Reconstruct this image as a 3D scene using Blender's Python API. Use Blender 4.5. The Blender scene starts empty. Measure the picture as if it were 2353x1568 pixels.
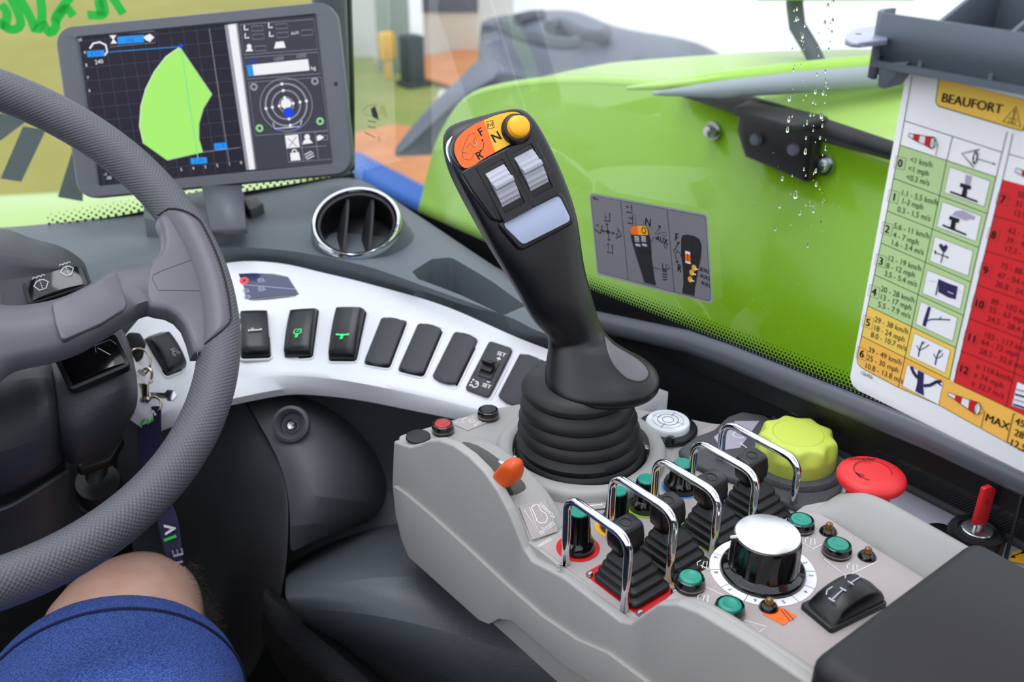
import bpy, bmesh, math, random
from mathutils import Vector, Matrix
random.seed(7)
sc = bpy.context.scene
COL = sc.collection
V = Vector

# ---------------------------------------------------------------- camera
F = 2300.0; PITCH = math.radians(27); YAW = math.radians(38.4); CZ = 1.12
FW = V((math.sin(YAW)*math.cos(PITCH), math.cos(YAW)*math.cos(PITCH), -math.sin(PITCH)))
RT = V((math.cos(YAW), -math.sin(YAW), 0)); UP = RT.cross(FW)
CAM = V((0, 0, CZ))
cd = bpy.data.cameras.new('camera'); cam = bpy.data.objects.new('camera', cd); COL.objects.link(cam)
cd.sensor_width = 36; cd.lens = F/2353*36; cd.clip_start = .02; cd.clip_end = 200
cam.matrix_world = Matrix((( RT.x, UP.x, -FW.x, CAM.x), (RT.y, UP.y, -FW.y, CAM.y), (RT.z, UP.z, -FW.z, CAM.z), (0,0,0,1)))
cd.dof.use_dof = True; cd.dof.focus_distance = .62; cd.dof.aperture_fstop = 9.0
sc.camera = cam

# ---------------------------------------------------------------- light
sc.view_settings.view_transform = 'Standard'; sc.view_settings.look = 'None'
sc.view_settings.exposure = 0.0; sc.view_settings.gamma = 1.0; sc.view_settings.use_curve_mapping = False
w = bpy.data.worlds.new('overcast_sky'); sc.world = w; w.use_nodes = True
nt = w.node_tree; nt.nodes.clear()
o_ = nt.nodes.new('ShaderNodeOutputWorld'); b_ = nt.nodes.new('ShaderNodeBackground')
tc = nt.nodes.new('ShaderNodeTexCoord'); sx = nt.nodes.new('ShaderNodeSeparateXYZ'); cr = nt.nodes.new('ShaderNodeValToRGB')
nt.links.new(tc.outputs['Generated'], sx.inputs[0]); nt.links.new(sx.outputs['Z'], cr.inputs[0])
cr.color_ramp.elements[0].position = 0.0; cr.color_ramp.elements[0].color = (.93, .96, 1.02, 1)
cr.color_ramp.elements[1].position = .9; cr.color_ramp.elements[1].color = (.84, .89, 1.0, 1)
nt.links.new(cr.outputs[0], b_.inputs[0]); b_.inputs[1].default_value = 1.5
nt.links.new(b_.outputs[0], o_.inputs[0])
def area(name, loc, target, sx_, sy_, power, col=(1, 1, 1)):
    l = bpy.data.lights.new(name, 'AREA'); l.shape = 'RECTANGLE'; l.size = sx_; l.size_y = sy_; l.energy = power; l.color = col
    o = bpy.data.objects.new(name, l); COL.objects.link(o); o.location = loc
    o.rotation_euler = (V(target)-V(loc)).to_track_quat('-Z', 'Y').to_euler(); return o
area('roof_window_daylight', (.25, .55, 2.3), (.3, .5, .7), 1.0, .9, 11, (.95, .98, 1))
area('door_daylight', (-1.5, .3, 1.7), (.3, .6, .8), 1.2, 1.0, 4, (.93, .97, 1))

# ---------------------------------------------------------------- pixels of the photograph to points
def ray(x, y): return FW + RT*((x-1176.5)/F) - UP*((y-784)/F)
def PZ(x, y, z): r = ray(x, y); return CAM + r*((z-CZ)/r.z)
def PX(x, y, X): r = ray(x, y); return CAM + r*(X/r.x)
def PY(x, y, Y): r = ray(x, y); return CAM + r*(Y/r.y)
def PD(x, y, d): return CAM + ray(x, y)*d
def PP(x, y, o, n):
    r = ray(x, y); return CAM + r*((o-CAM).dot(n)/r.dot(n))

# ---------------------------------------------------------------- materials
def lin(c):
    c = c/255.0
    return c/12.92 if c <= .04045 else ((c+.055)/1.055)**2.4
def rgb(r, g, b): return (lin(r), lin(g), lin(b), 1)
MATS = {}
def mat(name, col, rough=.5, metal=0., bump=None, emit=0., noise=None, coat=0., spec=None, alpha=None, trans=0.):
    """col: sRGB 0-255. bump: (kind, scale, strength). noise: (scale, sRGB second colour, amount)"""
    m = bpy.data.materials.new(name); m.use_nodes = True; n = m.node_tree; p = n.nodes['Principled BSDF']
    c = rgb(*col); p.inputs['Base Color'].default_value = c
    p.inputs['Roughness'].default_value = rough; p.inputs['Metallic'].default_value = metal
    if coat: p.inputs['Coat Weight'].default_value = coat; p.inputs['Coat Roughness'].default_value = .08
    if spec is not None: p.inputs['Specular IOR Level'].default_value = spec
    if trans: p.inputs['Transmission Weight'].default_value = trans
    if emit: p.inputs['Emission Color'].default_value = c; p.inputs['Emission Strength'].default_value = emit
    tcn = n.nodes.new('ShaderNodeTexCoord')
    if noise:
        t = n.nodes.new('ShaderNodeTexNoise'); t.inputs['Scale'].default_value = noise[0]; t.inputs['Detail'].default_value = 5
        r = n.nodes.new('ShaderNodeValToRGB'); r.color_ramp.elements[0].position = .5-noise[2]; r.color_ramp.elements[1].position = .5+noise[2]
        r.color_ramp.elements[0].color = c; r.color_ramp.elements[1].color = rgb(*noise[1])
        n.links.new(tcn.outputs['Object'], t.inputs['Vector']); n.links.new(t.outputs['Fac'], r.inputs[0]); n.links.new(r.outputs[0], p.inputs['Base Color'])
        if emit: n.links.new(r.outputs[0], p.inputs['Emission Color'])
    if bump:
        kind, scale, st = bump
        if kind == 'noise':
            t = n.nodes.new('ShaderNodeTexNoise'); t.inputs['Scale'].default_value = scale; t.inputs['Detail'].default_value = 3; out = t.outputs['Fac']
        elif kind == 'voronoi':
            t = n.nodes.new('ShaderNodeTexVoronoi'); t.inputs['Scale'].default_value = scale; out = t.outputs['Distance']
        else:
            t = n.nodes.new('ShaderNodeTexWave'); t.inputs['Scale'].default_value = scale; out = t.outputs['Fac']
            t.bands_direction = 'DIAGONAL'
        n.links.new(tcn.outputs['UV' if kind == 'uv' else 'Object'], t.inputs['Vector'])
        bn = n.nodes.new('ShaderNodeBump'); bn.inputs['Strength'].default_value = st; bn.inputs['Distance'].default_value = .001
        n.links.new(out, bn.inputs['Height']); n.links.new(bn.outputs[0], p.inputs['Normal'])
    MATS[name] = m; return m

# ---------------------------------------------------------------- things
ROOT = {}
def tag(o, label=None, cat=None, group=None, kind=None):
    if label: o['label'] = label
    if cat: o['category'] = cat
    if group: o['group'] = group
    if kind: o['kind'] = kind
    return o
def frame(o, u, v=None, n=None):
    """matrix with columns u, v, n at o (orthonormalised; pass u and v, or u and n)"""
    u = V(u).normalized()
    if v is not None: n = u.cross(V(v)).normalized(); v = n.cross(u)
    else: v = V(n).cross(u).normalized(); n = u.cross(v)
    return Matrix(((u.x, v.x, n.x, o[0]), (u.y, v.y, n.y, o[1]), (u.z, v.z, n.z, o[2]), (0, 0, 0, 1)))
def nframe(o, n, hint=(1, 0, 0)):
    n = V(n).normalized(); h = V(hint); u = (h-n*h.dot(n))
    return frame(o, u.normalized(), n=n)
def T(x=0, y=0, z=0): return Matrix.Translation((x, y, z))
def RX(a): return Matrix.Rotation(math.radians(a), 4, 'X')
def RY(a): return Matrix.Rotation(math.radians(a), 4, 'Y')
def RZ(a): return Matrix.Rotation(math.radians(a), 4, 'Z')
def thing(name, label, cat, M=None, group=None):
    if M is None: M = Matrix()
    elif not isinstance(M, Matrix): M = Matrix.Translation(V(M))
    o = bpy.data.objects.new(name, None); o.empty_display_size = .01; COL.objects.link(o)
    o.matrix_world = M; ROOT[o.name] = M.copy()
    return tag(o, label, cat, group)
def kids(o): return [c for c in COL.objects if c.parent == o]
def dup(o, M, label=None, par=None):
    c = o.copy(); COL.objects.link(c)
    if par is None: c.matrix_world = M; ROOT[c.name] = M.copy()
    else: c.parent = par; ROOT[c.name] = ROOT.get(par.name)
    if label: c['label'] = label
    for k in kids(o): dup(k, None, None, c)
    return c

class MB:
    """collects geometry; build() links it as one mesh object"""
    def __init__(s): s.v = []; s.f = []; s.m = []; s.sm = []; s.mi = 0; s.smooth = True
    def add(s, vs, fs, M=None, smooth=None):
        k = len(s.v); s.v += [(M @ V(p)) if M else V(p) for p in vs]
        for f in fs:
            s.f.append([i+k for i in f]); s.m.append(s.mi); s.sm.append(s.smooth if smooth is None else smooth)
        return s
    def box(s, x0, x1, y0, y1, z0, z1, M=None):
        vs = [(x, y, z) for x in (x0, x1) for y in (y0, y1) for z in (z0, z1)]
        return s.add(vs, [(0,1,3,2), (4,6,7,5), (0,4,5,1), (2,3,7,6), (0,2,6,4), (1,5,7,3)], M, False)
    def bm(s, b, M=None, smooth=True):
        b.verts.index_update(); s.add([v.co.copy() for v in b.verts], [[v.index for v in f.verts] for f in b.faces], M, smooth); b.free(); return s
    def rbox(s, x0, x1, y0, y1, z0, z1, r, M=None, seg=3):
        b = bmesh.new(); bmesh.ops.create_cube(b, size=1)
        for v in b.verts: v.co = V(((x0+x1)/2+v.co.x*(x1-x0), (y0+y1)/2+v.co.y*(y1-y0), (z0+z1)/2+v.co.z*(z1-z0)))
        bmesh.ops.bevel(b, geom=b.edges[:]+b.verts[:], offset=min(r, .49*min(x1-x0, y1-y0, z1-z0)), segments=seg, profile=.5, affect='EDGES')
        return s.bm(b, M)
    def lathe(s, prof, M=None, n=32, a0=0, a1=360, mod=None):
        """prof: list of (r, z). mod(angle, r, z) -> r"""
        full = abs(a1-a0-360) < 1e-6; k = n if full else n+1; vs = []; fs = []
        for i in range(k):
            a = math.radians(a0+(a1-a0)*i/n); c, q = math.cos(a), math.sin(a)
            for r, z in prof:
                rr = mod(a, r, z) if mod else r
                vs.append((rr*c, rr*q, z))
        L = len(prof)
        for i in range(n):
            j = (i+1) % k
            for t in range(L-1):
                a, b, c_, d = i*L+t, j*L+t, j*L+t+1, i*L+t+1
                if prof[t][0] == 0: fs.append((a, c_, d))
                elif prof[t+1][0] == 0: fs.append((a, b, c_))
                else: fs.append((a, b, c_, d))
        return s.add(vs, fs, M)
    def tube(s, pts, r, M=None, n=10, closed=False, caps=True, flat=None):
        """sweep a circle (or ellipse flat=(rx, ry, upvector)) along points"""
        P = [V(p) for p in pts]; L = len(P); vs = []; fs = []; prev = None
        for i, p in enumerate(P):
            if closed: t = (P[(i+1) % L]-P[i-1]).normalized()
            else: t = (P[min(i+1, L-1)]-P[max(i-1, 0)]).normalized()
            if flat: u = V(flat[2]); u = (u-t*u.dot(t)).normalized()
            elif prev is None: u = t.orthogonal().normalized()
            else: u = (prev-t*prev.dot(t)).normalized()
            prev = u; w_ = t.cross(u); R = r[i] if isinstance(r, (list, tuple)) else r
            for k in range(n):
                a = 2*math.pi*k/n
                if flat: vs.append(p+w_*(flat[0]*math.cos(a))+u*(flat[1]*math.sin(a)))
                else: vs.append(p+u*(R*math.cos(a))+w_*(R*math.sin(a)))
        for i in range(L if closed else L-1):
            j = (i+1) % L
            for k in range(n): fs.append((i*n+k, i*n+(k+1) % n, j*n+(k+1) % n, j*n+k))
        if caps and not closed: fs += [tuple(range(n))[::-1], tuple((L-1)*n+k for k in range(n))]
        return s.add(vs, fs, M)
    def grid(s, rows, M=None, closed=False, capu=False):
        """rows: equal-length lists of points"""
        n = len(rows[0]); vs = [p for r in rows for p in r]; fs = []
        for i in range(len(rows)-1):
            for k in range(n if closed else n-1):
                j = (k+1) % n; fs.append((i*n+k, i*n+j, (i+1)*n+j, (i+1)*n+k))
        if capu: fs += [tuple(range(n))[::-1], tuple((len(rows)-1)*n+k for k in range(n))]
        return s.add(vs, fs, M)
    def prism(s, poly, z0, z1, M=None, bev=0, seg=2, smooth=False):
        """2-D polygon extruded along local z, edges bevelled"""
        b = bmesh.new(); lo = [b.verts.new((x, y, z0)) for x, y in poly]; hi = [b.verts.new((x, y, z1)) for x, y in poly]; n = len(poly)
        b.faces.new(lo[::-1]); b.faces.new(hi)
        for i in range(n): b.faces.new((lo[i], lo[(i+1) % n], hi[(i+1) % n], hi[i]))
        bmesh.ops.recalc_face_normals(b, faces=b.faces[:])
        if bev:
            es = [e for e in b.edges if abs(e.verts[0].co.z-e.verts[1].co.z) < 1e-9]
            bmesh.ops.bevel(b, geom=es, offset=bev, segments=seg, profile=.5, affect='EDGES', clamp_overlap=True)
        bmesh.ops.triangulate(b, faces=[f for f in b.faces if len(f.verts) > 4])
        return s.bm(b, M, smooth)
    def build(s, name, mats, parent=None, world=False, sub=0, solid=0, bevel=0, auto=35, kind=None, label=None):
        me = bpy.data.meshes.new(name)
        vs = s.v
        if parent is not None and world:
            I = ROOT[parent.name].inverted(); vs = [I @ p for p in vs]
        me.from_pydata([tuple(p) for p in vs], [], s.f)
        for m in (mats if isinstance(mats, (list, tuple)) else [mats]): me.materials.append(MATS[m] if isinstance(m, str) else m)
        me.polygons.foreach_set('material_index', s.m); me.polygons.foreach_set('use_smooth', s.sm); me.update()
        b = bmesh.new(); b.from_mesh(me); bmesh.ops.remove_doubles(b, verts=b.verts, dist=1e-6)
        bmesh.ops.recalc_face_normals(b, faces=b.faces[:]); b.to_mesh(me); b.free()
        if auto:
            try: me.set_sharp_from_angle(angle=math.radians(auto))
            except Exception: pass
        o = bpy.data.objects.new(name, me); COL.objects.link(o)
        if parent is not None: o.parent = parent; ROOT[o.name] = ROOT[parent.name]
        if bevel: k = o.modifiers.new('bevel', 'BEVEL'); k.width = bevel; k.segments = 3; k.limit_method = 'ANGLE'; k.angle_limit = math.radians(40)
        if solid: k = o.modifiers.new('solid', 'SOLIDIFY'); k.thickness = solid; k.offset = -1
        if sub: k = o.modifiers.new('sub', 'SUBSURF'); k.levels = sub; k.render_levels = sub
        if kind: o['kind'] = kind
        if label: o['label'] = label
        return o

def spline(pts, n=40, closed=False):
    """Catmull-Rom through points (any dimension vectors), resampled by arc length"""
    P = [V(p) for p in pts]; L = len(P); out = []
    segs = L if closed else L-1
    for i in range(segs):
        p0 = P[(i-1) % L] if (closed or i > 0) else P[0]*2-P[1]
        p1, p2 = P[i], P[(i+1) % L]
        p3 = P[(i+2) % L] if (closed or i < L-2) else P[-1]*2-P[-2]
        for k in range(12):
            t = k/12; out.append(.5*((2*p1)+(p2-p0)*t+(2*p0-5*p1+4*p2-p3)*t*t+(3*p1-p0-3*p2+p3)*t**3))
    out.append(P[0] if closed else P[-1])
    d = [0]
    for i in range(1, len(out)): d.append(d[-1]+(out[i]-out[i-1]).length)
    res = []; j = 0; N = n if closed else n-1
    for k in range(n):
        s = d[-1]*k/N
        while j < len(d)-2 and d[j+1] < s: j += 1
        q = (s-d[j])/max(d[j+1]-d[j], 1e-12); res.append(out[j].lerp(out[j+1], q))
    return res
def rpoly(x0, x1, y0, y1, r, n=5):
    out = []
    for cx, cy, a in ((x1-r, y1-r, 0), (x0+r, y1-r, 90), (x0+r, y0+r, 180), (x1-r, y0+r, 270)):
        for k in range(n+1): t = math.radians(a+90*k/n); out.append((cx+r*math.cos(t), cy+r*math.sin(t)))
    return out
def roundc(poly, r, n=5):
    """round the corners of a 2-D polygon; r number or list"""
    out = []
    if not isinstance(r, (list, tuple)): poly = [p for i, p in enumerate(poly) if abs(p[0]-poly[i-1][0])+abs(p[1]-poly[i-1][1]) > 1e-6]
    L = len(poly)
    for i in range(L):
        p = V(poly[i]).to_2d() if len(poly[i]) > 2 else V((poly[i][0], poly[i][1])); a = V(poly[i-1][:2]); b = V(poly[(i+1) % L][:2])
        R = r[i] if isinstance(r, (list, tuple)) else r
        if R <= 0: out.append((p.x, p.y)); continue
        da, db = (a-p), (b-p); la, lb = da.length, db.length
        if la < 1e-6 or lb < 1e-6: out.append((p.x, p.y)); continue
        da /= la; db /= lb
        ang = max(.02, math.acos(max(-1, min(1, da.dot(db))))); t = min(R/math.tan(ang/2), .45*la, .45*lb)
        p0, p1 = p+da*t, p+db*t
        for k in range(n+1):
            s = k/n; q = p0*((1-s)**2)+p*(2*s*(1-s))+p1*(s*s); out.append((q.x, q.y))
    return out

TXT = {}
def text_mesh(s):
    if s not in TXT:
        c = bpy.data.curves.new('t', 'FONT'); c.body = s; c.size = 1; c.resolution_u = 3; o = bpy.data.objects.new('t', c); COL.objects.link(o)
        dg = bpy.context.evaluated_depsgraph_get(); me = bpy.data.meshes.new_from_object(o.evaluated_get(dg))
        TXT[s] = ([v.co.copy() for v in me.vertices], [list(p.vertices) for p in me.polygons])
        bpy.data.objects.remove(o); bpy.data.curves.remove(c); bpy.data.meshes.remove(me)
    return TXT[s]

class Ink:
    """flat print on a surface given by a frame M (u, v, normal) in world space; coordinates through toc(x, y)"""
    def __init__(s, M, eps=.0002, toc=None): s.mb = MB(); s.mb.smooth = False; s.M = M; s.I = M.inverted(); s.eps = eps; s.toc = toc; s.mats = []; s.lift = 1
    def c(s, p):
        if s.toc: return s.toc(p[0], p[1])
        return p
    def px(s, x, y):
        q = s.I @ PP(x, y, s.M.translation, V((s.M[0][2], s.M[1][2], s.M[2][2]))); return (q.x, q.y)
    def mi(s, m):
        if m not in s.mats: s.mats.append(m)
        s.mb.mi = s.mats.index(m)
    def poly(s, pts, m, lay=1):
        s.mi(m); P = [s.c(p) for p in pts]; n = len(P)
        if n > 4:
            from mathutils.geometry import tessellate_polygon
            tr = tessellate_polygon([[V((p[0], p[1], 0)) for p in P]]); s.mb.add([(p[0], p[1], lay*s.eps) for p in P], [tuple(t) for t in tr], s.M)
        else: s.mb.add([(p[0], p[1], lay*s.eps) for p in P], [tuple(range(n))], s.M)
    def rect(s, x0, y0, x1, y1, m, lay=1): s.poly([(x0, y0), (x1, y0), (x1, y1), (x0, y1)], m, lay)
    def rrect(s, x0, y0, x1, y1, r, m, lay=1): s.poly(rpoly(min(x0, x1), max(x0, x1), min(y0, y1), max(y0, y1), r), m, lay)
    def line(s, p, q, w_, m, lay=1):
        a, b = V(s.c(p)), V(s.c(q)); d = b-a
        if d.length < 1e-9: return
        n = V((-d.y, d.x)).normalized()*w_/2; s.mi(m)
        s.mb.add([(*(a+n), lay*s.eps), (*(b+n), lay*s.eps), (*(b-n), lay*s.eps), (*(a-n), lay*s.eps)], [(0, 3, 2, 1)], s.M)
    def path(s, pts, w_, m, lay=1, closed=False):
        P = [V(s.c(p)) for p in pts]; L = len(P); s.mi(m); A = []; B = []
        for i in range(L):
            a = P[i-1] if (i or closed) else P[i]; b = P[(i+1) % L] if (i < L-1 or closed) else P[i]
            d = (b-a); d = d.normalized() if d.length else V((1, 0)); n = V((-d.y, d.x))*w_/2
            A.append((*(P[i]+n), lay*s.eps)); B.append((*(P[i]-n), lay*s.eps))
        fs = [(i, L+i, L+(i+1) % L, (i+1) % L) for i in range(L if closed else L-1)]
        s.mb.add(A+B, fs, s.M)
    def disc(s, c, r, m, lay=1, n=24, ry=None):
        cx, cy = s.c(c); s.mi(m)
        s.mb.add([(cx+r*math.cos(6.2832*k/n), cy+(ry or r)*math.sin(6.2832*k/n), lay*s.eps) for k in range(n)], [tuple(range(n))], s.M)
    def ring(s, c, r, w_, m, lay=1, n=32, a0=0, a1=360):
        cx, cy = s.c(c); toc, s.toc = s.toc, None
        full = a1-a0 >= 359.9; k = n if full else n+1
        s.path([(cx+r*math.cos(math.radians(a0+(a1-a0)*i/n)), cy+r*math.sin(math.radians(a0+(a1-a0)*i/n))) for i in range(k)], w_, m, lay, closed=full); s.toc = toc
    def text(s, t, p, size, m, ang=0, lay=1, cx=.5, cy=.5, stretch=1, bold=0, slant=0):
        vs, fs = text_mesh(t); x, y = s.c(p); s.mi(m)
        if not vs: return
        w_ = max(v.x for v in vs); h = .7; ca, sa = math.cos(math.radians(ang)), math.sin(math.radians(ang))
        for dx in ([0] if not bold else [-bold, bold]):
            out = []
            for v in vs:
                a = (v.x-w_*cx)*size*stretch+dx*size+slant*v.y*size; b = (v.y-h*cy)*size; out.append((x+a*ca-b*sa, y+a*sa+b*ca, lay*s.eps))
            s.mb.add(out, fs, s.M)
    def build(s, name, parent, **k):
        return s.mb.build(name, s.mats, parent, world=True, auto=0, **k)
# ---------------------------------------------------------------- material list
mat('dash_grey', (92, 99, 105), .55, bump=('noise', 900, .25))
mat('dash_dark', (62, 65, 70), .55, bump=('noise', 1100, .3))
mat('cover_dark', (66, 69, 73), .5, bump=('noise', 900, .3))
mat('plinth_dark', (70, 75, 80), .42, bump=('noise', 700, .25))
mat('trim_white', (222, 223, 228), .38, bump=('noise', 1500, .06))
mat('bevel_grey', (190, 190, 200), .45)
mat('console_grey', (163, 161, 158), .5, bump=('noise', 2200, .10))
mat('console_wall', (148, 146, 143), .5, bump=('noise', 1400, .25))
mat('panel_mauve', (176, 165, 163), .45, noise=(300, (170, 160, 158), .3))
mat('black_plastic', (14, 14, 16), .38, bump=('noise', 1500, .12))
mat('black_gloss', (8, 8, 10), .12, coat=.5)
mat('black_rubber', (17, 17, 20), .5)
mat('black_satin', (15, 15, 19), .3, bump=('noise', 3200, .12))
mat('soft_black', (28, 28, 31), .6)
mat('blank_cover', (47, 48, 54), .55, bump=('noise', 1200, .15))
mat('wheel_grip', (86, 87, 92), .45, bump=('voronoi', 560, .8))
mat('wheel_smooth', (90, 88, 96), .42)
mat('column_grey', (58, 60, 66), .5, bump=('noise', 1300, .5))
mat('column_dark', (50, 52, 57), .5, bump=('noise', 1300, .3))
mat('monitor_grey', (84, 87, 95), .45)
mat('vinyl', (42, 42, 47), .5, bump=('wave', 300, 1.0))
mat('seal_grey', (82, 85, 94), .32, bump=('noise', 60, .05))
mat('chrome', (225, 227, 232), .06, 1)
mat('chrome_soft', (215, 216, 220), .22, 1)
mat('screw_metal', (190, 192, 196), .25, 1)
mat('nickel', (170, 160, 145), .2, 1)
mat('brushed', (235, 235, 238), .3, 1)
mat('orange_lever', (212, 82, 22), .4)
mat('teal', (28, 140, 120), .35)
mat('red_button', (178, 48, 50), .4)
mat('red_mushroom', (222, 40, 44), .42)
mat('red_key', (205, 30, 36), .4)
mat('lime', (196, 210, 84), .45)
mat('amber', (110, 76, 12), .15, coat=.6)
mat('p_orange', (250, 110, 34), .45)
mat('p_yellow', (246, 190, 48), .45)
mat('btn_yellow', (250, 178, 20), .35)
mat('grey_roller', (172, 172, 184), .45)
mat('plate_blue', (168, 178, 205), .4)
mat('ink_black', (18, 18, 22), .6)
mat('ink_soft', (70, 66, 70), .6)
mat('ink_white', (238, 238, 240), .6)
mat('ink_grey', (186, 180, 200), .6)
mat('card_white', (248, 248, 250), .5)
mat('c_green', (190, 220, 154), .5)
mat('c_yellow', (250, 210, 96), .5)
mat('c_amber', (253, 192, 86), .5)
mat('c_red', (222, 38, 44), .5)
mat('c_title', (253, 206, 78), .5)
mat('ink_violet', (40, 34, 84), .6)
mat('r_red', (206, 22, 30), .5)
mat('r_yellow', (244, 176, 30), .5)
mat('r_green', (126, 176, 40), .5)
mat('r_blue', (70, 140, 215), .5)
mat('sticker', (124, 122, 128), .5)
mat('sticker_edge', (150, 152, 160), .5)
mat('frit_black', (6, 6, 8), .4)
mat('bosch', (60, 64, 70), .5, bump=('noise', 500, .1))
mat('tray_grey', (84, 92, 102), .5, bump=('noise', 800, .15))
mat('armrest', (25, 26, 32), .55, bump=('noise', 1300, .3))
mat('hood_green', (132, 182, 26), .25, coat=.25)
mat('hood_green2', (158, 204, 70), .3, coat=.5)
mat('pale_green', (168, 202, 104), .4, coat=.3)
mat('grey_body', (112, 118, 132), .5)
mat('strip_grey', (150, 160, 164), .5)
mat('grey_dark', (60, 72, 74), .5)
mat('concrete', (245, 245, 243), .9, noise=(1.5, (232, 232, 230), .3))
mat('grass', (138, 158, 72), .95, noise=(2.2, (168, 166, 100), .25))
mat('orange_ground', (232, 158, 104), .9, noise=(3, (214, 140, 90), .2))
mat('blue_paint', (30, 100, 190), .5)
mat('wall_cream', (222, 224, 220), .8)
mat('wall_beige', (214, 206, 192), .8)
mat('column_green', (150, 168, 160), .7)
mat('slate', (96, 100, 112), .6)
mat('yellow_paint', (240, 190, 60), .5)
mat('olive', (172, 164, 88), .95, noise=(.8, (150, 146, 66), .25))
mat('marker_green', (22, 190, 62), .5)
mat('chevron', (92, 104, 104), .6)
mat('skin', (208, 168, 150), .5, noise=(45, (192, 146, 126), .3), bump=('noise', 400, .15))
mat('hair', (70, 52, 36), .6)
mat('navy', (26, 26, 66), .7)
mat('floor_mat', (22, 23, 26), .7)
def mat_denim():
    m = mat('denim', (22, 42, 108), .85, noise=(900, (70, 100, 176), .12), bump=('noise', 1500, .4)); return m
mat_denim()
mat('denim_dark', (14, 24, 66), .85)
def mat_glass(name, tint, gloss, fres=1.45):
    m = bpy.data.materials.new(name); m.use_nodes = True; n = m.node_tree; n.nodes.clear()
    o = n.nodes.new('ShaderNodeOutputMaterial'); t = n.nodes.new('ShaderNodeBsdfTransparent'); g = n.nodes.new('ShaderNodeBsdfGlossy')
    f = n.nodes.new('ShaderNodeFresnel'); f.inputs['IOR'].default_value = fres; mx = n.nodes.new('ShaderNodeMixShader'); mu = n.nodes.new('ShaderNodeMath'); mu.operation = 'MULTIPLY'
    mu.inputs[1].default_value = gloss; g.inputs['Roughness'].default_value = .02; t.inputs[0].default_value = tint
    n.links.new(f.outputs[0], mu.inputs[0]); n.links.new(mu.outputs[0], mx.inputs[0]); n.links.new(t.outputs[0], mx.inputs[1]); n.links.new(g.outputs[0], mx.inputs[2]); n.links.new(mx.outputs[0], o.inputs[0])
    MATS[name] = m
mat_glass('window_glass', (.985, .995, .985, 1), .12)
mat_glass('clear_cover', (.8, .85, .95, 1), 1.0)
def mat_drop():
    m = bpy.data.materials.new('water'); m.use_nodes = True; p = m.node_tree.nodes['Principled BSDF']
    p.inputs['Transmission Weight'].default_value = 1; p.inputs['Roughness'].default_value = 0; p.inputs['IOR'].default_value = 1.33; MATS['water'] = m
mat_drop()

# ---------------------------------------------------------------- cab shell
WX = .53                                   # inner face of the side window
def struct(o): o['kind'] = 'structure'; return o
g = thing('window_1', None, None, (WX, .2, 1.1)); struct(g)
MB().box(WX, WX+.005, -.75, .965, .755, 1.75).build('pane', 'window_glass', g, world=True)
f = MB(); f.smooth = False
def sill(y):                                # height of the lower glass edge along y
    return .781+.0205*max(0, min(1, (.60-y)/.35))-.004*max(0, (y-.7)/.2)
NY = 330
ys = [-.75+i*(.965+.75)/60 for i in range(61)]
f.add([(WX-.0006, y, sill(y)-.006-.034) for y in ys]+[(WX-.0006, y, sill(y)-.006) for y in ys], [(i, i+1, 62+i, 61+i) for i in range(60)])
step = .0030
for r in range(5):
    rad = [.00150, .00132, .00108, .0008, .00052][r]
    k = 0; y = -.1+(step/2 if r % 2 else 0)
    while y < .95:
        zc_ = sill(y)-.0058+.0010+r*.0026
        f.add([(WX-.0006, y+rad*math.cos(a*1.0472), zc_+rad*math.sin(a*1.0472)) for a in range(6)], [(0, 1, 2, 3, 4, 5)]); y += step
f.build('frit_dots', 'frit_black', g, world=True, auto=0)
# front window
WS = [(-1.0, .98), (-.5, 1.03), (-.1, 1.045), (.18, 1.03), (.31, .99), (.44, .965), (.53, .955)]
wsp = spline([V((x, y, 0)) for x, y in WS], 40)
g = thing('window_2', None, None, (-.2, 1.03, 1.2)); struct(g)
MB().grid([[(p.x, p.y+.10*(z-.77), z) for p in wsp] for z in (.76, 1.1, 1.45, 1.75)]).build('pane', 'window_glass', g, world=True, solid=.004)
f = MB(); f.smooth = False
wd = spline([V((x, y, 0)) for x, y in WS], 420)
base = lambda p: .7765-.014*max(0, min(1, (.36-p.x)/.15))
f.grid([[(p.x, p.y-.006+.1*(z+base(p)-.77), z+base(p)) for p in wsp] for z in (-.02, .006)])
for r in range(5):
    rad = [.0017, .0015, .0012, .0009, .0006][r]
    for i in range(0+r % 2, 420, 2):
        p = wd[i]; q = wd[min(i+1, 419)]
        if p.x < .22: continue
        d = (q-p).normalized() if i < 419 else V((1, 0, 0)); z = base(p)+.0075+r*.0030
        f.add([(p.x+d.x*rad*math.cos(a*1.0472), p.y-.006+.1*(z-.77)+d.y*rad*math.cos(a*1.0472), z+rad*math.sin(a*1.0472)) for a in range(6)], [(0, 1, 2, 3, 4, 5)])
f.build('frit_dots', 'frit_black', g, world=True, auto=0)
# corner pillar
pl = MB(); pc = spline([PD(768, 395, 1.045), PD(765, 200, 1.0), PD(757, 0, .96), PD(740, -500, .85)], 12)
pl.tube(pc, .5, flat=(.017, .014, (.3, .95, 0)), n=16)
struct(pl.build('trim_1', 'monitor_grey'))
pl = MB(); pc = [p+RT*.012+V((.0, .012, 0)) for p in pc]
pl.tube(pc, .5, flat=(.016, .012, (.3, .95, 0)), n=16)
struct(pl.build('trim_2', 'frit_black'))
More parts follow.
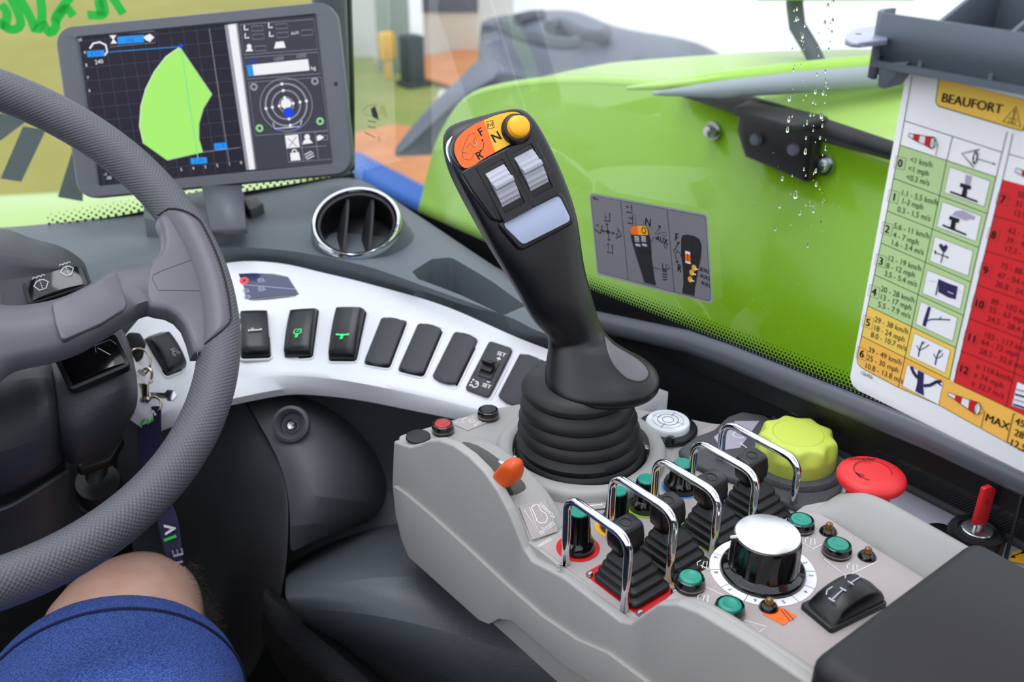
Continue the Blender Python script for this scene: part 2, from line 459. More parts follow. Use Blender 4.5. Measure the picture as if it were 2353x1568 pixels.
# vinyl side wall, sill tube
wl = MB(); wl.grid([[(x, y, z+(sill(y)-.79)-.02*max(0, min(1, (y-.44)/.13))) for y in (-.75, -.2, .0, .2, .4, .6, .8, .95)] for x, z in ((.556, .765), (.540, .757), (.541, .735), (.548, .70), (.552, .60), (.555, .3), (.555, 0))])
struct(wl.build('wall_right', 'vinyl', solid=.01))
tb = MB(); pts = [(.5305, y, sill(y)-.0160-.020*max(0, min(1, (y-.44)/.13))) for y in [-.75+i*.04 for i in range(43)]]
tb.tube(pts, .0, flat=(.0085, .0095, (0, 0, 1)), n=20)
struct(tb.build('trim_3', 'seal_grey'))
fl = MB(); fl.box(-1, .56, -.8, 1.05, -.03, 0); struct(fl.build('floor', 'floor_mat'))
fl = MB(); fl.box(-1.0, .56, 1.02, 1.05, 0, .72); struct(fl.build('wall_front', 'floor_mat'))
fl = MB(); fl.box(-1.05, -1.0, -.8, 1.05, 0, .90); struct(fl.build('shade_wall_left', 'floor_mat'))  # unseen wall, added and sized to block light from the door side
fl = MB(); fl.box(-1.0, .56, -.85, -.8, 0, 1.1); struct(fl.build('shade_wall_back', 'floor_mat'))  # unseen rear wall, added to darken the cab from behind the camera

# ---------------------------------------------------------------- outside the cab
GZ = -1.05
gd = MB(); gd.box(-60, 60, -10, 90, GZ-.1, GZ); struct(gd.build('ground', 'concrete'))
def gpoly(name, pts, m, z, kind='structure', h=.02):
    P = [PZ(x, y, z) for x, y in pts]; b = MB(); b.smooth = False; b.prism([(p.x, p.y) for p in P], z-h, z); return tag(b.build(name, m), kind=kind)
gpoly('grass_verge', [(-400, 640), (-400, -200), (820, -200), (820, 120), (960, 175), (1010, 200), (985, 300), (820, 480)], 'grass', GZ+.012, 'stuff', .01)
gpoly('path', [(960, 130), (1110, 105), (1160, 230), (1020, 190), (975, 180)], 'orange_ground', GZ+.06, h=.02)
gpoly('path', [(800, 310), (900, 285), (1010, 300), (1000, 480), (900, 420), (810, 345)], 'orange_ground', GZ+.07, h=.02)
bl = MB(); a, b = PZ(812, 360, GZ+.35), PZ(990, 455, GZ+.35)
d = (b-a).normalized(); bl.rbox(-.1, (b-a).length+.3, -.09, .09, -.25, 0, .02, frame(a, d, n=(0, 0, 1)))
tag(bl.build('steel_beam', 'blue_paint'), 'blurred blue painted beam lying by the orange path beyond the front corner', 'beam')
bd = thing('building', 'pale building with beige and cream wall panels and a dark window, far outside', 'building', PZ(950, 140, GZ))
def wallq(name, x0, x1, ytop, ybase, m, th=.3, base=None):
    A, B = PZ(x0, base or ybase, GZ), PZ(x1, ybase, GZ); b = MB(); d = (B-A); n = V((d.y, -d.x, 0)).normalized()
    H = 4.5 if ytop is None else PP(x0, ytop, A, n).z
    z0 = GZ+.013; b.smooth = False
    b.add([(*A.to_2d(), z0), (*B.to_2d(), z0), (*(B-n*th).to_2d(), z0), (*(A-n*th).to_2d(), z0), (*A.to_2d(), H), (*B.to_2d(), H), (*(B-n*th).to_2d(), H), (*(A-n*th).to_2d(), H)],
          [(0, 1, 2, 3), (4, 5, 6, 7), (0, 1, 5, 4), (1, 2, 6, 5), (2, 3, 7, 6), (3, 0, 4, 7)])
    return b.build(name, m, bd, world=True)
wallq('wall_panel', 780, 885, None, 135, 'wall_cream')
wallq('wall_panel', 975, 1100, None, 128, 'wall_beige')
wallq('plinth', 1100, 1180, None, 120, 'wall_cream')
A, B = PZ(975, 128, GZ), PZ(1100, 128, GZ); d = B-A; n = V((d.y, -d.x, 0)).normalized(); z0 = PP(1000, 28, A, n).z
b = MB(); b.smooth = False; q = n*.03; b.add([(*(A+q).to_2d(), z0), (*(B+q).to_2d(), z0), (*(B-n*.1).to_2d(), z0), (*(A-n*.1).to_2d(), z0), (*(A+q).to_2d(), z0+1.2), (*(B+q).to_2d(), z0+1.2), (*(B-n*.1).to_2d(), z0+1.2), (*(A-n*.1).to_2d(), z0+1.2)],
          [(0, 1, 2, 3), (4, 5, 6, 7), (0, 1, 5, 4), (1, 2, 6, 5), (2, 3, 7, 6), (3, 0, 4, 7)]); b.build('window', 'slate', bd, world=True)
c0 = PZ(908, 165, GZ); b = MB(); b.rbox(-.13, .13, -.13, .13, 0, 4.5, .03, T(*c0)); tag(b.build('building_column', 'column_green'), 'greyish green column standing in front of the pale building', 'column')
c0 = PZ(950, 200, GZ); b = MB(); b.rbox(-.09, .09, -.09, .09, .012, .48, .02, T(*c0)); b.rbox(-.12, .12, -.12, .12, .012, .06, .01, T(*c0)); tag(b.build('bollard', 'grey_dark'), 'dark green bollard on the grass in front of the beige wall', 'bollard')
c0 = PZ(893, 185, GZ); b = MB(); b.rbox(-.07, .07, -.05, .05, .20, .46, .02, T(*c0)); b.rbox(-.03, .03, -.03, .03, .012, .22, .01, T(*c0)); tag(b.build('marker_post', 'yellow_paint'), 'small yellow marker post beside the greyish green column', 'post')
# olive bank seen through the wet front window
b = MB(); rows = []
for k in range(6):
    rows.append([PZ(-250+i*140, 540-k*145+math.sin(i*1.7)*14, GZ+.06+.35*math.sin(k/5*1.57))+V((0, 0, .03*math.sin(i+k))) for i in range(8)])
b.grid(rows); tag(b.build('grass_bank', 'olive', sub=2), kind='stuff')
# lime green engine cover beyond the side window
hx = .90
top = [(955, 500), (966, 465), (1000, 335), (1060, 240), (1150, 207), (1300, 193), (1500, 203), (1650, 228), (1700, 245)]
tp = [PX(x, y, hx) for x, y in top]
tp = spline([V((0, p.y, p.z)) for p in tp], 40)+[V((0, y, z)) for y, z in ((.70, .846), (.65, .838), (.60, .828), (.54, .822), (.4, .815), (.1, .80), (-.5, .77))]
hd = thing('engine_cover', 'glossy lime green engine cover with a curved rim just outside the side window', 'engine cover', (hx, .6, .3))
b = MB(); b.grid([[(hx, p.y, p.z) for p in tp], [(hx-.004, p.y, (p.z*.7+.3*-.4)) for p in tp], [(hx-.02, p.y, -.5) for p in tp]])
b.build('side_panel', 'hood_green', hd, world=True, solid=.02)
b = MB(); rows = []
for k in range(5):
    a = k/4*math.pi/2; rows.append([(hx+.012*(1-math.cos(a)), p.y, p.z+.010*math.sin(a)) for p in tp])
b.grid(rows)
rows = []
for t in (0, .03, .25, .6, 1):
    rr = []
    for p in tp:
        yy = p.y; zz = p.z+.010+.03*math.sin(t*1.5)*(1 if yy < 1.1 else .2)
        xr = hx+.012+t*(.34-.28*max(0, min(1, (yy-.55)/.6))); rr.append((xr, yy-(.12*t if yy > .6 else 0), zz-(.0 if yy < 1.2 else t*.05)))
    rows.append(rr)
b2 = MB(); b2.grid(rows); b.build('rim', 'hood_green2', hd, world=True, solid=.006); b2.build('top_panel', 'pale_green', hd, world=True, solid=.006)  # top panel in a paler green: sky reflection put into its colour
for (x, y) in ((1640, 300), (1897, 378)):
    p = PX(x, y, hx-.004); m = nframe(p, (-1, 0, 0), (0, 1, 0)); b = MB(); b.lathe([(0, .012), (.006, .011), (.008, .006), (.008, 0)], m, 16); b.lathe([(0, .003), (.011, .003), (.011, 0)], m, 16)
    b.build('bolt', 'screw_metal', hd, world=True)
# seal strip and far green edge
st = MB(); st.tube([PZ(1500, 215, .872), PZ(1650, 206, .878), PZ(1850, 188, .882), PZ(2010, 176, .884), PZ(2200, 162, .884), PZ(2500, 140, .88)], [.002, .009, .012, .012, .012, .012], n=12); st.build('seal_strip', 'strip_grey', hd, world=True)
st = MB(); st.tube([PZ(1440, 203, .870), PZ(1650, 186, .880), PZ(1850, 167, .885), PZ(2010, 154, .887), PZ(2200, 138, .887), PZ(2500, 112, .885)], [.002, .010, .013, .013, .013, .013], n=12); st.build('far_edge', 'hood_green2', hd, world=True)
hg = thing('cover_hinge', 'black plastic hinge block clamped over the lime cover rim', 'hinge', PX(1790, 290, .88))
p = PX(1790, 300, .885); m = frame((.893, p.y, p.z), (0, -1, 0), n=(-1, 0, 0))   # u towards the driver's rear, v up?, n to the cab
b = MB(); b.prism(roundc([(-.050, .018), (.052, .018), (.052, -.045), (-.035, -.036), (-.050, -.01)], .006), 0, .018, m, bev=.004); b.build('clamp', 'black_plastic', hg, world=True)
b = MB(); b.prism(roundc([(-.045, .0), (.06, .0), (.056, .06), (-.03, .05)], .01), 0, .008, frame((.89, p.y, p.z+.018), (0, -1, 0), n=(0, 0, 1))@Matrix.Diagonal((1, -1, 1, 1)), bev=.002); b.build('hinge_plate', 'soft_black', hg, world=True)
for dx in (-.02, .03): MB().lathe([(0, .006), (.006, .005), (.007, 0)], m@T(dx, -.012, .018), 12).build('screw', 'slate', hg, world=True)
b = MB(); b.tube([PX(1560, 212, .893), PX(1700, 238, .888), PX(1870, 292, .885), PX(2060, 350, .885), PX(2300, 430, .885)], [.004, .012, .012, .009, .009], n=12); b.build('hinge_rod', 'black_rubber', hg, world=True)
mr = thing('mirror', 'green topped mirror on a bent black arm behind the lime cover', 'mirror', PZ(1880, 150, .87))
c0 = PZ(1885, 158, .87); d0 = (c0-CAM).dot(FW)
b = MB(); b.tube([PD(1888, 165, d0), PD(1862, 110, d0), PD(1832, 60, d0), PD(1826, 10, d0), PD(1830, -80, d0)], .010, n=12); b.build('arm', 'slate', mr, world=True)
b = MB(); q0 = PD(1880, -12, d0); b.rbox(-.085, .10, -.05, .05, 0, .012, .005, frame(q0, RT, n=(0, 0, 1))); b.build('mirror_head', 'hood_green2', mr, world=True)
# grey bodywork with mudguard, further out
gb = thing('mudguard', 'grey plastic mudguard and deck with tread ribs beyond the lime cover', 'mudguard', PZ(1300, 260, .2))
def row(pts): return pts
R1 = [PZ(*p) for p in [(1095, 38, .30), (1200, 22, .30), (1330, 8, .30), (1400, 60, .30), (1560, 75, .30), (1650, 105, .30), (1725, 172, .30), (1760, 230, .30)]]
R2 = [PZ(*p) for p in [(1100, 62, .30), (1200, 50, .30), (1330, 60, .30), (1400, 90, .30), (1520, 110, .30), (1620, 140, .30), (1690, 190, .30), (1740, 240, .28)]]
R3 = [PZ(*p) for p in [(1092, 66, .22), (1180, 105, .22), (1300, 130, .22), (1400, 150, .22), (1500, 170, .22), (1600, 190, .22), (1660, 230, .22), (1700, 260, .22)]]
R4 = [PZ(*p) for p in [(1092, 150, .1), (1110, 165, .16), (1250, 200, .18), (1350, 215, .18), (1450, 225, .18), (1550, 235, .18), (1620, 250, .18), (1680, 280, .18)]]
R5 = [PZ(*p) for p in [(1092, 150, -.1), (1110, 240, .0), (1250, 260, .1), (1350, 265, .1), (1450, 275, .1), (1550, 285, .1), (1620, 290, .1), (1680, 300, .1)]]
b = MB(); b.grid([R1, R2, R3, R4, R5]); b.build('deck', 'grey_body', gb, world=True, sub=2, solid=.03)
G0 = [(1100, 128, .3), (1060, 180, .3), (1000, 222, .3), (950, 275, .25), (915, 320, .2), (896, 350, .15)]
G1 = [(1160, 145, .25), (1150, 185, .28), (1080, 215, .28), (1010, 260, .24), (955, 310, .18), (905, 352, .14)]
G2 = [(1300, 200, .2), (1240, 225, .22), (1150, 240, .22), (1060, 275, .18), (980, 325, .12), (910, 362, .1)]
G3 = [(1300, 320, -.1), (1240, 330, -.1), (1150, 340, -.05), (1060, 358, .0), (980, 364, .03), (912, 364, .06)]
b = MB(); b.grid([[PZ(*p) for p in g_] for g_ in (G0, G1)]); b.build('guard', 'grey_body', gb, world=True, sub=2, solid=.02)
b = MB(); b.grid([[PZ(*p) for p in g_] for g_ in ([(x0*.6+x1*.4+6, y0*.6+y1*.4+10, z0*.6+z1*.4-.05) for (x0, y0, z0), (x1, y1, z1) in zip(G0, G1)], G2, G3)]); b.build('guard_inner', 'grey_dark', gb, world=True, sub=2, solid=.02)
for pts in ([(1150, 60), (1210, 85), (1290, 100), (1325, 97)], [(1262, 62), (1290, 55), (1340, 78), (1385, 86), (1392, 78)], [(1350, 172), (1400, 178), (1450, 196)], [(1460, 148), (1500, 158), (1545, 190)], [(1190, 45), (1220, 38), (1250, 36)]):
    b = MB(); b.tube([PZ(x, y, .30) for x, y in spline([V((x, y, 0)) for x, y in pts], 10) for x, y in [(x, y)]] if False else [PZ(q.x, q.y, .31) for q in spline([V((x, y, 0)) for x, y in pts], 10)], .03, n=8); b.build('tread_rib', 'slate', gb, world=True)

# pale green bodywork low outside the front window
b = MB(); b.grid([[PZ(x, y, z) for x, y in r] for z, r in ((.30, [(-300, 452), (0, 440), (150, 432), (330, 425), (520, 410), (760, 395)]), (.34, [(-300, 500), (0, 485), (150, 475), (330, 465), (520, 455), (760, 440)]), (.30, [(-300, 620), (0, 600), (150, 580), (330, 570), (520, 560), (760, 540)]))]); tag(b.build('front_bodywork', 'pale_green', sub=2, solid=.02), 'blurred pale green bodywork low outside the front window, behind the dashboard', 'bodywork')
# ================================================================ dashboard
def P3(l): return [PZ(*p) for p in l]
def DD(l): return [PD(*p) for p in l]
NC = 60
railU = spline(P3([(235, 850, .775), (262, 808, .775), (310, 745, .775), (380, 672, .775), (455, 625, .775), (540, 603, .775), (640, 606, .774), (740, 628, .772), (850, 655, .769), (1020, 705, .763), (1199, 783, .754), (1380, 850, .744), (1535, 905, .737)]), NC)
railL = spline(P3([(345, 965, .72), (375, 950, .72), (414, 925, .72), (450, 902, .72), (500, 882, .72), (556, 868, .72), (663, 861, .72), (745, 867, .72), (841, 882, .72), (984, 911, .718), (1130, 945, .715), (1310, 962, .715), (1500, 955, .715)]), NC)
railK = spline(P3([(350, 985, .709), (380, 972, .709), (418, 960, .709), (455, 940, .709), (505, 925, .709), (556, 912, .709), (663, 893, .709), (745, 895, .709), (841, 907, .709), (984, 935, .709), (1130, 962, .709), (1310, 980, .709), (1500, 972, .709)]), NC)
ip = thing('instrument_panel', 'white curved instrument panel strip carrying the rocker switches', 'instrument panel', PZ(700, 750, .745))
b = MB(); cols = []
for u, l, k in zip(railU, railL, railK):
    c_ = (u-l); up_ = c_.cross(V((0, 0, 1))); n = c_.normalized(); back = V((k.x-l.x, k.y-l.y, 0))
    o0 = V((0, .0, -.02)); cols.append([u+V((0, 0, -.02)), u, u+V((0, 0, .002))-c_*.015, l.lerp(u, .93)+V((0, 0, .001)), l.lerp(u, .66), l.lerp(u, .33), l.lerp(u, .04), l+V((0, 0, -.0006)), l+(k-l)*.12, k, k+V((0, .004, -.008)), u+V((0, 0, -.03))])
b.grid(cols, closed=True, capu=True)
ipo = b.build('panel_strip', ['trim_white', 'bevel_grey'], ip, world=True, auto=50)
# the front bevel is the same white plastic; it only faces away from the light

def on_strip(x, y):
    """point and frame (along, across, normal) of the strip under a pixel"""
    best = None
    for i in range(1, NC-1):
        m_ = railL[i].lerp(railU[i], .5); t = (railL[i+1].lerp(railU[i+1], .5)-railL[i-1].lerp(railU[i-1], .5)).normalized(); c_ = (railU[i]-railL[i]); n = t.cross(c_).normalized()
        p = PP(x, y, m_, n); off = abs((p-m_).dot(t))
        if best is None or off < best[0]: best = (off, p, t, n)
    return best[1], best[2], best[3]
def strip_frame(top, bot):
    cx, cy = (top[0]+bot[0])/2, (top[1]+bot[1])/2; p, t, n = on_strip(cx, cy)
    a, c_ = PP(top[0], top[1], p, n), PP(bot[0], bot[1], p, n); v = (a-c_); L = v.length; v.normalize()
    return frame(p, v.cross(n), v=v), L
def rocker_body(b, w, L, h=.006, arch=.0035, tilt=0):
    """a rocker cap, curved along its length; local x width, y length, z up"""
    rows = []; N = 14
    for i in range(N+1):
        y = -L/2+L*i/N; s = (y/(L/2)); z = h+arch*(1-s*s)*.9+tilt*s; e = 1-.5*max(0, abs(s)-.88)/.12
        rows.append([(-w/2, y, 0), (-w/2, y, z*e-.0012), (-w/2+.0012, y, z*e), (-w/6, y, z*e+.0003), (w/6, y, z*e+.0003), (w/2-.0012, y, z*e), (w/2, y, z*e-.0012), (w/2, y, 0)])
    b.grid(rows, capu=True); return b
def frame_ring(b, w, L, r, t, z0, z1):
    """rounded rim around a switch"""
    o = rpoly(-w/2-t, w/2+t, -L/2-t, L/2+t, r+t, 4); i = rpoly(-w/2, w/2, -L/2, L/2, r, 4)
    b.grid([[(x, y, z0) for x, y in o], [(x*.99, y*.995, z1) for x, y in o], [(x*1.01, y*1.005, z1) for x, y in i], [(x, y, z0) for x, y in i]], closed=True)
SW = {}
def icon_mirror(k):   # lit mirror/heater outline
    k.path([(-.0032, .001), (-.0026, .0052), (.0026, .0052), (.0032, .001), (.0015, -.0004), (-.0015, -.0004)], .0006, 'lit_green', 8, True); k.line((-.001, .002), (.0012, .0035), .0005, 'lit_green', 8)
    for i in range(4): k.line((-.0012, -.0014-i*.001), (.0012, -.0014-i*.001), .0005, 'lit_green', 8)
def icon_beacon(k):
    k.line((-.005, .003), (.005, .003), .0012, 'lit_green', 8); k.disc((-.0048, .0034), .001, 'lit_green', 8, 10); k.disc((.0048, .0034), .001, 'lit_green', 8, 10); k.line((-.0015, .0018), (.0015, .0018), .001, 'lit_green', 8)
    for i in range(3): k.line((-.0012, .0004-i*.001), (.0012, .0004-i*.001), .0005, 'lit_green', 8)
def icon_arm(k):
    k.line((-.005, 0), (.005, .0006), .001, 'ink_white', 8); k.ring((-.002, .0022), .001, .0003, 'ink_white', 8, 12); k.line((-.005, -.0012), (-.005, .0012), .0006, 'ink_white', 8); k.disc((.0048, .0009), .0009, 'ink_white', 8, 10)
def icon_wheels(k):
    for x, y in ((-.0025, -.002), (.0025, -.0016), (-.0005, .0018)): k.ring((x, y), .0012, .0003, 'ink_grey', 8, 14)
    k.path([(-.003, 0), (0, .0005), (.003, .0005), (.003, .003), (-.002, .003)], .0003, 'ink_grey', 8)
mat('lit_green', (30, 225, 110), .5, emit=1.2)
mat('lit_red', (235, 50, 50), .5, emit=.9)
def rocker(name, label, top, bot, w, icon=None, group=None, h=.007, lean=0, icon_y=-.006, yaw=0):
    M, L = strip_frame(top, bot); M = M@RZ(yaw)
    t = thing(name, label, 'switch', M, group)
    b = MB(); frame_ring(b, w+.0022, L+.0026, .003, .0016, -.001, .0009); b.build('bezel', 'trim_white', t)
    b = MB(); b.prism(rpoly(-w/2-.001, w/2+.001, -L/2-.0012, L/2+.0012, .003), -.001, .0004, bev=0); b.build('well', 'black_plastic', t)
    if icon is None:
        b = MB(); hw, hl = w/2, L/2
        po = roundc([(-hw, -hl+.0015), (-hw*.3, -hl-.0006), (hw*.3, -hl-.0006), (hw, -hl+.0015), (hw, hl-.0015), (hw*.3, hl+.0006), (-hw*.3, hl+.0006), (-hw, hl-.0015)], [.002, .004, .004, .002]*2)
        b.prism(po, 0, .0042, bev=.0007, seg=2); b.build('cap', 'blank_cover', t)
    else:
        b = MB(); rocker_body(b, w, L, h, .003, lean); c = b.build('cap', 'black_satin', t, auto=50)
        z = h+.003; k = Ink(M@T(0, icon_y, z+lean*(icon_y/(L/2)))@RX(math.degrees(-.10 if icon_y > 0 else .12)*.0+(-1 if icon_y > 0 else 1)*-12)); icon(k); k.build('symbol', t)
    return t
gB = 'blank switch covers on the white strip'
rocker('rocker_switch', 'black rocker switch with three small wheel symbols behind the steering wheel rim', (352, 775), (402, 855), .021, icon_wheels, lean=.001, icon_y=-.004)
rocker('rocker_switch', 'black rocker switch with a white arm symbol, partly hidden by the steering wheel rim', (583, 722), (588, 822), .0225, icon_arm, h=.008, icon_y=-.005)
rocker('rocker_switch', 'black rocker switch with a lit green mirror symbol', (702, 716), (687, 822), .0225, icon_mirror, h=.008, icon_y=-.008)
rocker('rocker_switch', 'tall black rocker switch with a lit green beacon symbol', (812, 718), (788, 828), .0225, icon_beacon, h=.010, lean=.003, icon_y=-.010)
rocker('switch_cover', 'blank dark cover on the white strip, just right of the green beacon switch', (907, 737), (867, 840), .0215, group=gB)
rocker('switch_cover', 'blank dark cover on the white strip, between two other blank covers', (991, 752), (945, 858), .0215, group=gB)
rocker('switch_cover', 'blank dark cover on the white strip, just left of the SET switch', (1074, 773), (1021, 881), .0215, group=gB)
rocker('switch_cover', 'blank dark cover partly behind the joystick bellows, right of the SET switch', (1226, 824), (1172, 929), .0215, group=gB)
# SET switch
M, L = strip_frame((1154, 796), (1097, 908)); w = .0215
t = thing('speed_switch', 'black slider switch with white SET plus and SET minus markings', 'switch', M)
b = MB(); frame_ring(b, w+.0022, L+.0026, .003, .0016, -.001, .0009); b.build('bezel', 'trim_white', t)
b = MB(); b.prism(rpoly(-w/2, w/2, -L/2, L/2, .003), 0, .004, bev=.0007); b.build('plate', 'blank_cover', t)
b = MB(); b.grid([[(x, y, z) for x, y in rpoly(-.0065, .0065, -.0085, .0075, .001, 2)] for z in (.004, .0052)]+[[(x*.8, y*.82, .0052) for x, y in rpoly(-.0065, .0065, -.0085, .0075, .001, 2)], [(x*.8, y*.82, .0041) for x, y in rpoly(-.0065, .0065, -.0085, .0075, .001, 2)]], closed=True); b.build('slot_frame', 'black_plastic', t)
b = MB(); b.rbox(-.005, .005, -.004, .003, .003, .008, .0006); b.prism(roundc([(0, 0), (.003, 0), (.0022, .008), (.0006, .008)], .0004), -.0048, .0048, frame((0, .0005, .006), (0, 1, 0), v=(0, 0, 1))); b.build('slider', 'black_plastic', t)
k = Ink(M@T(0, 0, .0042)); k.text('SET', (.0045, .0150), .0048, 'ink_white', 0, bold=.03); k.line((.0025, .0105), (.0061, .0105), .0008, 'ink_white'); k.line((.0043, .0088), (.0043, .0122), .0008, 'ink_white')
k.text('SET', (.0055, -.0145), .0048, 'ink_white', 0, bold=.03); k.line((.0040, -.0110), (.0068, -.0110), .0007, 'ink_white')
k.ring((-.004, -.0165), .0026, .0008, 'ink_white', 1, 20, -160, 120); k.line((-.004, -.0165), (-.0025, -.0150), .0007, 'ink_white'); k.disc((-.0072, -.0135), .0008, 'ink_white'); k.disc((-.0078, -.016), .0007, 'ink_white'); k.disc((-.0075, -.0185), .0008, 'ink_white')
k.build('lettering', t)
# instrument window with symbols
p, tt, n = on_strip(640, 662); M = frame(p, tt, n=n); k = Ink(M, .0003)
iw = thing('display_window', 'dark tinted indicator window with a red symbol and small white symbols', 'indicator display', M)
pts = [(470, 650), (500, 636), (538, 632), (580, 630), (627, 632), (681, 643), (731, 655), (713, 682), (638, 686), (552, 696), (480, 710)]
lp = [k.px(x, y) for x, y in pts]
b = MB(); b.prism(lp, .0004, .0014, M, bev=.0003); b.build('backing', 'screen_dark' if 'screen_dark' in MATS else 'black_gloss', iw, world=True)
mat('window_navy', (44, 52, 88), .18, coat=.6)
b = MB(); b.prism([(x*.97+.03*lp[5][0], y*.93+.07*lp[5][1]) for x, y in lp], .0014, .0018, M); b.build('glass', 'window_navy', iw, world=True)
k.lift = 1; k.eps = .0019
c_ = k.px(561, 649); k.ring(c_, .0032, .002, 'lit_red', 1.1, 14); k.line((c_[0]-.004, c_[1]-.003), (c_[0]-.001, c_[1]+.002), .0015, 'lit_red', 1.1)
for x, y in ((566, 672), (569, 686), (601, 648), (602, 668)):
    c_ = k.px(x, y); k.ring(c_, .0022, .0006, 'ink_grey', 1.1, 10); k.line((c_[0]-.004, c_[1]+.001), (c_[0]+.004, c_[1]-.001), .0005, 'ink_grey', 1.1); k.line((c_[0]-.002, c_[1]-.003), (c_[0]-.002, c_[1]+.003), .0005, 'ink_grey', 1.1)
k.line(k.px(540, 656), k.px(722, 672), .0006, 'ink_grey', 1.05)
k.build('symbols', iw)

# grey upper dashboard
B_ = P3([(-200, 525, .772), (0, 518, .772), (160, 505, .772), (330, 484, .773), (500, 452, .775), (660, 425, .778), (780, 405, .780), (838, 412, .778), (900, 450, .777), (985, 508, .775), (1080, 572, .772), (1200, 652, .768), (1285, 712, .764)])
M_ = P3([(-200, 610, .776), (0, 590, .776), (160, 560, .776), (330, 540, .779), (500, 500, .783), (640, 480, .785), (740, 470, .787), (838, 480, .787), (910, 520, .785), (1000, 560, .783), (1100, 625, .779), (1200, 690, .773), (1285, 742, .769)])
E_ = P3([(-200, 760, .782), (0, 690, .782), (160, 620, .785), (330, 588, .787), (450, 572, .788), (560, 568, .788), (660, 575, .789), (760, 592, .789), (859, 616, .787), (984, 660, .783), (1163, 725, .775), (1225, 755, .771), (1278, 774, .768)])
U_ = P3([(-200, 900, .770), (0, 850, .770), (150, 800, .770), (300, 735, .770), (430, 630, .772), (545, 603, .772), (640, 606, .771), (740, 628, .769), (850, 655, .766), (1000, 698, .760), (1180, 775, .752), (1225, 788, .750), (1274, 797, .748)])
N2 = 80
rb, rm, re, ru = [spline(q, N2) for q in (B_, M_, E_, U_)]
da = thing('dashboard', 'dark grey moulded dashboard top with an open pocket between vent and side window', 'dashboard', PZ(500, 540, .78))
b = MB(); cols = []
for i in range(N2):
    f_ = rb[i]; e = re[i]; m_ = rm[i]; u = ru[i]
    cols.append([f_+V((0, 0, -.09)), f_+V((0, 0, -.004)), f_+(m_-f_)*.08, f_.lerp(m_, .55), m_, m_.lerp(e, .5)+V((0, 0, .001)), e+(m_-e)*.10+V((0, 0, .001)), e+V((0, 0, -.0005)), e+(u-e)*.14+V((0, 0, -.001)), e.lerp(u, .6), u, u+V((0, 0, -.02)), u+V((0, .03, -.08))])
b.grid(cols, closed=True, capu=True)
dash = b.build('top_cover', 'dash_grey', da, world=True, auto=60)
def cut(o, mb_, world=True):
    """subtract a closed shape and keep the result as plain mesh"""
    c = mb_.build('cutter', o.data.materials[0] if o.data.materials else 'dash_grey', None)
    if o.parent: c.matrix_world = ROOT[o.parent.name].inverted()
    o2 = bpy.data.objects.new('tmp', o.data); COL.objects.link(o2)
    k = o2.modifiers.new('b', 'BOOLEAN'); k.operation = 'DIFFERENCE'; k.object = c; k.solver = 'EXACT'
    dg = bpy.context.evaluated_depsgraph_get(); me = bpy.data.meshes.new_from_object(o2.evaluated_get(dg))
    bpy.data.objects.remove(o2); cm = c.data; bpy.data.objects.remove(c); bpy.data.meshes.remove(cm)
    if len(me.polygons) > 4:
        old = o.data; o.data = me; me.name = o.name
        try: me.set_sharp_from_angle(angle=math.radians(60))
        except Exception: pass
pk = [PZ(x, y, z) for x, y, z in ((946, 616, .789), (992, 588, .787), (1036, 584, .785), (1130, 640, .780), (1209, 698, .775), (1162, 718, .778), (1060, 665, .786), (960, 628, .790))]
c_ = MB(); po = roundc([(p.x, p.y) for p in pk], .006); c_.prism(po, .725, .85)
cut(dash, c_)
# raised ring of the air vent
vc = PZ(820, 515, .808); vn = V((-.62*.52, -.78*.52, .854)).normalized(); vM = nframe(vc, vn, (.8, -.6, 0))
R = .0395
va = thing('air_vent', 'round air vent with a chrome ring and two dark vertical vanes', 'air vent', vM)
b = MB(); b.lathe([(R*1.28, -.040), (R*1.2, -.030), (R*1.10, -.018), (R*1.045, -.004), (R*1.02, 0), (R*.9, 0)], n=48); b.build('housing', 'dash_grey', va)
b = MB(); b.lathe([(R*1.02, -.001), (R*1.01, .0035), (R*.97, .0055), (R*.92, .0045), (R*.885, 0), (R*.88, -.003)], n=64); b.build('chrome_ring', 'chrome', va)
b = MB(); b.lathe([(R*.895, -.001), (R*.87, .002), (R*.82, .001), (R*.78, -.006), (R*.78, -.03), (0, -.031)], n=48); b.build('inner_ring', 'black_plastic', va)
for ox, an in ((-.010, 24), (.0125, 24)):
    b = MB(); h = math.sqrt((R*.79)**2-ox**2); rows = []
    for i in range(17):
        s = -1+2*i/16; y = h*s; zt = .003*(1-s*s)**.5; zz = -.022*(1-s*s)**.5-.002
        rows.append([(-.0012, y, zt), (.0012, y, zt), (.0016, y, zz), (-.0016, y, zz)])
    b.grid(rows, M=T(ox, 0, -.001)@RY(an), closed=True, capu=True); b.build('vane', 'soft_black', va, auto=50)
# lid line and small inset near the front window
p0 = PZ(270, 512, .7765); k = Ink(frame(p0, (PZ(310, 508, .7765)-p0), n=(0, 0, 1)), .0008); k.path([k.px(x, y) for x, y in ((236, 508), (298, 500), (303, 514), (243, 522))], .0006, 'dash_dark', 1, True); k.build('inset_line', da)

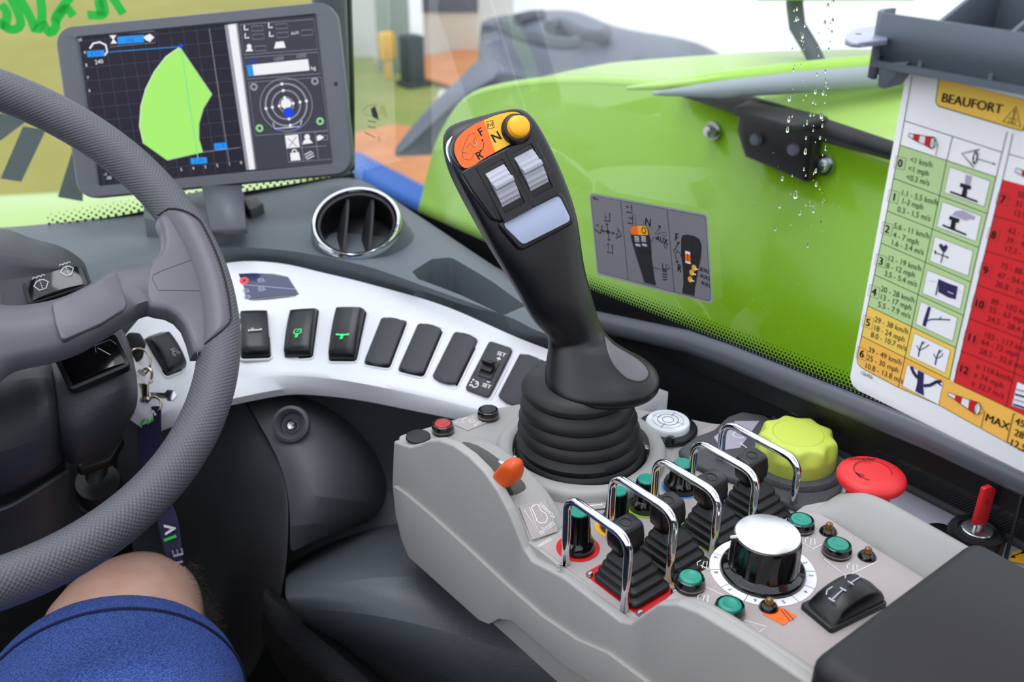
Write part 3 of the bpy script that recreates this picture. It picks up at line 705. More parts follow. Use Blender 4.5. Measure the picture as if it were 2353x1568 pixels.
# ---------------------------------------------------------------- lower dash covers
lw = thing('lower_cover', 'dark lower dashboard cover under the white strip with a recessed screw', 'cover', PD(750, 1050, .83))
b = MB(); b.grid([spline(DD(r), 16) for r in (
    [(556, 900, .905), (700, 885, .885), (850, 898, .87), (1000, 925, .85), (1120, 950, .83), (1300, 1000, .80)],
    [(575, 940, .90), (700, 920, .89), (850, 945, .88), (1000, 985, .86), (1100, 1020, .84), (1300, 1060, .81)],
    [(600, 1000, .92), (720, 1000, .91), (880, 1030, .90), (1000, 1050, .89), (1100, 1090, .88), (1300, 1140, .86)],
    [(620, 1200, .92), (740, 1150, .92), (900, 1130, .91), (1000, 1150, .90), (1100, 1200, .89), (1300, 1250, .88)],
    [(640, 1330, .90), (760, 1260, .90), (900, 1230, .885), (1000, 1230, .88), (1100, 1260, .87), (1300, 1300, .86)])])
b.build('recess_wall', 'cover_dark', lw, world=True, sub=1, solid=.004)
rows = [spline(DD(r), 14) for r in (
    [(556, 905, .885), (615, 900, .885), (700, 908, .90), (790, 948, .915), (850, 1000, .92), (890, 1055, .92)],
    [(562, 916, .858), (630, 912, .855), (715, 922, .865), (795, 960, .885), (850, 1010, .90), (888, 1062, .91)],
    [(590, 965, .835), (650, 965, .83), (725, 978, .832), (795, 1008, .85), (848, 1048, .875), (889, 1092, .905)],
    [(640, 1050, .81), (700, 1056, .805), (760, 1066, .812), (812, 1085, .83), (855, 1108, .86), (890, 1125, .90)],
    [(664, 1130, .80), (710, 1140, .792), (762, 1150, .80), (812, 1155, .82), (852, 1158, .85), (882, 1160, .895)],
    [(668, 1215, .80), (705, 1210, .795), (752, 1205, .805), (800, 1198, .83), (840, 1190, .86), (868, 1185, .90)],
    [(664, 1275, .815), (697, 1255, .815), (738, 1238, .825), (785, 1222, .85), (825, 1208, .88), (855, 1198, .91)])]
b = MB(); b.grid(rows); cv = b.build('cover', 'cover_dark', lw, world=True, sub=1)
# screw recess
q = PD(668, 975, .818); nn = V((-.50, -.62, .60)).normalized(); m = nframe(q, nn, (.8, -.6, 0))
b = MB(); b.lathe([(.0155, -.004), (.0150, .0015), (.0125, .0025), (.0105, .0005), (.009, -.007), (0, -.008)], m, 32); b.build('screw_recess', 'cover_dark', lw, world=True)
b = MB(); b.lathe([(.006, -.008), (.006, -.0055), (.0045, -.0045), (.004, -.002), (.0028, -.0008), (.0015, -.0012), (0, -.002)], m@T(0, -.001, 0), 24); b.build('screw', 'screw_metal', lw, world=True)
sd = thing('side_cover', 'dark grey vertical dash cover between steering wheel and recessed screw', 'cover', PD(600, 1150, .84))
b = MB(); b.grid([spline(DD(r), 12) for r in (
    [(150, 900, .95), (260, 930, .95), (380, 950, .93), (470, 925, .90), (530, 905, .885), (558, 903, .872)],
    [(150, 1000, .95), (260, 1020, .95), (390, 1030, .92), (490, 1000, .88), (560, 985, .855), (606, 985, .848)],
    [(150, 1070, .95), (260, 1090, .95), (390, 1110, .92), (500, 1090, .88), (590, 1070, .84), (650, 1062, .822)],
    [(150, 1110, .98), (260, 1115, .98), (380, 1190, .95), (510, 1160, .90), (610, 1140, .84), (670, 1130, .806)],
    [(150, 1250, 1.1), (260, 1250, 1.1), (380, 1290, 1.02), (500, 1260, .94), (600, 1250, .86), (670, 1215, .806)],
    [(150, 1400, 1.15), (260, 1400, 1.15), (380, 1400, 1.1), (500, 1400, 1.0), (600, 1370, .90), (664, 1310, .82)],
    [(150, 1600, 1.2), (260, 1600, 1.2), (380, 1600, 1.1), (500, 1600, 1.02), (580, 1560, .95), (640, 1420, .84)])])
b.build('cover', 'cover_dark', sd, world=True, sub=2, solid=.004)
ph = thing('console_plinth', 'rounded dark plinth beneath the light grey control console', 'plinth', PD(900, 1400, .74))
b = MB(); b.grid([spline(DD(r), 16) for r in (
    [(655, 1310, .90), (700, 1275, .91), (770, 1240, .92), (850, 1210, .92), (930, 1195, .91), (1000, 1190, .90), (1200, 1190, .89), (1500, 1300, .85)],
    [(652, 1320, .84), (705, 1285, .85), (775, 1248, .86), (855, 1215, .87), (935, 1203, .87), (1010, 1205, .87), (1200, 1215, .86), (1500, 1320, .82)],
    [(650, 1345, .785), (720, 1312, .785), (800, 1280, .79), (880, 1252, .80), (960, 1245, .81), (1050, 1250, .81), (1200, 1265, .80), (1500, 1370, .76)],
    [(648, 1372, .765), (730, 1350, .755), (830, 1330, .75), (930, 1320, .75), (1030, 1330, .755), (1130, 1360, .76), (1270, 1410, .75), (1500, 1490, .72)],
    [(662, 1400, .77), (760, 1405, .75), (870, 1420, .735), (980, 1445, .73), (1090, 1470, .73), (1200, 1505, .73), (1330, 1550, .72), (1500, 1610, .70)],
    [(690, 1425, .79), (790, 1460, .765), (900, 1505, .75), (1010, 1555, .745), (1120, 1610, .74), (1240, 1670, .74), (1370, 1720, .73), (1520, 1780, .71)],
    [(700, 1450, .86), (790, 1490, .84), (895, 1540, .83), (1000, 1600, .82), (1100, 1660, .82), (1220, 1720, .82), (1350, 1770, .8), (1500, 1830, .78)],
    [(690, 1600, .95), (760, 1640, .94), (850, 1700, .93), (950, 1760, .93), (1050, 1800, .93), (1150, 1850, .93), (1300, 1900, .92), (1450, 1950, .90)])])
b.build('cover', 'plinth_dark', ph, world=True, sub=2, solid=.004)
b = MB(); b.grid([spline(DD(r), 14) for r in (
    [(610, 1340, .86), (690, 1400, .84), (790, 1480, .82), (900, 1570, .81), (1050, 1700, .80)],
    [(605, 1350, .82), (680, 1415, .80), (775, 1490, .78), (880, 1585, .77), (1010, 1720, .76)],
    [(600, 1400, .81), (650, 1465, .79), (730, 1540, .77), (820, 1620, .76), (950, 1750, .75)],
    [(590, 1450, .86), (620, 1520, .86), (680, 1600, .86), (760, 1680, .85), (850, 1780, .85)])])
b.build('ribbed_edge', 'vinyl', ph, world=True, sub=1, solid=.004)
# ================================================================ steering wheel
wc = PD(-255, 676, .594); ta, tb_ = .634, .217
wn = V((math.sin(ta)*math.sin(tb_), -math.sin(ta)*math.cos(tb_), math.cos(ta))).normalized()
WM = nframe(wc, wn, (1, 0, 0)); RW, RT_ = .194, .0146
def grip_mat():
    m = mat('wheel_grip', (80, 81, 88), .42); n = m.node_tree; p = n.nodes['Principled BSDF']
    tcn = n.nodes.new('ShaderNodeTexCoord'); sp = n.nodes.new('ShaderNodeSeparateXYZ'); n.links.new(tcn.outputs['UV'], sp.inputs[0])
    def mth(op, a, b=None):
        k = n.nodes.new('ShaderNodeMath'); k.operation = op
        for i, q in enumerate((a, b)):
            if q is None: continue
            if isinstance(q, (int, float)): k.inputs[i].default_value = q
            else: n.links.new(q, k.inputs[i])
        return k.outputs[0]
    kk = 2*math.pi/.0029
    u = mth('MULTIPLY', sp.outputs['X'], kk); v = mth('MULTIPLY', sp.outputs['Y'], kk*.9)
    a = mth('SINE', mth('MULTIPLY', mth('ADD', u, v), .5)); c_ = mth('SINE', mth('MULTIPLY', mth('SUBTRACT', u, v), .5)); h = mth('ABSOLUTE', mth('MULTIPLY', a, c_))
    bn = n.nodes.new('ShaderNodeBump'); bn.inputs['Strength'].default_value = .42; bn.inputs['Distance'].default_value = .0008
    n.links.new(h, bn.inputs['Height']); n.links.new(bn.outputs[0], p.inputs['Normal'])
grip_mat()
sw = thing('steering_wheel', 'dark grey steering wheel with dimpled grip rim and a broad smooth spoke', 'steering wheel', WM)
b = MB(); NR = 160; NT = 24; rows = []
def rimpt(a, c, k=1.0):
    r = RW+RT_*k*math.cos(c)*.97; return V((r*math.cos(a), r*math.sin(a), RT_*k*math.sin(c)*1.06))
vs = [rimpt(2*math.pi*i/NR, 2*math.pi*j/NT) for i in range(NR) for j in range(NT)]
fs = [(i*NT+j, i*NT+(j+1) % NT, ((i+1) % NR)*NT+(j+1) % NT, ((i+1) % NR)*NT+j) for i in range(NR) for j in range(NT)]
b.add(vs, fs); rim = b.build('rim', 'wheel_grip', sw, auto=0)
me = rim.data; uvl = me.uv_layers.new(name='uv')
for pl_ in me.polygons:
    q = []
    for li in pl_.loop_indices:
        c_ = me.vertices[me.loops[li].vertex_index].co; q.append([math.atan2(c_.y, c_.x), math.atan2(c_.z, math.hypot(c_.x, c_.y)-RW)])
    for d_ in (0, 1):
        if max(z[d_] for z in q)-min(z[d_] for z in q) > math.pi:
            for z in q:
                if z[d_] < 0: z[d_] += 2*math.pi
    for li, z in zip(pl_.loop_indices, q): uvl.data[li].uv = (z[0]*RW, z[1]*RT_)
WI = WM.inverted()
def wpx(x, y, dz=0):
    q = WI @ PP(x, y, wc+wn*dz, wn); return V((q.x, q.y))
a0 = math.atan2(*reversed(wpx(372, 497))); a1 = math.atan2(*reversed(wpx(455, 812)))
if a0 < a1: a0, a1 = a1, a0
rows = []
for i in range(31):
    s = i/30; a = a1+(a0-a1)*s; e = min(1, min(s, 1-s)*6)**.5; c0_, c1_ = math.radians(180-100*e-6), math.radians(180+100*e+6)
    rows.append([rimpt(a, c0_+(c1_-c0_)*j/16, 1.0+.035*(1 if 0 < j < 16 else -1)) for j in range(17)])
b = MB(); b.grid(rows); b.build('spoke_sleeve', 'wheel_smooth', sw)
edge_u = [(-260, 640), (-120, 672), (0, 702), (60, 702), (130, 688), (190, 662), (240, 634), (270, 616), (300, 611), (330, 605), (360, 594), (374, 572), (374, 540), (362, 500)]
edge_i = [(-200, 800), (-100, 812), (0, 812), (60, 802), (130, 786), (200, 762), (260, 730), (300, 706), (345, 690), (385, 692), (420, 712), (440, 745), (452, 790), (455, 820)]
edge_l = [(-90, 1010), (-40, 935), (0, 880), (40, 853), (110, 838), (180, 815), (250, 775), (300, 742), (340, 727), (378, 724), (410, 740), (432, 772), (443, 812)]
NS = 46; wr = lambda e, z: [V((*wpx(p.x, p.y, z), z)) for p in spline([V((*q, 0)) for q in e], NS)]
U_a, U_b, I_a, L_a, L_b = wr(edge_u, -.012), wr(edge_u, .003), wr(edge_i, .0070), wr(edge_l, -.006), wr(edge_l, -.014)
mid_ = [a_.lerp(b_, .06)+V((0, 0, .0034)) for a_, b_ in zip(U_b, I_a)]; mid2 = [a_.lerp(b_, .5)+V((0, 0, .0016)) for a_, b_ in zip(mid_, I_a)]
b = MB(); b.grid([[r_[i] for r_ in (U_a, U_b, mid_, mid2, I_a, [a_.lerp(b_, .5)+V((0, 0, .0015)) for a_, b_ in zip(I_a, L_a)], L_a, L_b)] for i in range(NS)], closed=True, capu=True); spk = b.build('spoke', 'wheel_smooth', sw, auto=60)
wp_ = [tuple(wpx(x, y, .006)) for x, y in ((362, 502), (371, 525), (375, 550), (372, 573), (362, 590), (345, 604), (334, 630), (331, 660), (335, 690), (345, 707), (362, 712), (385, 716), (405, 726), (422, 745), (434, 775), (444, 812))]+[((RW-.002)*math.cos(a1+(a0-a1)*i/14), (RW-.002)*math.sin(a1+(a0-a1)*i/14)) for i in range(15)]
b = MB(); b.prism(wp_, -.007, .0086, bev=.0040, seg=3, smooth=True); b.build('web', 'wheel_smooth', spk, auto=60)
b = MB(); b.tube([rimpt(a1+(a0-a1)*i/40, math.radians(180-100*(min(1, min(i/40, 1-i/40)*6)**.5)-8), 1.03) for i in range(41)], .0007, n=6); b.build('seam_line', 'ink_black', sw)
pd = [tuple(wpx(x, y, .008)) for x, y in ((118, 700), (160, 684), (215, 655), (258, 628), (268, 632), (290, 702), (285, 714), (230, 748), (150, 783), (140, 782), (126, 745))]
b = MB(); b.prism(roundc(pd, .003, 3), .004, .0100, bev=.0009, seg=2, smooth=True); b.build('spoke_pad', 'wheel_smooth', spk, auto=60)
k = Ink(WM@T(0, 0, .0088), .0001); k.path([(k.px(x, y)) for x, y in ((440, 597), (372, 622), (352, 632), (350, 642), (364, 667), (470, 668))], .0004, 'ink_soft', 1); k.build('seam', spk)
b = MB(); b.lathe([(.058, -.024), (.060, -.004), (.054, .004), (.04, .008), (0, .010)], n=40); b.build('hub', 'wheel_smooth', sw)
b = MB(); b.prism(roundc([tuple(wpx(x, y, 0)) for x, y in ((-330, 780), (-150, 790), (-85, 1000), (-110, 1120), (-170, 1340), (-250, 1350), (-330, 1200), (-360, 950))], .008, 4), -.012, .0066, bev=.004, seg=3, smooth=True); b.build('spoke', 'wheel_smooth', sw, auto=60)

# ---------------------------------------------------------------- steering column
sc_ = thing('steering_column', 'dark grey textured steering column shroud behind the wheel with two rocker pods', 'steering column', PD(100, 900, .70))
b = MB(); b.tube([wc-wn*.022, wc-wn*.15, wc-wn*.32], [.042, .05, .06], n=24); b.build('column_core', 'column_dark', sc_, world=True)
def loft(name, rws, m, par, n=14, sub=1, solid=.003, closed=False, label=None):
    b = MB(); b.grid([spline(DD(r), n) for r in rws], closed=closed); return b.build(name, m, par, world=True, sub=sub, solid=solid, label=label)
loft('upper_cowl', [
    [(-200, 545, .82), (0, 522, .82), (70, 545, .82), (130, 558, .82), (165, 575, .82), (195, 600, .815)],
    [(-200, 550, .79), (0, 534, .79), (60, 552, .79), (115, 568, .79), (165, 590, .79), (202, 612, .80)],
    [(-200, 600, .755), (0, 585, .755), (60, 600, .755), (110, 612, .76), (160, 618, .77), (204, 622, .79)],
    [(-200, 660, .76), (0, 640, .76), (50, 632, .765), (110, 626, .77), (160, 624, .78), (206, 628, .79)],
    [(-200, 760, .74), (0, 730, .745), (60, 700, .75), (110, 680, .755), (160, 655, .765), (210, 640, .78)],
    [(-200, 860, .74), (0, 800, .745), (60, 770, .75), (120, 740, .755), (170, 710, .765), (222, 670, .78)]], 'column_grey', sc_, sub=2)
loft('lower_cowl', [
    [(100, 800, .73), (170, 775, .73), (230, 755, .74), (272, 748, .75), (285, 760, .78)],
    [(105, 815, .70), (170, 795, .70), (230, 775, .705), (275, 765, .715), (300, 790, .75)],
    [(120, 850, .675), (180, 860, .675), (240, 850, .68), (290, 835, .69), (314, 850, .73)],
    [(125, 900, .665), (180, 920, .665), (240, 915, .67), (295, 890, .685), (320, 895, .72)],
    [(130, 960, .665), (180, 975, .665), (230, 965, .675), (280, 940, .69), (318, 935, .73)],
    [(135, 1000, .67), (180, 1005, .67), (220, 1000, .68), (265, 980, .70), (305, 960, .74)],
    [(140, 1035, .69), (178, 1052, .69), (215, 1035, .70), (255, 1008, .72), (290, 980, .75)],
    [(140, 1060, .74), (172, 1075, .74), (215, 1055, .74), (255, 1030, .75), (285, 1000, .77)]], 'column_grey', sc_, sub=2)
loft('hub_shroud', [
    [(-200, 860, .70), (0, 845, .69), (60, 838, .68), (110, 830, .68), (125, 835, .70)],
    [(-200, 900, .665), (0, 880, .665), (60, 862, .66), (112, 862, .66), (135, 880, .69)],
    [(-200, 960, .65), (0, 950, .65), (60, 935, .65), (120, 930, .65), (146, 945, .69)],
    [(-200, 1050, .645), (0, 1040, .645), (60, 1020, .65), (120, 1005, .66), (148, 1000, .70)],
    [(-200, 1150, .66), (0, 1120, .66), (60, 1095, .665), (115, 1070, .67), (147, 1045, .71)],
    [(-200, 1200, .69), (0, 1155, .69), (60, 1125, .69), (112, 1095, .695), (146, 1062, .72)]], 'column_dark', sc_, sub=2)
loft('lower_shroud', [
    [(-200, 1200, .69), (0, 1160, .69), (60, 1130, .69), (110, 1098, .695), (160, 1070, .72)],
    [(-200, 1215, .675), (0, 1172, .675), (60, 1142, .675), (112, 1110, .68), (164, 1078, .71)],
    [(-200, 1270, .70), (0, 1210, .70), (60, 1180, .70), (115, 1150, .705), (162, 1110, .73)],
    [(-200, 1350, .72), (0, 1290, .72), (60, 1270, .72), (120, 1240, .73), (160, 1180, .75)],
    [(-200, 1450, .78), (0, 1400, .78), (60, 1370, .78), (120, 1330, .78), (160, 1260, .80)]], 'column_dark', sc_, sub=2)
b = MB(); b.tube([PD(230, 1030, .80), PD(222, 1080, .79), PD(215, 1130, .79)], .008, n=14); b.tube([PD(255, 1040, .82), PD(248, 1100, .80)], .006, n=10)
q = PD(224, 1105, .785); m = nframe(q, (-.1, -.45, .88)); b.lathe([(0, .0), (.0165, -.001), (.0175, -.004), (.0175, -.020), (.0195, -.022), (.0195, -.026), (.019, -.026)], m, 28); b.lathe([(.0165, -.026), (.016, -.09), (.014, -.2)], m, 24)
b.build('tilt_joint', 'black_rubber', sc_, world=True)
b = MB(); b.prism(roundc([(-.02, -.012), (.004, -.014), (.02, .0), (.012, .014), (-.016, .012)], .004), 0, .012, nframe(PD(230, 1045, .77), (-.1, -.5, .85)), bev=.002); b.build('tilt_lever', 'black_plastic', sc_, world=True)
# the two rocker pods
def pod(name, label, quad, dep, icon):
    P_ = [PD(x, y, d) for (x, y), d in zip(quad, dep)]; o = sum(P_, V())/4
    u = ((P_[1]-P_[0])+(P_[2]-P_[3])).normalized(); v_ = ((P_[0]-P_[3])+(P_[1]-P_[2])).normalized(); M = frame(o, u, v=v_); I = M.inverted()
    if M.col[2].to_3d().dot(FW) > 0: M = M@RX(180); I = M.inverted()
    t = thing(name, label, 'switch', M); w2 = abs((I@P_[1]).x-(I@P_[0]).x)/2; h2 = ((P_[0]-P_[3]).length+(P_[1]-P_[2]).length)/4
    b = MB(); b.prism(rpoly(-w2, w2, -h2, h2, .004), -.006, .003, bev=.0015); b.build('housing', 'black_plastic', t)
    b = MB(); rows = []
    for i in range(13):
        s = -1+i/6; x = s*w2*.84; z = .004+.0035*(1-s*s); rows.append([(x, -h2*.82, .002), (x, -h2*.8, z), (x, 0, z+.0006), (x, h2*.8, z), (x, h2*.82, .002)])
    b.grid(rows, capu=True); b.build('rocker', 'black_gloss', t, auto=50)
    k = Ink(M@T(0, 0, .0078), .0002); icon(k, w2, h2); k.build('symbol', t); return t
def ic_wiper(k, w2, h2):
    for cx, cy, s in ((-w2*.38, -h2*.1, 1), (w2*.52, h2*.35, .9)):
        a = .0052*s; k.path([(cx-a, cy+a*.4), (cx-a*.5, cy+a*.95), (cx, cy+a*1.1), (cx+a*.5, cy+a*.95), (cx+a, cy+a*.4), (cx+a*.45, cy-a*.5), (cx-a*.45, cy-a*.5)], .0005, 'ink_white', 1, True)
        for j in range(4): k.line((cx, cy-a*.3+j*a*.35), (cx, cy-a*.15+j*a*.35), .0005, 'ink_white')
        for j in (-1, 0, 1): k.ring((cx+j*a*.6, cy+a*1.5), a*.25, .0004, 'ink_white', 1, 10, 0, 180)
pod('wiper_switch', 'black rocker pod with windscreen wiper and washer symbols above the wheel spoke', [(48, 652), (190, 612), (215, 655), (60, 712)], [.752, .765, .76, .745], ic_wiper)
def ic_rear(k, w2, h2):
    k.path([(w2*.2, h2*.15), (w2*.25, h2*.5), (w2*.75, h2*.5), (w2*.85, h2*.15)], .0004, 'ink_grey', 1); k.line((w2*.3, h2*.35), (w2*.55, -h2*.25), .0005, 'ink_white')
    for j in range(3): k.line((w2*(.2+.22*j), h2*.72), (w2*(.33+.22*j), h2*.72), .0005, 'ink_grey')
pod('wiper_switch', 'black rocker pod with a single wiper line symbol below the wheel spoke', [(128, 822), (270, 765), (298, 845), (158, 905)], [.668, .685, .675, .66], ic_rear)

# ---------------------------------------------------------------- key, ring and lanyard
kt = thing('ignition_key', 'black headed ignition key in the column lock beside the key ring', 'key', PD(305, 800, .77))
b = MB(); M = frame(PD(303, 798, .765), RT*.9-UP*.3, v=UP*.9+RT*.2); b.prism(roundc([(-.007, -.010), (.005, -.014), (.010, -.006), (.009, .006), (.002, .012), (-.006, .010)], .004), -.0025, .0025, M, bev=.001); b.build('key_head', 'soft_black', kt, world=True)
b = MB(); b.lathe([(0, .006), (.006, .006), (.007, .004), (.007, -.01)], frame(PD(320, 828, .785), RT, v=UP), 20); b.build('lock', 'black_plastic', kt, world=True)
kr = thing('key_ring', 'silver key ring with swivel clip and a spare key hanging below the ignition', 'key ring', PD(325, 860, .765))
b = MB(); c_ = PD(318, 833, .762); b.tube([c_+RT*(.0078*math.cos(t_))+UP*(.0105*math.sin(t_))+FW*(.004*math.cos(t_)) for t_ in [2*math.pi*i/32 for i in range(32)]], .0009, n=8, closed=True); b.build('split_ring', 'nickel', kr, world=True)
b = MB(); c_ = PD(330, 873, .76); b.tube([c_+RT*(.0055*math.cos(t_)+.002*math.sin(t_))+UP*(.0085*math.sin(t_))+FW*(.003*math.sin(t_)) for t_ in [2*math.pi*i/32 for i in range(28)]], .0011, n=8)
b.tube([PD(318, 852, .757), PD(330, 860, .757)], .0014, n=8); b.tube([PD(342, 880, .757), PD(352, 876, .757)], [.0014, .0006], n=8); b.rbox(-.004, .004, -.0055, .0055, -.0012, .0012, .001, frame(PD(330, 898, .757), RT, v=UP)); b.lathe([(0, .002), (.0035, .002), (.0045, 0), (.0035, -.002), (0, -.002)], frame(PD(333, 918, .757), RT, n=UP), 16)
b.build('swivel_clip', 'nickel', kr, world=True)
b = MB(); c_ = PD(354, 930, .76); b.tube([c_+RT*(.0055*math.cos(t_))+UP*(.0055*math.sin(t_)) for t_ in [math.radians(a) for a in range(-70, 200, 12)]], .001, n=8); b.build('loop', 'nickel', kr, world=True)
b = MB(); b.prism(roundc([(-.012, -.002), (.004, -.003), (.0045, -.0045), (.009, -.0045), (.012, .0), (.009, .004), (.004, .004), (.002, .0015), (-.012, .001)], .0006), -.0008, .0008, frame(PD(372, 907, .765), RT-UP*.08, v=UP), bev=.0002); b.build('spare_key', 'chrome_soft', kr, world=True)
ln = thing('lanyard', 'navy lanyard with white and green woven logo hanging from the key ring', 'lanyard', PD(345, 1000, .765))
def ribbon(name, pts, w2, m):
    b = MB(); rows = []
    for x, y, d, tx, ty in pts: c_ = PD(x, y, d); a = RT*tx+UP*ty; rows.append([c_-a*w2, c_, c_+a*w2])
    b.grid(rows); return b.build(name, m, ln, world=True, sub=2, solid=.001)
ribbon('strap', [(345, 935, .762, .97, .2), (342, 960, .765, .99, .1), (344, 1010, .77, 1, 0), (347, 1060, .775, 1, 0), (355, 1120, .78, 1, 0), (372, 1180, .79, .95, -.2)], .0095, 'navy')
ribbon('strap_end', [(372, 1160, .79, .9, .3), (386, 1200, .785, .9, .3), (393, 1240, .785, .85, .45), (398, 1270, .785, .75, .5), (402, 1300, .785, .7, .6), (408, 1350, .79, .7, .5)], .0090, 'navy')
k = Ink(frame(PD(342, 965, .7625), RT, v=UP), .0003); k.path([(-.004, .001), (-.001, .006), (.001, .002), (.004, .007), (.0055, .0035)], .002, 'ink_white', 4); k.path([(-.006, -.004), (-.001, .0035), (0, -.003), (.004, .0005)], .002, 'marker_green', 5)
k.build('logo', ln)
k = Ink(frame(PD(392, 1222, .781), RT*.93+UP*.15, v=UP*.93-RT*.15), .0003); k.text('V', (0, .002), .013, 'ink_white', 90, 2, bold=.03); k.line((-.006, -.006), (.004, -.004), .0022, 'marker_green', 2)
k.text('E', (.003, -.0175), .012, 'ink_grey', 95, 2, bold=.02); k.text('M', (.002, -.0285), .012, 'ink_grey', 95, 2, bold=.02); k.build('lettering', ln)

# ---------------------------------------------------------------- monitor
ma, mt_, mr_ = -.667, .355, .093
U0 = V((math.cos(ma), math.sin(ma), 0)); N0 = V((math.sin(ma), -math.cos(ma), 0)); V0 = V((0, 0, 1))*math.cos(mt_)-N0*math.sin(mt_)
MU = U0*math.cos(mr_)+V0*math.sin(mr_); MV = V0*math.cos(mr_)-U0*math.sin(mr_)
MM = frame(PD(471, 232, .92), MU, v=MV)
mo = thing('monitor', 'grey framed touchscreen monitor showing a green working area diagram', 'monitor', MM)
I = MM.inverted(); hw, hh = .1295, .078
dc = [(I@PP(x, y, MM.translation, MM.col[2].to_3d())) for x, y in ((168, 85), (722, 38), (762, 375), (235, 426))]
bx = [(q.x, q.y) for q in dc]
b = MB(); o = rpoly(-hw, hw, -hh, hh, .017, 8); n_ = len(o)
# inner loop matched to the outer by angle
inner = rpoly(min(bx[0][0], bx[3][0])*.5+max(bx[0][0], bx[3][0])*.5, (bx[1][0]+bx[2][0])/2, (bx[2][1]+bx[3][1])/2, (bx[0][1]+bx[1][1])/2, .0012, 8)
S = lambda L, k, z: [(x*k, y*k, z) for x, y in L]
ins = lambda k: [(a[0]+(c[0]-a[0])*k, a[1]+(c[1]-a[1])*k) for a, c in zip(o, inner)]
b.grid([S(o, .93, -.034), S(o, .985, -.028), S(o, 1, -.014), S(o, 1, -.003), [(x, y, 0) for x, y in ins(.10)], [(x, y, 0) for x, y in ins(.86)], [(x, y, -.0010) for x, y in ins(.93)], [(x, y, -.0035) for x, y in ins(1)]], closed=True)
b.add(S(o, .93, -.034), [tuple(range(n_))]); mhs = b.build('housing', 'monitor_grey', mo, auto=40)
b = MB(); b.lathe([(0, .0004), (.0015, .0004), (.002, 0)], T(.1215, .004, 0), 12); b.build('light_sensor', 'ink_black', mhs)
def em(name, c, e=.85):
    p = mat(name, c, .35, emit=1.0, spec=.1).node_tree.nodes['Principled BSDF']; p.inputs['Base Color'].default_value = (.004, .004, .006, 1)
em('s_dark', (34, 32, 46), .9); em('s_dark2', (62, 64, 76), .9); em('s_line', (92, 92, 110), .8); em('s_green', (168, 240, 112), .85); em('s_white', (240, 240, 246), .9); em('s_blue', (30, 150, 240), .9); em('s_deep', (20, 70, 220), .9); em('s_grey', (150, 152, 165), .8); em('s_cyan', (120, 220, 160), .85); em('s_lgreen', (150, 220, 140), .85)
k = Ink(MM@T(0, 0, -.0032), .00012); kp = k.px; k.toc = lambda x, y: kp(x, y)
# pixel tables are on the bezel plane; the panel behind is a hair deeper
k.poly([(165, 82), (726, 34), (766, 378), (232, 430)], 's_dark', 1)
k.poly([(545, 53), (726, 36), (764, 377), (588, 390)], 's_dark2', 2)
k.poly([(516, 58), (546, 54), (590, 389), (566, 391)], 's_grey', 2); k.poly([(524, 57), (542, 55), (586, 389), (573, 390)], 's_white', 3)
for i in range(11):
    t_ = i/11; k.line((178+30*i+2, 84-2.7*i), (240+28.5*i, 425-3.1*i), .00022, 's_line', 2)
for i in range(11):
    y0 = 88+30.5*i; k.line((170+i*6, y0+8), (520+i*4.4, y0-24), .00022, 's_line', 2)
k.line((481, 66), (527, 374), .0005, 's_grey', 3)
k.poly([(414, 108), (488, 217), (468, 250), (458, 285), (458, 320), (467, 350), (385, 369), (330, 330), (321, 290), (324, 245), (335, 205), (355, 165), (382, 130)], 's_green', 4)
k.path([(414, 108), (488, 217), (468, 250), (458, 285), (458, 320), (467, 350), (385, 369)], .0006, 's_grey', 5); k.path([(330, 330), (321, 290), (324, 245), (335, 205), (355, 165), (382, 130), (414, 108)], .0006, 's_white', 5)
k.line((416, 110), (456, 368), .0008, 's_cyan', 6); k.disc((416, 106), .0022, 's_deep', 6, 14); k.line((250, 120), (412, 108), .0006, 's_blue', 5); k.line((467, 350), (552, 339), .0005, 's_grey', 5)
k.path([(252, 80), (355, 72), (357, 98), (254, 108)], .0004, 's_grey', 5, True)
def chip(x0, y0, x1, y1, t_, lay=6):
    k.poly([(x0, y0), (x1, y0-(x1-x0)*.075), (x1+2, y1-(x1-x0)*.075), (x0+2, y1)], 's_blue', lay); k.text(t_, ((x0+x1)/2, (y0+y1)/2-2), .0048, 's_deep', 4, lay+1)
chip(270, 85, 330, 102, '0kg'); chip(200, 118, 240, 132, '8.5m'); chip(438, 364, 475, 378, '2.5m'); chip(492, 330, 521, 345, '61.8')
k.poly([(252, 82), (268, 81), (262, 90), (270, 100), (255, 101), (260, 91)], 's_white', 6); k.poly([(330, 85), (345, 78), (355, 86), (345, 97), (335, 92)], 's_white', 6)
k.path([(207, 112), (215, 100), (230, 97), (244, 104), (247, 120), (240, 128)], .0016, 's_white', 6)
k.text('240', (228, 142), .0052, 's_white', 4, 6)
for i, t_ in enumerate(('10', '9', '8', '7', '6')): k.text(t_, (184+7*i if i == 0 else 192+3.5*i, 92+29*i), .0038, 's_white', 4, 6)
for i in range(6): k.text('%d' % (5-i), (417+27.5*i, 390-3.2*i), .0038, 's_white', 4, 6)
k.text('-1', (242, 401), .004, 's_white', 4, 6); k.text('-30', (250, 409), .004, 's_white', 4, 6)
def box_(x0, y0, x1, y1, w_=.0004, m_='s_grey'):
    sk = .075; k.path([(x0, y0), (x1, y0-(x1-x0)*sk), (x1+(y1-y0)*.13, y1-(x1-x0)*sk), (x0+(y1-y0)*.13, y1)], w_, m_, 5, True)
box_(552, 57, 721, 126); box_(562, 133, 731, 182); box_(571, 190, 738, 312); box_(655, 309, 756, 373)
for x, y in ((566, 63), (622, 58), (568, 82), (624, 78)):
    k.path([(x-4, y-5), (x-4, y+6), (x+5, y+5)], .0011, 's_white', 6); box_(x+12, y-2, x+38, y+9)
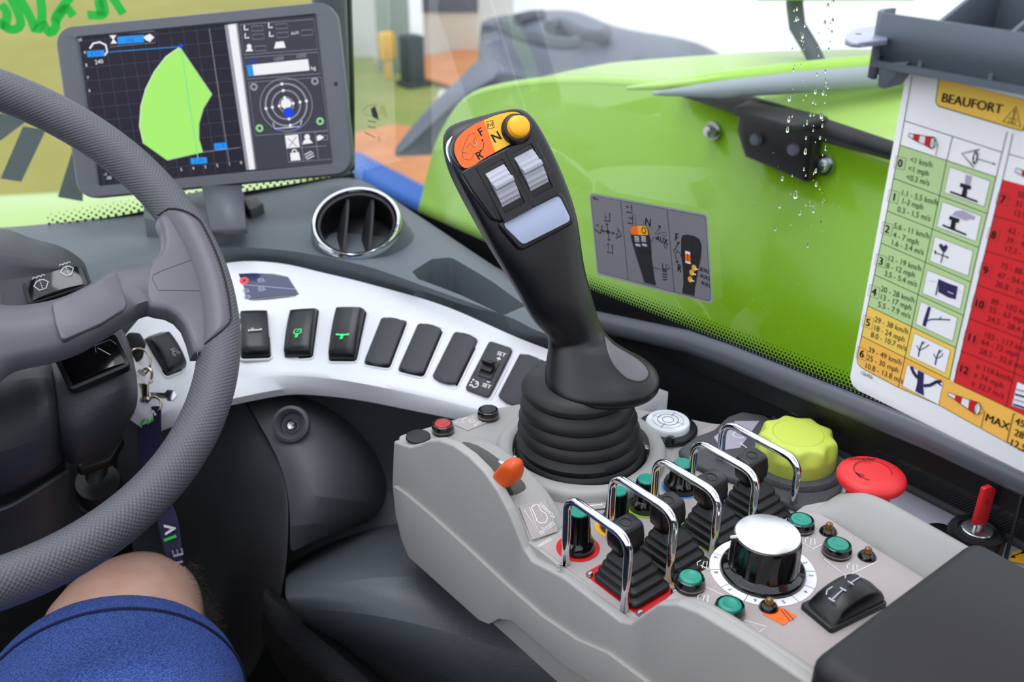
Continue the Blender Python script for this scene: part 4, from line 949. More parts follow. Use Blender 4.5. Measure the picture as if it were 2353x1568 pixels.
k.text('AUX', (678, 76), .0036, 's_white', 4, 6); box_(692, 70, 718, 82)
k.disc((573, 107), .0022, 's_white', 6, 12); k.poly([(565, 119), (568, 112), (578, 111), (582, 118)], 's_white', 6); box_(585, 107, 611, 118); k.poly([(630, 112), (634, 97), (652, 95), (657, 110)], 's_white', 6)
k.text('100', (582, 141), .0050, 's_deep', 4, 6); k.text('1000', (640, 135), .0050, 's_grey', 4, 6); k.text('1000', (692, 129), .0050, 's_grey', 4, 6)
k.poly([(567, 150), (580, 149), (584, 174), (571, 176)], 's_blue', 6); k.poly([(580, 149), (708, 136), (712, 162), (584, 174)], 's_white', 6); k.text('kg', (720, 156), .0050, 's_white', 4, 6)
for r, wd_ in ((.0065, .0011), (.0130, .0012), (.0190, .0015), (.0240, .0006)): k.ring((658, 241), r, wd_, 's_grey', 6, 40)
for r in (.0065, .0130, .0190):
    for a in (0, 90, 180, 270): c_ = V(kp(658, 241))+V((math.cos(math.radians(a+5)), math.sin(math.radians(a+5))))*r; toc, k.toc = k.toc, None; k.disc((c_.x, c_.y), .0014, 's_white', 7, 10); k.toc = toc
k.disc((658, 239), .0048, 's_white', 8); k.disc((664, 259), .0048, 's_deep', 9)
for x, y, m_ in ((584, 200, 's_grey'), (724, 187, 's_grey'), (597, 295, 's_lgreen'), (736, 279, 's_lgreen')): k.ring((x, y), .0026, .0018, m_, 8, 16)
k.text('-2.0', (640, 297), .0046, 's_deep', 4, 8); k.text('+0.4', (684, 292), .0046, 's_deep', 4, 8); k.path([(628, 283), (632, 296), (690, 291), (694, 277)], .0007, 's_white', 7)
k.poly([(655, 312), (685, 309), (689, 338), (659, 341)], 's_white', 6); k.line((662, 318), (682, 336), .0008, 's_grey', 7); k.line((682, 314), (664, 338), .0008, 's_grey', 7)
k.disc((706, 315), .0026, 's_white', 6, 12); k.poly([(695, 332), (699, 322), (712, 320), (719, 329)], 's_white', 6)
k.poly([(728, 313), (736, 310), (745, 316), (737, 322), (729, 324)], 's_white', 6); box_(742, 312, 752, 322, .0006)
k.poly([(667, 352), (687, 350), (691, 368), (669, 370)], 's_white', 6); k.ring((677, 349), .0020, .001, 's_white', 6, 14); k.path([(700, 356), (715, 348), (720, 352), (702, 362), (706, 366), (722, 358)], .0008, 's_white', 6)
for x in (690, 724): k.line((x, 309 - (x-655)*.07), (x+8, 371-(x-655)*.07), .0004, 's_grey', 5)
k.line((657, 342), (750, 335), .0004, 's_grey', 5)
k.build('screen', mo, label='lit display with green area on dark grid')
# mount below the monitor
br = thing('monitor_bracket', 'grey angled bracket and base block carrying the monitor on the dash', 'bracket', PZ(480, 500, .80))
b = MB(); b.grid([DD(r) for r in ([(462, 425, .93), (552, 418, .935)], [(468, 450, .915), (556, 440, .92)], [(485, 528, .875), (566, 524, .875)])]); b.build('arm_plate', 'monitor_grey', br, world=True, solid=.006, bevel=.001)
P_ = [PZ(x, y, .80) for x, y in ((330, 500), (330, 470), (470, 440), (560, 440), (563, 523), (480, 540))]; b = MB(); b.prism(roundc([(p.x, p.y) for p in P_], .006), .775, .802, bev=.003, seg=3, smooth=True); b.build('base_block', 'dash_grey', br, world=True, auto=50)
P_ = [PZ(x, y, .79) for x, y in ((560, 470), (590, 460), (607, 478), (575, 496))]; b = MB(); b.prism(roundc([(p.x, p.y) for p in P_], .003), .778, .795, bev=.002); b.build('clamp_lever', 'dash_dark', br, world=True)
b = MB(); b.tube([MM@V((0, -.02, -.03)), MM@V((.0, -.06, -.045)), PZ(515, 470, .81)+FW*.01], .014, n=16); b.build('ball_arm', 'dash_dark', br, world=True)

# ---------------------------------------------------------------- writing and stripes on the front window
def ws_frame(x, y):
    i = min(range(39), key=lambda j: abs((PP(x, y, wsp[j], (wsp[j+1]-wsp[j]).cross(V((0, .1, 1)))) - wsp[j]).dot((wsp[j+1]-wsp[j]).normalized()))); t_ = wsp[i+1]-wsp[i]; n = t_.cross(V((0, .1, 1))); 
    if n.dot(FW) > 0: n = -n
    p = PP(x, y, wsp[i], n); return frame(p, t_, n=n)
g_ = thing('window_writing', 'bright green marker writing scrawled on the front window above the monitor', 'window writing', ws_frame(120, 60))
for pts in ([(-20, 40), (20, 68), (45, 60), (40, 30), (25, 0), (15, -30)], [(40, -10), (68, 40), (82, 74), (95, 40), (90, -10), (80, -40)], [(95, 50), (113, 77), (128, 60), (125, 45), (140, 20), (160, -5)], [(125, 50), (150, 20), (168, 38)], [(200, 35), (238, 32), (232, -10)], [(225, 0), (232, 36)], [(255, -10), (283, 33)], [(0, 10), (14, 30), (10, 68)]):
    k = Ink(ws_frame(120, 60), .0012); k.path([tuple(k.px(q.x, q.y)) for q in spline([V((x, y, 0)) for x, y in pts], 18)], .0085, 'marker_green', -4); k.build('stroke', g_)
g_ = thing('window_decal', 'large grey angular decal stripes on the front window left of the monitor', 'decal', ws_frame(80, 350))
k = Ink(ws_frame(80, 350), .001); k.poly([k.px(*q) for q in ((-60, 330), (-60, 265), (0, 262), (45, 268), (60, 280), (0, 325))], 'chevron', -4); k.poly([k.px(*q) for q in ((52, 292), (105, 300), (48, 420), (0, 412))], 'chevron', -4)
k.poly([k.px(*q) for q in ((165, 350), (190, 345), (190, 465), (132, 455))], 'chevron', -4); k.build('stripes', g_)

# ---------------------------------------------------------------- driver's knee
kn = thing('person', 'bare knee and thigh of a seated driver in blue denim shorts', 'person', PD(250, 1500, .66))
def limb(name, secs, m, n=28, sub=1):
    """secs: (x, y, depth, half width, half height)"""
    b = MB(); rows = []; P_ = [PD(s[0], s[1], s[2]) for s in secs]
    for i, s in enumerate(secs):
        t_ = (P_[min(i+1, len(P_)-1)]-P_[max(i-1, 0)]).normalized(); u = (RT-t_*RT.dot(t_)).normalized(); v_ = u.cross(t_)
        rows.append([P_[i]+u*(s[3]*math.cos(2*math.pi*j/n))+v_*(s[4]*math.sin(2*math.pi*j/n)) for j in range(n)])
    b.grid(rows, closed=True, capu=True); return b.build(name, m, kn, world=True, sub=sub, auto=0)
limb('leg', [(420, 1900, 1.10, .045, .05), (400, 1700, 1.0, .045, .05), (375, 1540, .92, .045, .05), (350, 1430, .85, .043, .046), (332, 1388, .80, .044, .043), (310, 1408, .765, .051, .048), (285, 1450, .735, .0585, .0545), (272, 1520, .725, .0625, .058), (268, 1600, .70, .066, .060), (262, 1720, .65, .070, .066), (250, 1900, .58, .074, .07)], 'skin')
hs = [(266, 1598, .705, .0855, .0725), (265, 1603, .70, .0862, .0732), (263, 1620, .69, .0875, .0750), (260, 1655, .675, .0878, .077), (255, 1730, .64, .088, .081), (250, 1830, .60, .088, .084), (245, 1960, .55, .09, .088)]
limb('shorts', [(266, 1600, .705, .080, .068)]+hs, 'denim', n=48)
k_ = MB(); P_ = PD(*hs[2][:3]); P2 = PD(*hs[3][:3]); t_ = (P2-P_).normalized(); u = (RT-t_*RT.dot(t_)).normalized(); v_ = u.cross(t_)
k_.tube([P_+t_*.004+u*(.0878*math.cos(2*math.pi*j/64))+v_*(.0772*math.sin(2*math.pi*j/64)) for j in range(64)], .0009, n=6, closed=True); k_.build('hem_seam', 'denim_dark', kn, world=True)
hb = MB(); random.seed(3)
for i in range(150):
    y = random.uniform(1288, 1470); xs = 430+(y-1288)*.44+random.uniform(-16, 6); p0 = PD(xs, y, .745+random.uniform(-.004, .01)); a = random.uniform(-.9, .7); L_ = random.uniform(.004, .011)
    p1 = p0+(RT*math.cos(a)+UP*math.sin(a))*L_*.5; a -= random.uniform(-.9, 1.1); p2 = p1+(RT*math.cos(a)+UP*math.sin(a))*L_*.5; hb.tube([p0, p1, p2], .00006, n=3, caps=False)
tag(hb.build('leg_hair', 'hair', kn, world=True, auto=0), kind='stuff')
# ================================================================ control console
CX = .310; ZP = .7325; ZM = .7545          # left face, lever panel height, armrest module height
YZ = lambda pts, X=CX: [(q.y, q.z) for q in (PX(x, y, X) for x, y in pts)]
def slab(b, poly, x0, x1, bev=.002, smooth=True):
    """polygon in (y, z) extruded along x"""
    b.prism(poly, x0, x1, Matrix(((0, 0, 1, 0), (1, 0, 0, 0), (0, 1, 0, 0), (0, 0, 0, 1))), bev=bev, seg=3, smooth=smooth); return b
co = thing('control_console', 'light grey moulded armrest control console with arched throttle housing', 'control console', (.42, .36, .60))
botl = [(945, 1278), (1108, 1424), (1128, 1432), (1150, 1420), (1180, 1424), (1300, 1525), (1480, 1640), (1900, 1900)]
B0 = [(PX(x, y, CX).y, PX(x, y, CX).z) for x, y in botl]
arch = YZ([(912, 1012), (950, 1024), (968, 1020), (990, 1010), (1016, 1008), (1050, 1020), (1085, 1045), (1120, 1080), (1150, 1122), (1175, 1168), (1195, 1215), (1212, 1258), (1230, 1285)])
deckl = [(.340, ZP), (.292, ZP+.001)]; mod = [(.284, .738), (.276, .750), (.266, .764), (.254, .7725), (.240, .7770), (.210, .7805), (.172, .782)]
front = YZ([(908, 1110), (915, 1180), (928, 1235), (945, 1278)])
side = arch+deckl+mod+[(.172, .64)]+B0[::-1][1:]+front[::-1]
side = [p for p in side if p[0] >= .1715]
side = roundc(side, .0015, 2)
b = MB(); slab(b, side, CX-.003, CX+.0040, .0018); b.build('side_wall', 'console_grey', co, world=True, auto=40)
# sloping lower skirt in front of the face, with the shadow gap above it
sk = YZ([(907, 1116), (935, 1135), (1000, 1190), (1080, 1262), (1165, 1342), (1250, 1416), (1330, 1470), (1400, 1500), (1440, 1530), (1520, 1590), (1640, 1700)], CX-.004)
low = YZ([(1640, 1760), (1480, 1642), (1300, 1527), (1180, 1424), (1150, 1420), (1128, 1432), (1108, 1424), (945, 1278), (928, 1235), (915, 1180)], CX-.004)
b = MB(); slab(b, roundc(sk+low, .001, 2), CX-.0055, CX-.0025, .0010); b.build('lower_skirt', 'console_grey', co, world=True, auto=40)
# throttle arch: lower inner part with the curved groove
inner_p = [(.519, ZP-.02), (.505, ZP), (.494, .7395), (.4824, .7455), (.470, .7505), (.4573, .7540), (.445, .7555), (.4337, .7555), (.422, .7545), (.410, .7520), (.400, .7488), (.393, .7455), (.3745, ZP+.0004), (.3735, ZP-.02)]
b = MB(); slab(b, roundc(inner_p, .004, 3), CX+.0030, CX+.0330, .0024); ib = b.build('throttle_arch', 'console_grey', co, world=True, auto=40)
c_ = MB(); c_.prism(roundc([(CX+.0062, .402), (CX+.0225, .402), (CX+.0225, .470), (CX+.0062, .482)], [.006, .006, .007, .004], 5), .736, .80)
cut(ib, c_)
mat('slot_black', (10, 10, 11), .6)
b = MB(); b.prism(roundc([(CX+.0072, .404), (CX+.0130, .404), (CX+.0130, .452), (CX+.0072, .456)], .002), .7350, .7366); b.build('slot', 'slot_black', co, world=True)
b = MB(); b.grid([[(CX+.0165+.002*i, y, .7364+.004*math.sin((y-.40)/.075*3.14)+(.0006 if i in (0, 2) else .0014)) for i in range(3)] for y in [.404+.065*j/12 for j in range(13)]]); b.build('inner_ramp', 'console_grey', co, world=True, solid=.002)
# deck outline (x, y) at the lever panel height
fx = lambda x, y, z=ZP: PZ(x, y, z).to_2d()
dk = [(CX+.002, .085), (CX+.002, .522), tuple(fx(916, 1002)), tuple(fx(1010, 975)), tuple(fx(1120, 942)), tuple(fx(1210, 926)), (.440, .492), (.47, .46), (.505, .40), (.545, .36), (.5475, .20), (.5475, .085)]
b = MB(); b.prism(roundc(dk, [.001, .004, .006, .001, .001, .006, .01, .02, .02, .01, .004, .001], 4), .64, ZP, bev=.0022, seg=3, smooth=True); b.build('deck', 'console_grey', co, world=True, auto=40)
mat('panel_lilac', (172, 168, 186), .42)
def plate(name, pts, z, m, h=.0006, r=.002, par=co, bev=.0002):
    P_ = [PZ(x, y, z).to_2d() for x, y in pts]; b = MB(); b.prism(roundc([tuple(p) for p in P_], r, 4), z-h, z, bev=bev, seg=1); return b.build(name, m, par, world=True)
# printed lever panel
lp_ = [(CX+.0045, .372), (.345, .3725), (.350, .366), (.375, .368), (.40, .370), (.43, .374), (.455, .385), (.480, .40), (.505, .398), (.515, .36), (.53, .30), (.535, .24), (CX+.0045, .24)]
b = MB(); b.prism(roundc(lp_, .002, 3), ZP-.0003, ZP+.0007, bev=.0002, seg=1); b.build('printed_panel', 'panel_mauve', co, world=True)
# raised module towards the armrest
ml = [(CX+.003, .08), (CX+.003, .272), (.331, .2745), (.345, .2765), (.435, .2780), (.448, .279), (.466, .272), (.480, .255), (.483, .08)]
b = MB(); b.prism(roundc(ml, [.001, .002, .004, .004, .004, .004, .004, .01, .001], 4), ZP-.002, ZM, bev=.003, seg=3, smooth=True); b.build('raised_module', 'console_grey', co, world=True, auto=40)
mp = [(CX+.030, .160), (CX+.026, .205), (CX+.024, .250), (.340, .2705), (.350, .2735), (.434, .2750), (.4465, .270), (.455, .215), (.462, .160)]
b = MB(); b.prism(roundc(mp, [.001, .004, .003, .003, .003, .003, .004, .01, .001], 4), ZM-.0003, ZM+.0006, bev=.0002, seg=1); b.build('module_panel', 'panel_mauve', co, world=True)
# right hand bolster of the module
def bolster(name, pts, zt, h, r=.004):
    b = MB(); b.prism(roundc(pts, r, 5), ZM-.004, zt, bev=h, seg=5, smooth=True); return b.build(name, 'console_grey', co, world=True, auto=50)
ys_ = [.2735, .270, .264, .254, .240, .22, .20, .188, .1765]
b = MB(); rows = []
for i, y in enumerate(ys_):
    e = math.sin(min(1, (ys_[0]-y)/.032)*math.pi/2); x0 = .4465-.004*max(0, (.26-y)/.08)+.002*(1-e); H = ZM+.0185*e+.0004
    rows.append([(x0, y, ZM-.002), (x0+.0003, y, ZM+.0010*e), (x0+.0040, y, ZM+.0070*e), (x0+.0105, y, ZM+.0135*e), (x0+.0150, y, H-.0020*e), (x0+.0190, y, H), (x0+.0240, y, H-.0010*e), (x0+.0310, y, H-.0100*e), (x0+.0365, y, ZM-.006), (x0+.0385, y, ZP-.001)])
b.grid(rows, capu=True); b.build('side_bolster', 'console_grey', co, world=True, auto=70, sub=2)
# left hand bolster: inner slope of the wall
b = MB(); rows = []
for y in (.272, .264, .252, .24, .22, .2, .186, .174):
    # top of the wall by interpolation
    zt = ZM
    for (ya, za), (yb, zb) in zip(mod, mod[1:]):
        if yb <= y <= ya: zt = za+(zb-za)*(ya-y)/(ya-yb)
    e = max(0, zt-ZM); wd = .004+.009*min(1, e/.03)
    q_ = min(1, e/.015); rows.append([(CX-.0005, y, zt-.0016), (CX+.0035, y, zt-.0001), (CX+.0035+.0045*q_, y, zt-.0004), (CX+.0045+.010*q_, y, ZM+e*.70), (CX+.005+.016*q_, y, ZM+e*.25), (CX+.006+.020*q_, y, ZM+e*.04), (CX+.0065+.022*q_, y, ZM-.001)])
b.grid(rows); b.build('wall_slope', 'console_grey', co, world=True, auto=70, sub=1)
# round seat of the joystick
JX, JY = .402, .430
jm = T(JX, JY, ZP)
b = MB(); b.lathe([(.0590, -.004), (.0590, .005), (.0575, .0075), (.0555, .0085), (.0520, .009), (.0500, .009), (.0475, .0075), (.0465, .001), (.0465, -.003), (0, -.003)], jm, 72, mod=lambda a, r, z: r*(1+(.035 if r < .051 else 0)*abs(math.cos(2*a+.6))**6*(1 if r > 0 else 0))); b.build('joystick_ring', 'console_grey', co, world=True, auto=35)
b = MB(); b.lathe([(.0462, .0004), (0, .0006)], jm, 48); b.build('ring_floor', 'slot_black', co, world=True)
for a in (-118, -35, 155): MB().lathe([(0, .004), (.0028, .0035), (.0035, .0015), (.0036, 0)], jm@RZ(a)@T(.0468, 0, .0006), 14).build('ring_screw', 'screw_metal', co, world=True)

# ---------------------------------------------------------------- decals printed on the console
k = Ink(T(0, 0, ZP+.0008), .0001)
def lev_mat(i, m):                       # coloured field under each lever
    x0 = .3225+.0375*i; k.rrect(x0, .296, x0+.025, .330, .003, m, 1)
LEVX = [.3335, .3675, .4050, .4430]
for i, m in enumerate(('r_red', 'p_orange', 'r_green', 'r_blue')):
    if i == 1: m = 'r_yellow'
    k.rrect(LEVX[i]-.0155, .286, LEVX[i]+.0155, .334, .003, m, 1)
KN = [(PZ(1328, 1262, ZP)), (PZ(1415, 1212, ZP)), (PZ(1482, 1165, ZP)), (PZ(1565, 1122, ZP))]
for q, m in zip(KN, ('r_red', 'r_yellow', 'r_green', 'r_blue')): k.ring((q.x, q.y), .0115, .0035, m, 1, 40, 0, 360)
c_ = PZ(1290, 1290, ZP); k.text('MIN', (c_.x-.002, c_.y-.004), .006, 'ink_white', 20, 1, bold=.01)
c_ = PZ(1248, 1255, ZP); k.text('0880825', (c_.x+.002, c_.y+.001), .0034, 'ink_white', 5, 1)
k.build('panel_print', co)
# round print patch with a padlock near the throttle
pc_ = PZ(1368, 1152, ZP); k = Ink(T(pc_.x, pc_.y, ZP+.0012)@RZ(-30), .0001)
k.rrect(-.011, -.010, .012, .010, .003, 'panel_mauve', 0); k.path([(-.010, .008), (.010, .008), (.011, .006), (.011, -.004), (.004, -.009)], .0008, 'ink_white'); k.path([(-.007, -.006), (-.007, 0), (.003, 0), (.003, -.006)], .0010, 'ink_white', 1, True); k.ring((.005, .001), .0025, .001, 'ink_white', 1, 20)
k.build('lock_print', co)
# engine speed decal beside the throttle
pc_ = PZ(1232, 1188, .7425); n = V((0, -.55, .83)); dm = frame(PX(1240, 1190, CX+.030), (1, 0, 0), n=(0, -.62, .78))
dm = frame((.325, .3842, (.7325+.7472)/2+.0004), (1, 0, 0), n=(0, -.575, .818))
dt = thing('speed_decal', 'mauve square decal with engine outline and n/min below the orange lever', 'decal', dm)
k = Ink(dm, .0002); q4 = [k.px(*q) for q in ((1191, 1163), (1252, 1148), (1283, 1222), (1222, 1242))]
k.poly(roundc(q4, .0015, 4), 'panel_mauve', 3)
def bil(u, v):
    a, b_, c2, d = [V(t_) for t_ in q4]; p = a.lerp(b_, u).lerp(d.lerp(c2, u), v); return (p.x, p.y)
k.toc = bil
k.path([(.12, .15), (.34, .12), (.30, .86)], .0005, 'ink_white', 4, True)
k.path([(.42, .42), (.40, .16), (.48, .1), (.66, .1), (.68, .3), (.80, .42), (.80, .56), (.66, .66), (.50, .64), (.40, .54)], .0006, 'ink_white', 4, True)
k.text('n/min', (.62, .80), .0058, 'ink_white', 10, 4, bold=.015); k.text('0880926', (.90, .35), .0036, 'ink_white', -70, 4)
k.build('decal_print', dt)

# ---------------------------------------------------------------- small buttons at the front
def push(name, label, p, n, r, mcap, h=.006, hint=(1, 0, 0), capk=.76, group=None, zs=1.0):
    M = nframe(p, n, hint); t = thing(name, label, 'push button', M, group)
    b = MB(); b.lathe([(r, -.0005), (r, h*.25), (r*.97, h*.6), (r*.90, h*.95), (r*.82, h), (r*.78, h*.85), (r*.77, h*.6), (0, h*.6)], n=32); bz = b.build('bezel', 'black_gloss', t)
    b = MB(); b.lathe([(r*.985, h*.22), (r*1.005, h*.26), (r*1.0, h*.32), (r*.97, h*.36)], n=32); b.build('edge_ring', 'nickel', bz)
    b = MB(); rc = r*capk; b.lathe([(rc, h*.55), (rc, h*.9), (rc*.9, h*1.08), (rc*.62, h*1.16), (rc*.56, h*1.12), (0, h*1.06)], n=32); b.build('cap', mcap, t); return t
push('push_button', 'small red push button at the front corner of the grey console', PZ(1018, 990, ZP+.001), (0, 0, 1), .0082, 'red_button')
push('push_button', 'small black push button between the red button and the joystick bellows', PZ(1122, 957, ZP+.001), (0, 0, 1), .0082, 'black_satin')
b = MB(); b.lathe([(.0088, 0), (.0086, .0014), (.0080, .0018), (0, .0018)], T(*PZ(961, 1006, .7405)), 32); tag(b.build('blanking_plug', 'soft_black'), 'round flat dark plug at the front corner of the grey console', 'plug')
k = Ink(T(0, 0, ZP+.0003), .0001); q = [k.px(*p) for p in ((1040, 975), (1085, 955), (1130, 968), (1075, 990))]; k.poly(q, 'panel_mauve', 1)
k.path([k.px(*p) for p in ((1046, 972), (1056, 962), (1066, 972))], .0005, 'ink_white', 2, True); k.line(k.px(1060, 966), k.px(1072, 960), .0005, 'ink_white', 2); k.ring(k.px(1085, 968), .0022, .0005, 'ink_white', 2, 16); k.text('stop', k.px(1095, 974), .005, 'ink_white', 20, 2)
k.build('front_print', co)

# ---------------------------------------------------------------- throttle lever
tl = thing('throttle_lever', 'orange finger lever riding in the arched slot of the grey console', 'lever', PX(1185, 1120, CX+.02))
A_, B2 = PX(1190, 1150, CX+.0195), PX(1178, 1108, CX+.006)
b = MB(); b.tube([V((CX+.0110, .410, .736)), V((CX+.0115, .410, .752)), V((CX+.0105, .412, .768))], .5, flat=(.0060, .0016, (1, 0, 0)), n=12); b.build('stem', 'chrome_soft', tl, world=True)
# knob: rounded triangular thumb pad
cx, cy = 1168, 1090
kq = PX(cx, cy, CX+.008); u_ = (PX(1200, 1062, CX+.010)-PX(1140, 1118, CX+.004)).normalized(); M = frame(kq, u_, n=(kq-CAM).normalized()*-1+V((0, 0, .15)))
kI = M.inverted()
prof = [M.inverted()@PP(x, y, kq, M.col[2].to_3d()) for x, y in ((1130, 1106), (1133, 1092), (1150, 1072), (1163, 1056), (1176, 1053), (1191, 1056), (1197, 1070), (1198, 1092), (1190, 1112), (1170, 1120), (1150, 1124), (1134, 1122))]
cen = sum(prof, V())/len(prof)
b = MB(); lay = []
for z, s in ((-.0075, .35), (-.0070, .7), (-.004, .96), (0, 1.0), (.0035, .95), (.0060, .78), (.0068, .5)):
    lay.append([cen+(p-cen)*s+V((0, 0, z)) for p in prof])
b.grid(lay, M=M, closed=True, capu=True); b.build('knob', 'orange_lever', tl, world=True, sub=2, auto=0)

# ---------------------------------------------------------------- mini levers, guards, small knobs
def mini_lever(label, x):
    t = thing('mini_lever', label, 'lever', T(x, .310, ZP+.001), 'paddle levers between chrome guards')
    b = MB(); n_ = 4; rows = []
    def rr(wx, wy, z, sh): return [(px_, py_+sh, z) for px_, py_ in rpoly(-wx, wx, -wy, wy, .004, 5)]
    for i in range(n_):
        k_ = i/n_; wx = .0150-.0062*k_; wy = .0178-.0096*k_; z = .001+.0046*i; sh = .001*i
        rows += [rr(wx*.93, wy*.93, z, sh), rr(wx, wy, z+.0006, sh), rr(wx, wy, z+.0018, sh), rr(wx*.97, wy*.97, z+.0026, sh), rr(wx*.87, wy*.86, z+.0034, sh)]
    rows.append(rr(.0070, .0066, .0215, .006)); b.grid(rows, closed=True, capu=True); b.build('boot', 'black_rubber', t, auto=30)
    b = MB(); lay = []
    for z, wx, wy, dy in ((.0175, .0072, .0052, .0060), (.023, .0076, .0054, .0062), (.0255, .0098, .0064, .0066), (.031, .0100, .0068, .0070), (.0370, .0094, .0064, .0074), (.0388, .0088, .0058, .0075), (.0394, .0078, .0048, .0075)):
        lay.append([(px_, py_+dy, z+(py_*.12 if z > .025 else 0)) for px_, py_ in rpoly(-wx, wx, -wy, wy, .0028, 4)])
    b.grid(lay, closed=True, capu=True); pdl = b.build('paddle', 'black_satin', t, auto=45)
    b = MB(); b.tube([(.0034*math.cos(a), .0075+.0034*math.sin(a), .0395+.0034*math.sin(a)*.12) for a in [2*math.pi*i/24 for i in range(24)]], .00022, n=5, closed=True); b.build('top_mark', 'slot_black', pdl)
    for sx_, sy_ in ((-1, -1), (1, -1), (-1, 1), (1, 1)): MB().lathe([(0, .0022), (.0014, .002), (.0020, .0010), (.0021, 0)], T(sx_*.0138, sy_*.0205, .0004), 12).build('screw', 'screw_metal', t)
    return t
mini_lever('black paddle lever on the red field, nearest the left edge of the console', LEVX[0])
mini_lever('black paddle lever on the yellow field between chrome guards', LEVX[1])
mini_lever('black paddle lever on the green field between chrome guards', LEVX[2])
mini_lever('black paddle lever on the blue field, beside the lime rotary knob', LEVX[3])
def guard(label, x, yb, yf, h):
    t = thing('lever_guard', label, 'guard bar', T(x, yb, ZP+.001), 'chrome guard bars over the levers'); L = yf-yb
    pts = [(0, 0, 0), (0, 0, h*.5)]; r = .010
    for a in range(0, 91, 15): A = math.radians(a); pts.append((0, r*(1-math.cos(A)), h-r+r*math.sin(A)))
    for a in range(0, 91, 15): A = math.radians(a); pts.append((0, L-r+r*math.sin(A), h-r*.0-(1-math.cos(A))*r))
    pts += [(0, L, h*.4), (0, L, 0)]
    b = MB(); b.tube([V(p) for p in pts], .0026, n=16); b.build('bar', 'chrome', t, auto=0)
    return t
GX = [(.3155, .297, .347, .049, 'chrome guard bar nearest the left edge of the console, left of the red lever'), (.3530, .299, .349, .047, 'chrome guard bar between the red field lever and the yellow field lever'), (.3905, .299, .349, .043, 'chrome guard bar between the yellow field lever and the green field lever'), (.4275, .301, .351, .040, 'chrome guard bar between the green field lever and the blue field lever'), (.4650, .298, .359, .036, 'chrome guard bar in front of the lime rotary knob')]
for x, ya, yb2, hh_, lb in GX: guard(lb, x, ya, yb2, hh_)
def small_knob(label, q, r=.0092, h=.026):
    t = thing('rotary_knob', label, 'knob', T(q.x, q.y, ZP+.001), 'small green capped rotary knobs')
    b = MB(); b.lathe([(r*1.12, 0), (r*1.12, .0035), (r*1.02, .006), (r*.86, .0075), (r*.68, h*.93), (r*.62, h), (0, h)], n=36, mod=lambda a, rr, z: rr*(1-.03*(1 if z > .006 and math.sin(a*12) > 0 else 0))); b.build('body', 'black_gloss', t, auto=40)
    b = MB(); b.lathe([(r*.6, h-.0004), (r*.58, h+.0008), (r*.5, h+.0014), (0, h+.0014)], n=28); b.build('cap', 'teal', t); return t
small_knob('small black knob with green cap on the red ring', KN[0]); small_knob('small black knob with green cap on the yellow ring', KN[1])
small_knob('small black knob with green cap on the green ring', KN[2], .0100, .020); small_knob('small black knob with green cap on the blue ring', KN[3], .0105, .018)

# ---------------------------------------------------------------- armrest module controls
mz = lambda x, y, d=0: PZ(x, y, ZM+.0007+d)
for lb, (x, y) in (('green push button behind the big selector knob, beside the rearmost amber lamp nearest the guards', (1838, 1213)), ('green push button right of the big selector knob, above the white bracket print', (1922, 1270)), ('green push button left of the big selector knob, at the edge of the grey module', (1585, 1346)), ('green push button nearest the viewer, left of the orange label', (1675, 1410))):
    push('push_button', lb, mz(x, y), (0, 0, 1), .0084, 'teal', group='green push buttons on the armrest module')
def led(label, x, y):
    t = thing('indicator_lamp', label, 'indicator lamp', T(*mz(x, y)), 'amber indicator lamps')
    b = MB(); b.lathe([(.0052, 0), (.0052, .0006), (.0042, .0022), (.0030, .0032), (.0028, .0026), (0, .0026)], n=28); bz = b.build('bezel', 'black_gloss', t)
    b = MB(); b.lathe([(.0023, .0024), (.0023, .0048), (.0018, .0062), (.0009, .0068), (0, .0070)], n=20); b.build('lens', 'amber', bz)
led('amber indicator lamp beside the grey right hand bolster, uppermost of the lamps', 1903, 1223); led('amber indicator lamp right of the green button with the white bracket print', 1992, 1280); led('amber indicator lamp at the corner of the orange label', 1766, 1397)
kc = mz(1752, 1312)
sk_ = thing('selector_knob', 'large glossy black selector knob with a brushed silver cap and white scale', 'knob', T(*kc))
b = MB(); b.lathe([(.0232, 0), (.0232, .0022), (.0220, .0036), (.0196, .0048), (.0192, .006), (.0186, .0225), (.0180, .0245), (.0160, .0252), (0, .0252)], n=64, mod=lambda a, r, z: r*(1-(.045*max(0, math.cos(a*10))**2 if .005 < z < .0244 and r > .015 else 0))); b.build('body', 'black_gloss', sk_, auto=50)
b = MB(); b.lathe([(.0174, .0248), (.0174, .0256), (.0168, .0260), (0, .0260)], n=56); b.build('cap', 'brushed', sk_)
b = MB(); b.prism([(-.0004, 0), (.0004, 0), (.0004, .006), (-.0004, .006)], .0248, .0262, RZ(60)@T(0, .0150, 0)); b.build('pointer', 'ink_white', sk_)
k = Ink(T(*kc)@T(0, 0, .0001), .0001); k.ring((0, 0), .0262, .0056, 'ink_white', 1, 60)
for i in range(12):
    a = math.radians(-70+i*30); k.line((.0235*math.cos(a), .0235*math.sin(a)), (.029*math.cos(a), .029*math.sin(a)), .0003, 'ink_soft', 2)
k.build('scale', sk_)
k = Ink(T(*kc)@T(0, 0, .0002), .0001); rot = -38
for d_, x, y in (('1', 1862, 1262), ('2', 1862, 1292), ('3', 1853, 1322), ('4', 1830, 1350), ('5', 1790, 1368), ('6', 1738, 1370), ('7', 1688, 1350), ('8', 1655, 1316), ('9', 1645, 1282)):
    c_ = V(k.px(x, y)).normalized()*.0262; k.text(d_, (c_.x, c_.y), .0034, 'ink_soft', math.degrees(math.atan2(c_.y, c_.x))-90, 3)
k.build('numbers', sk_)
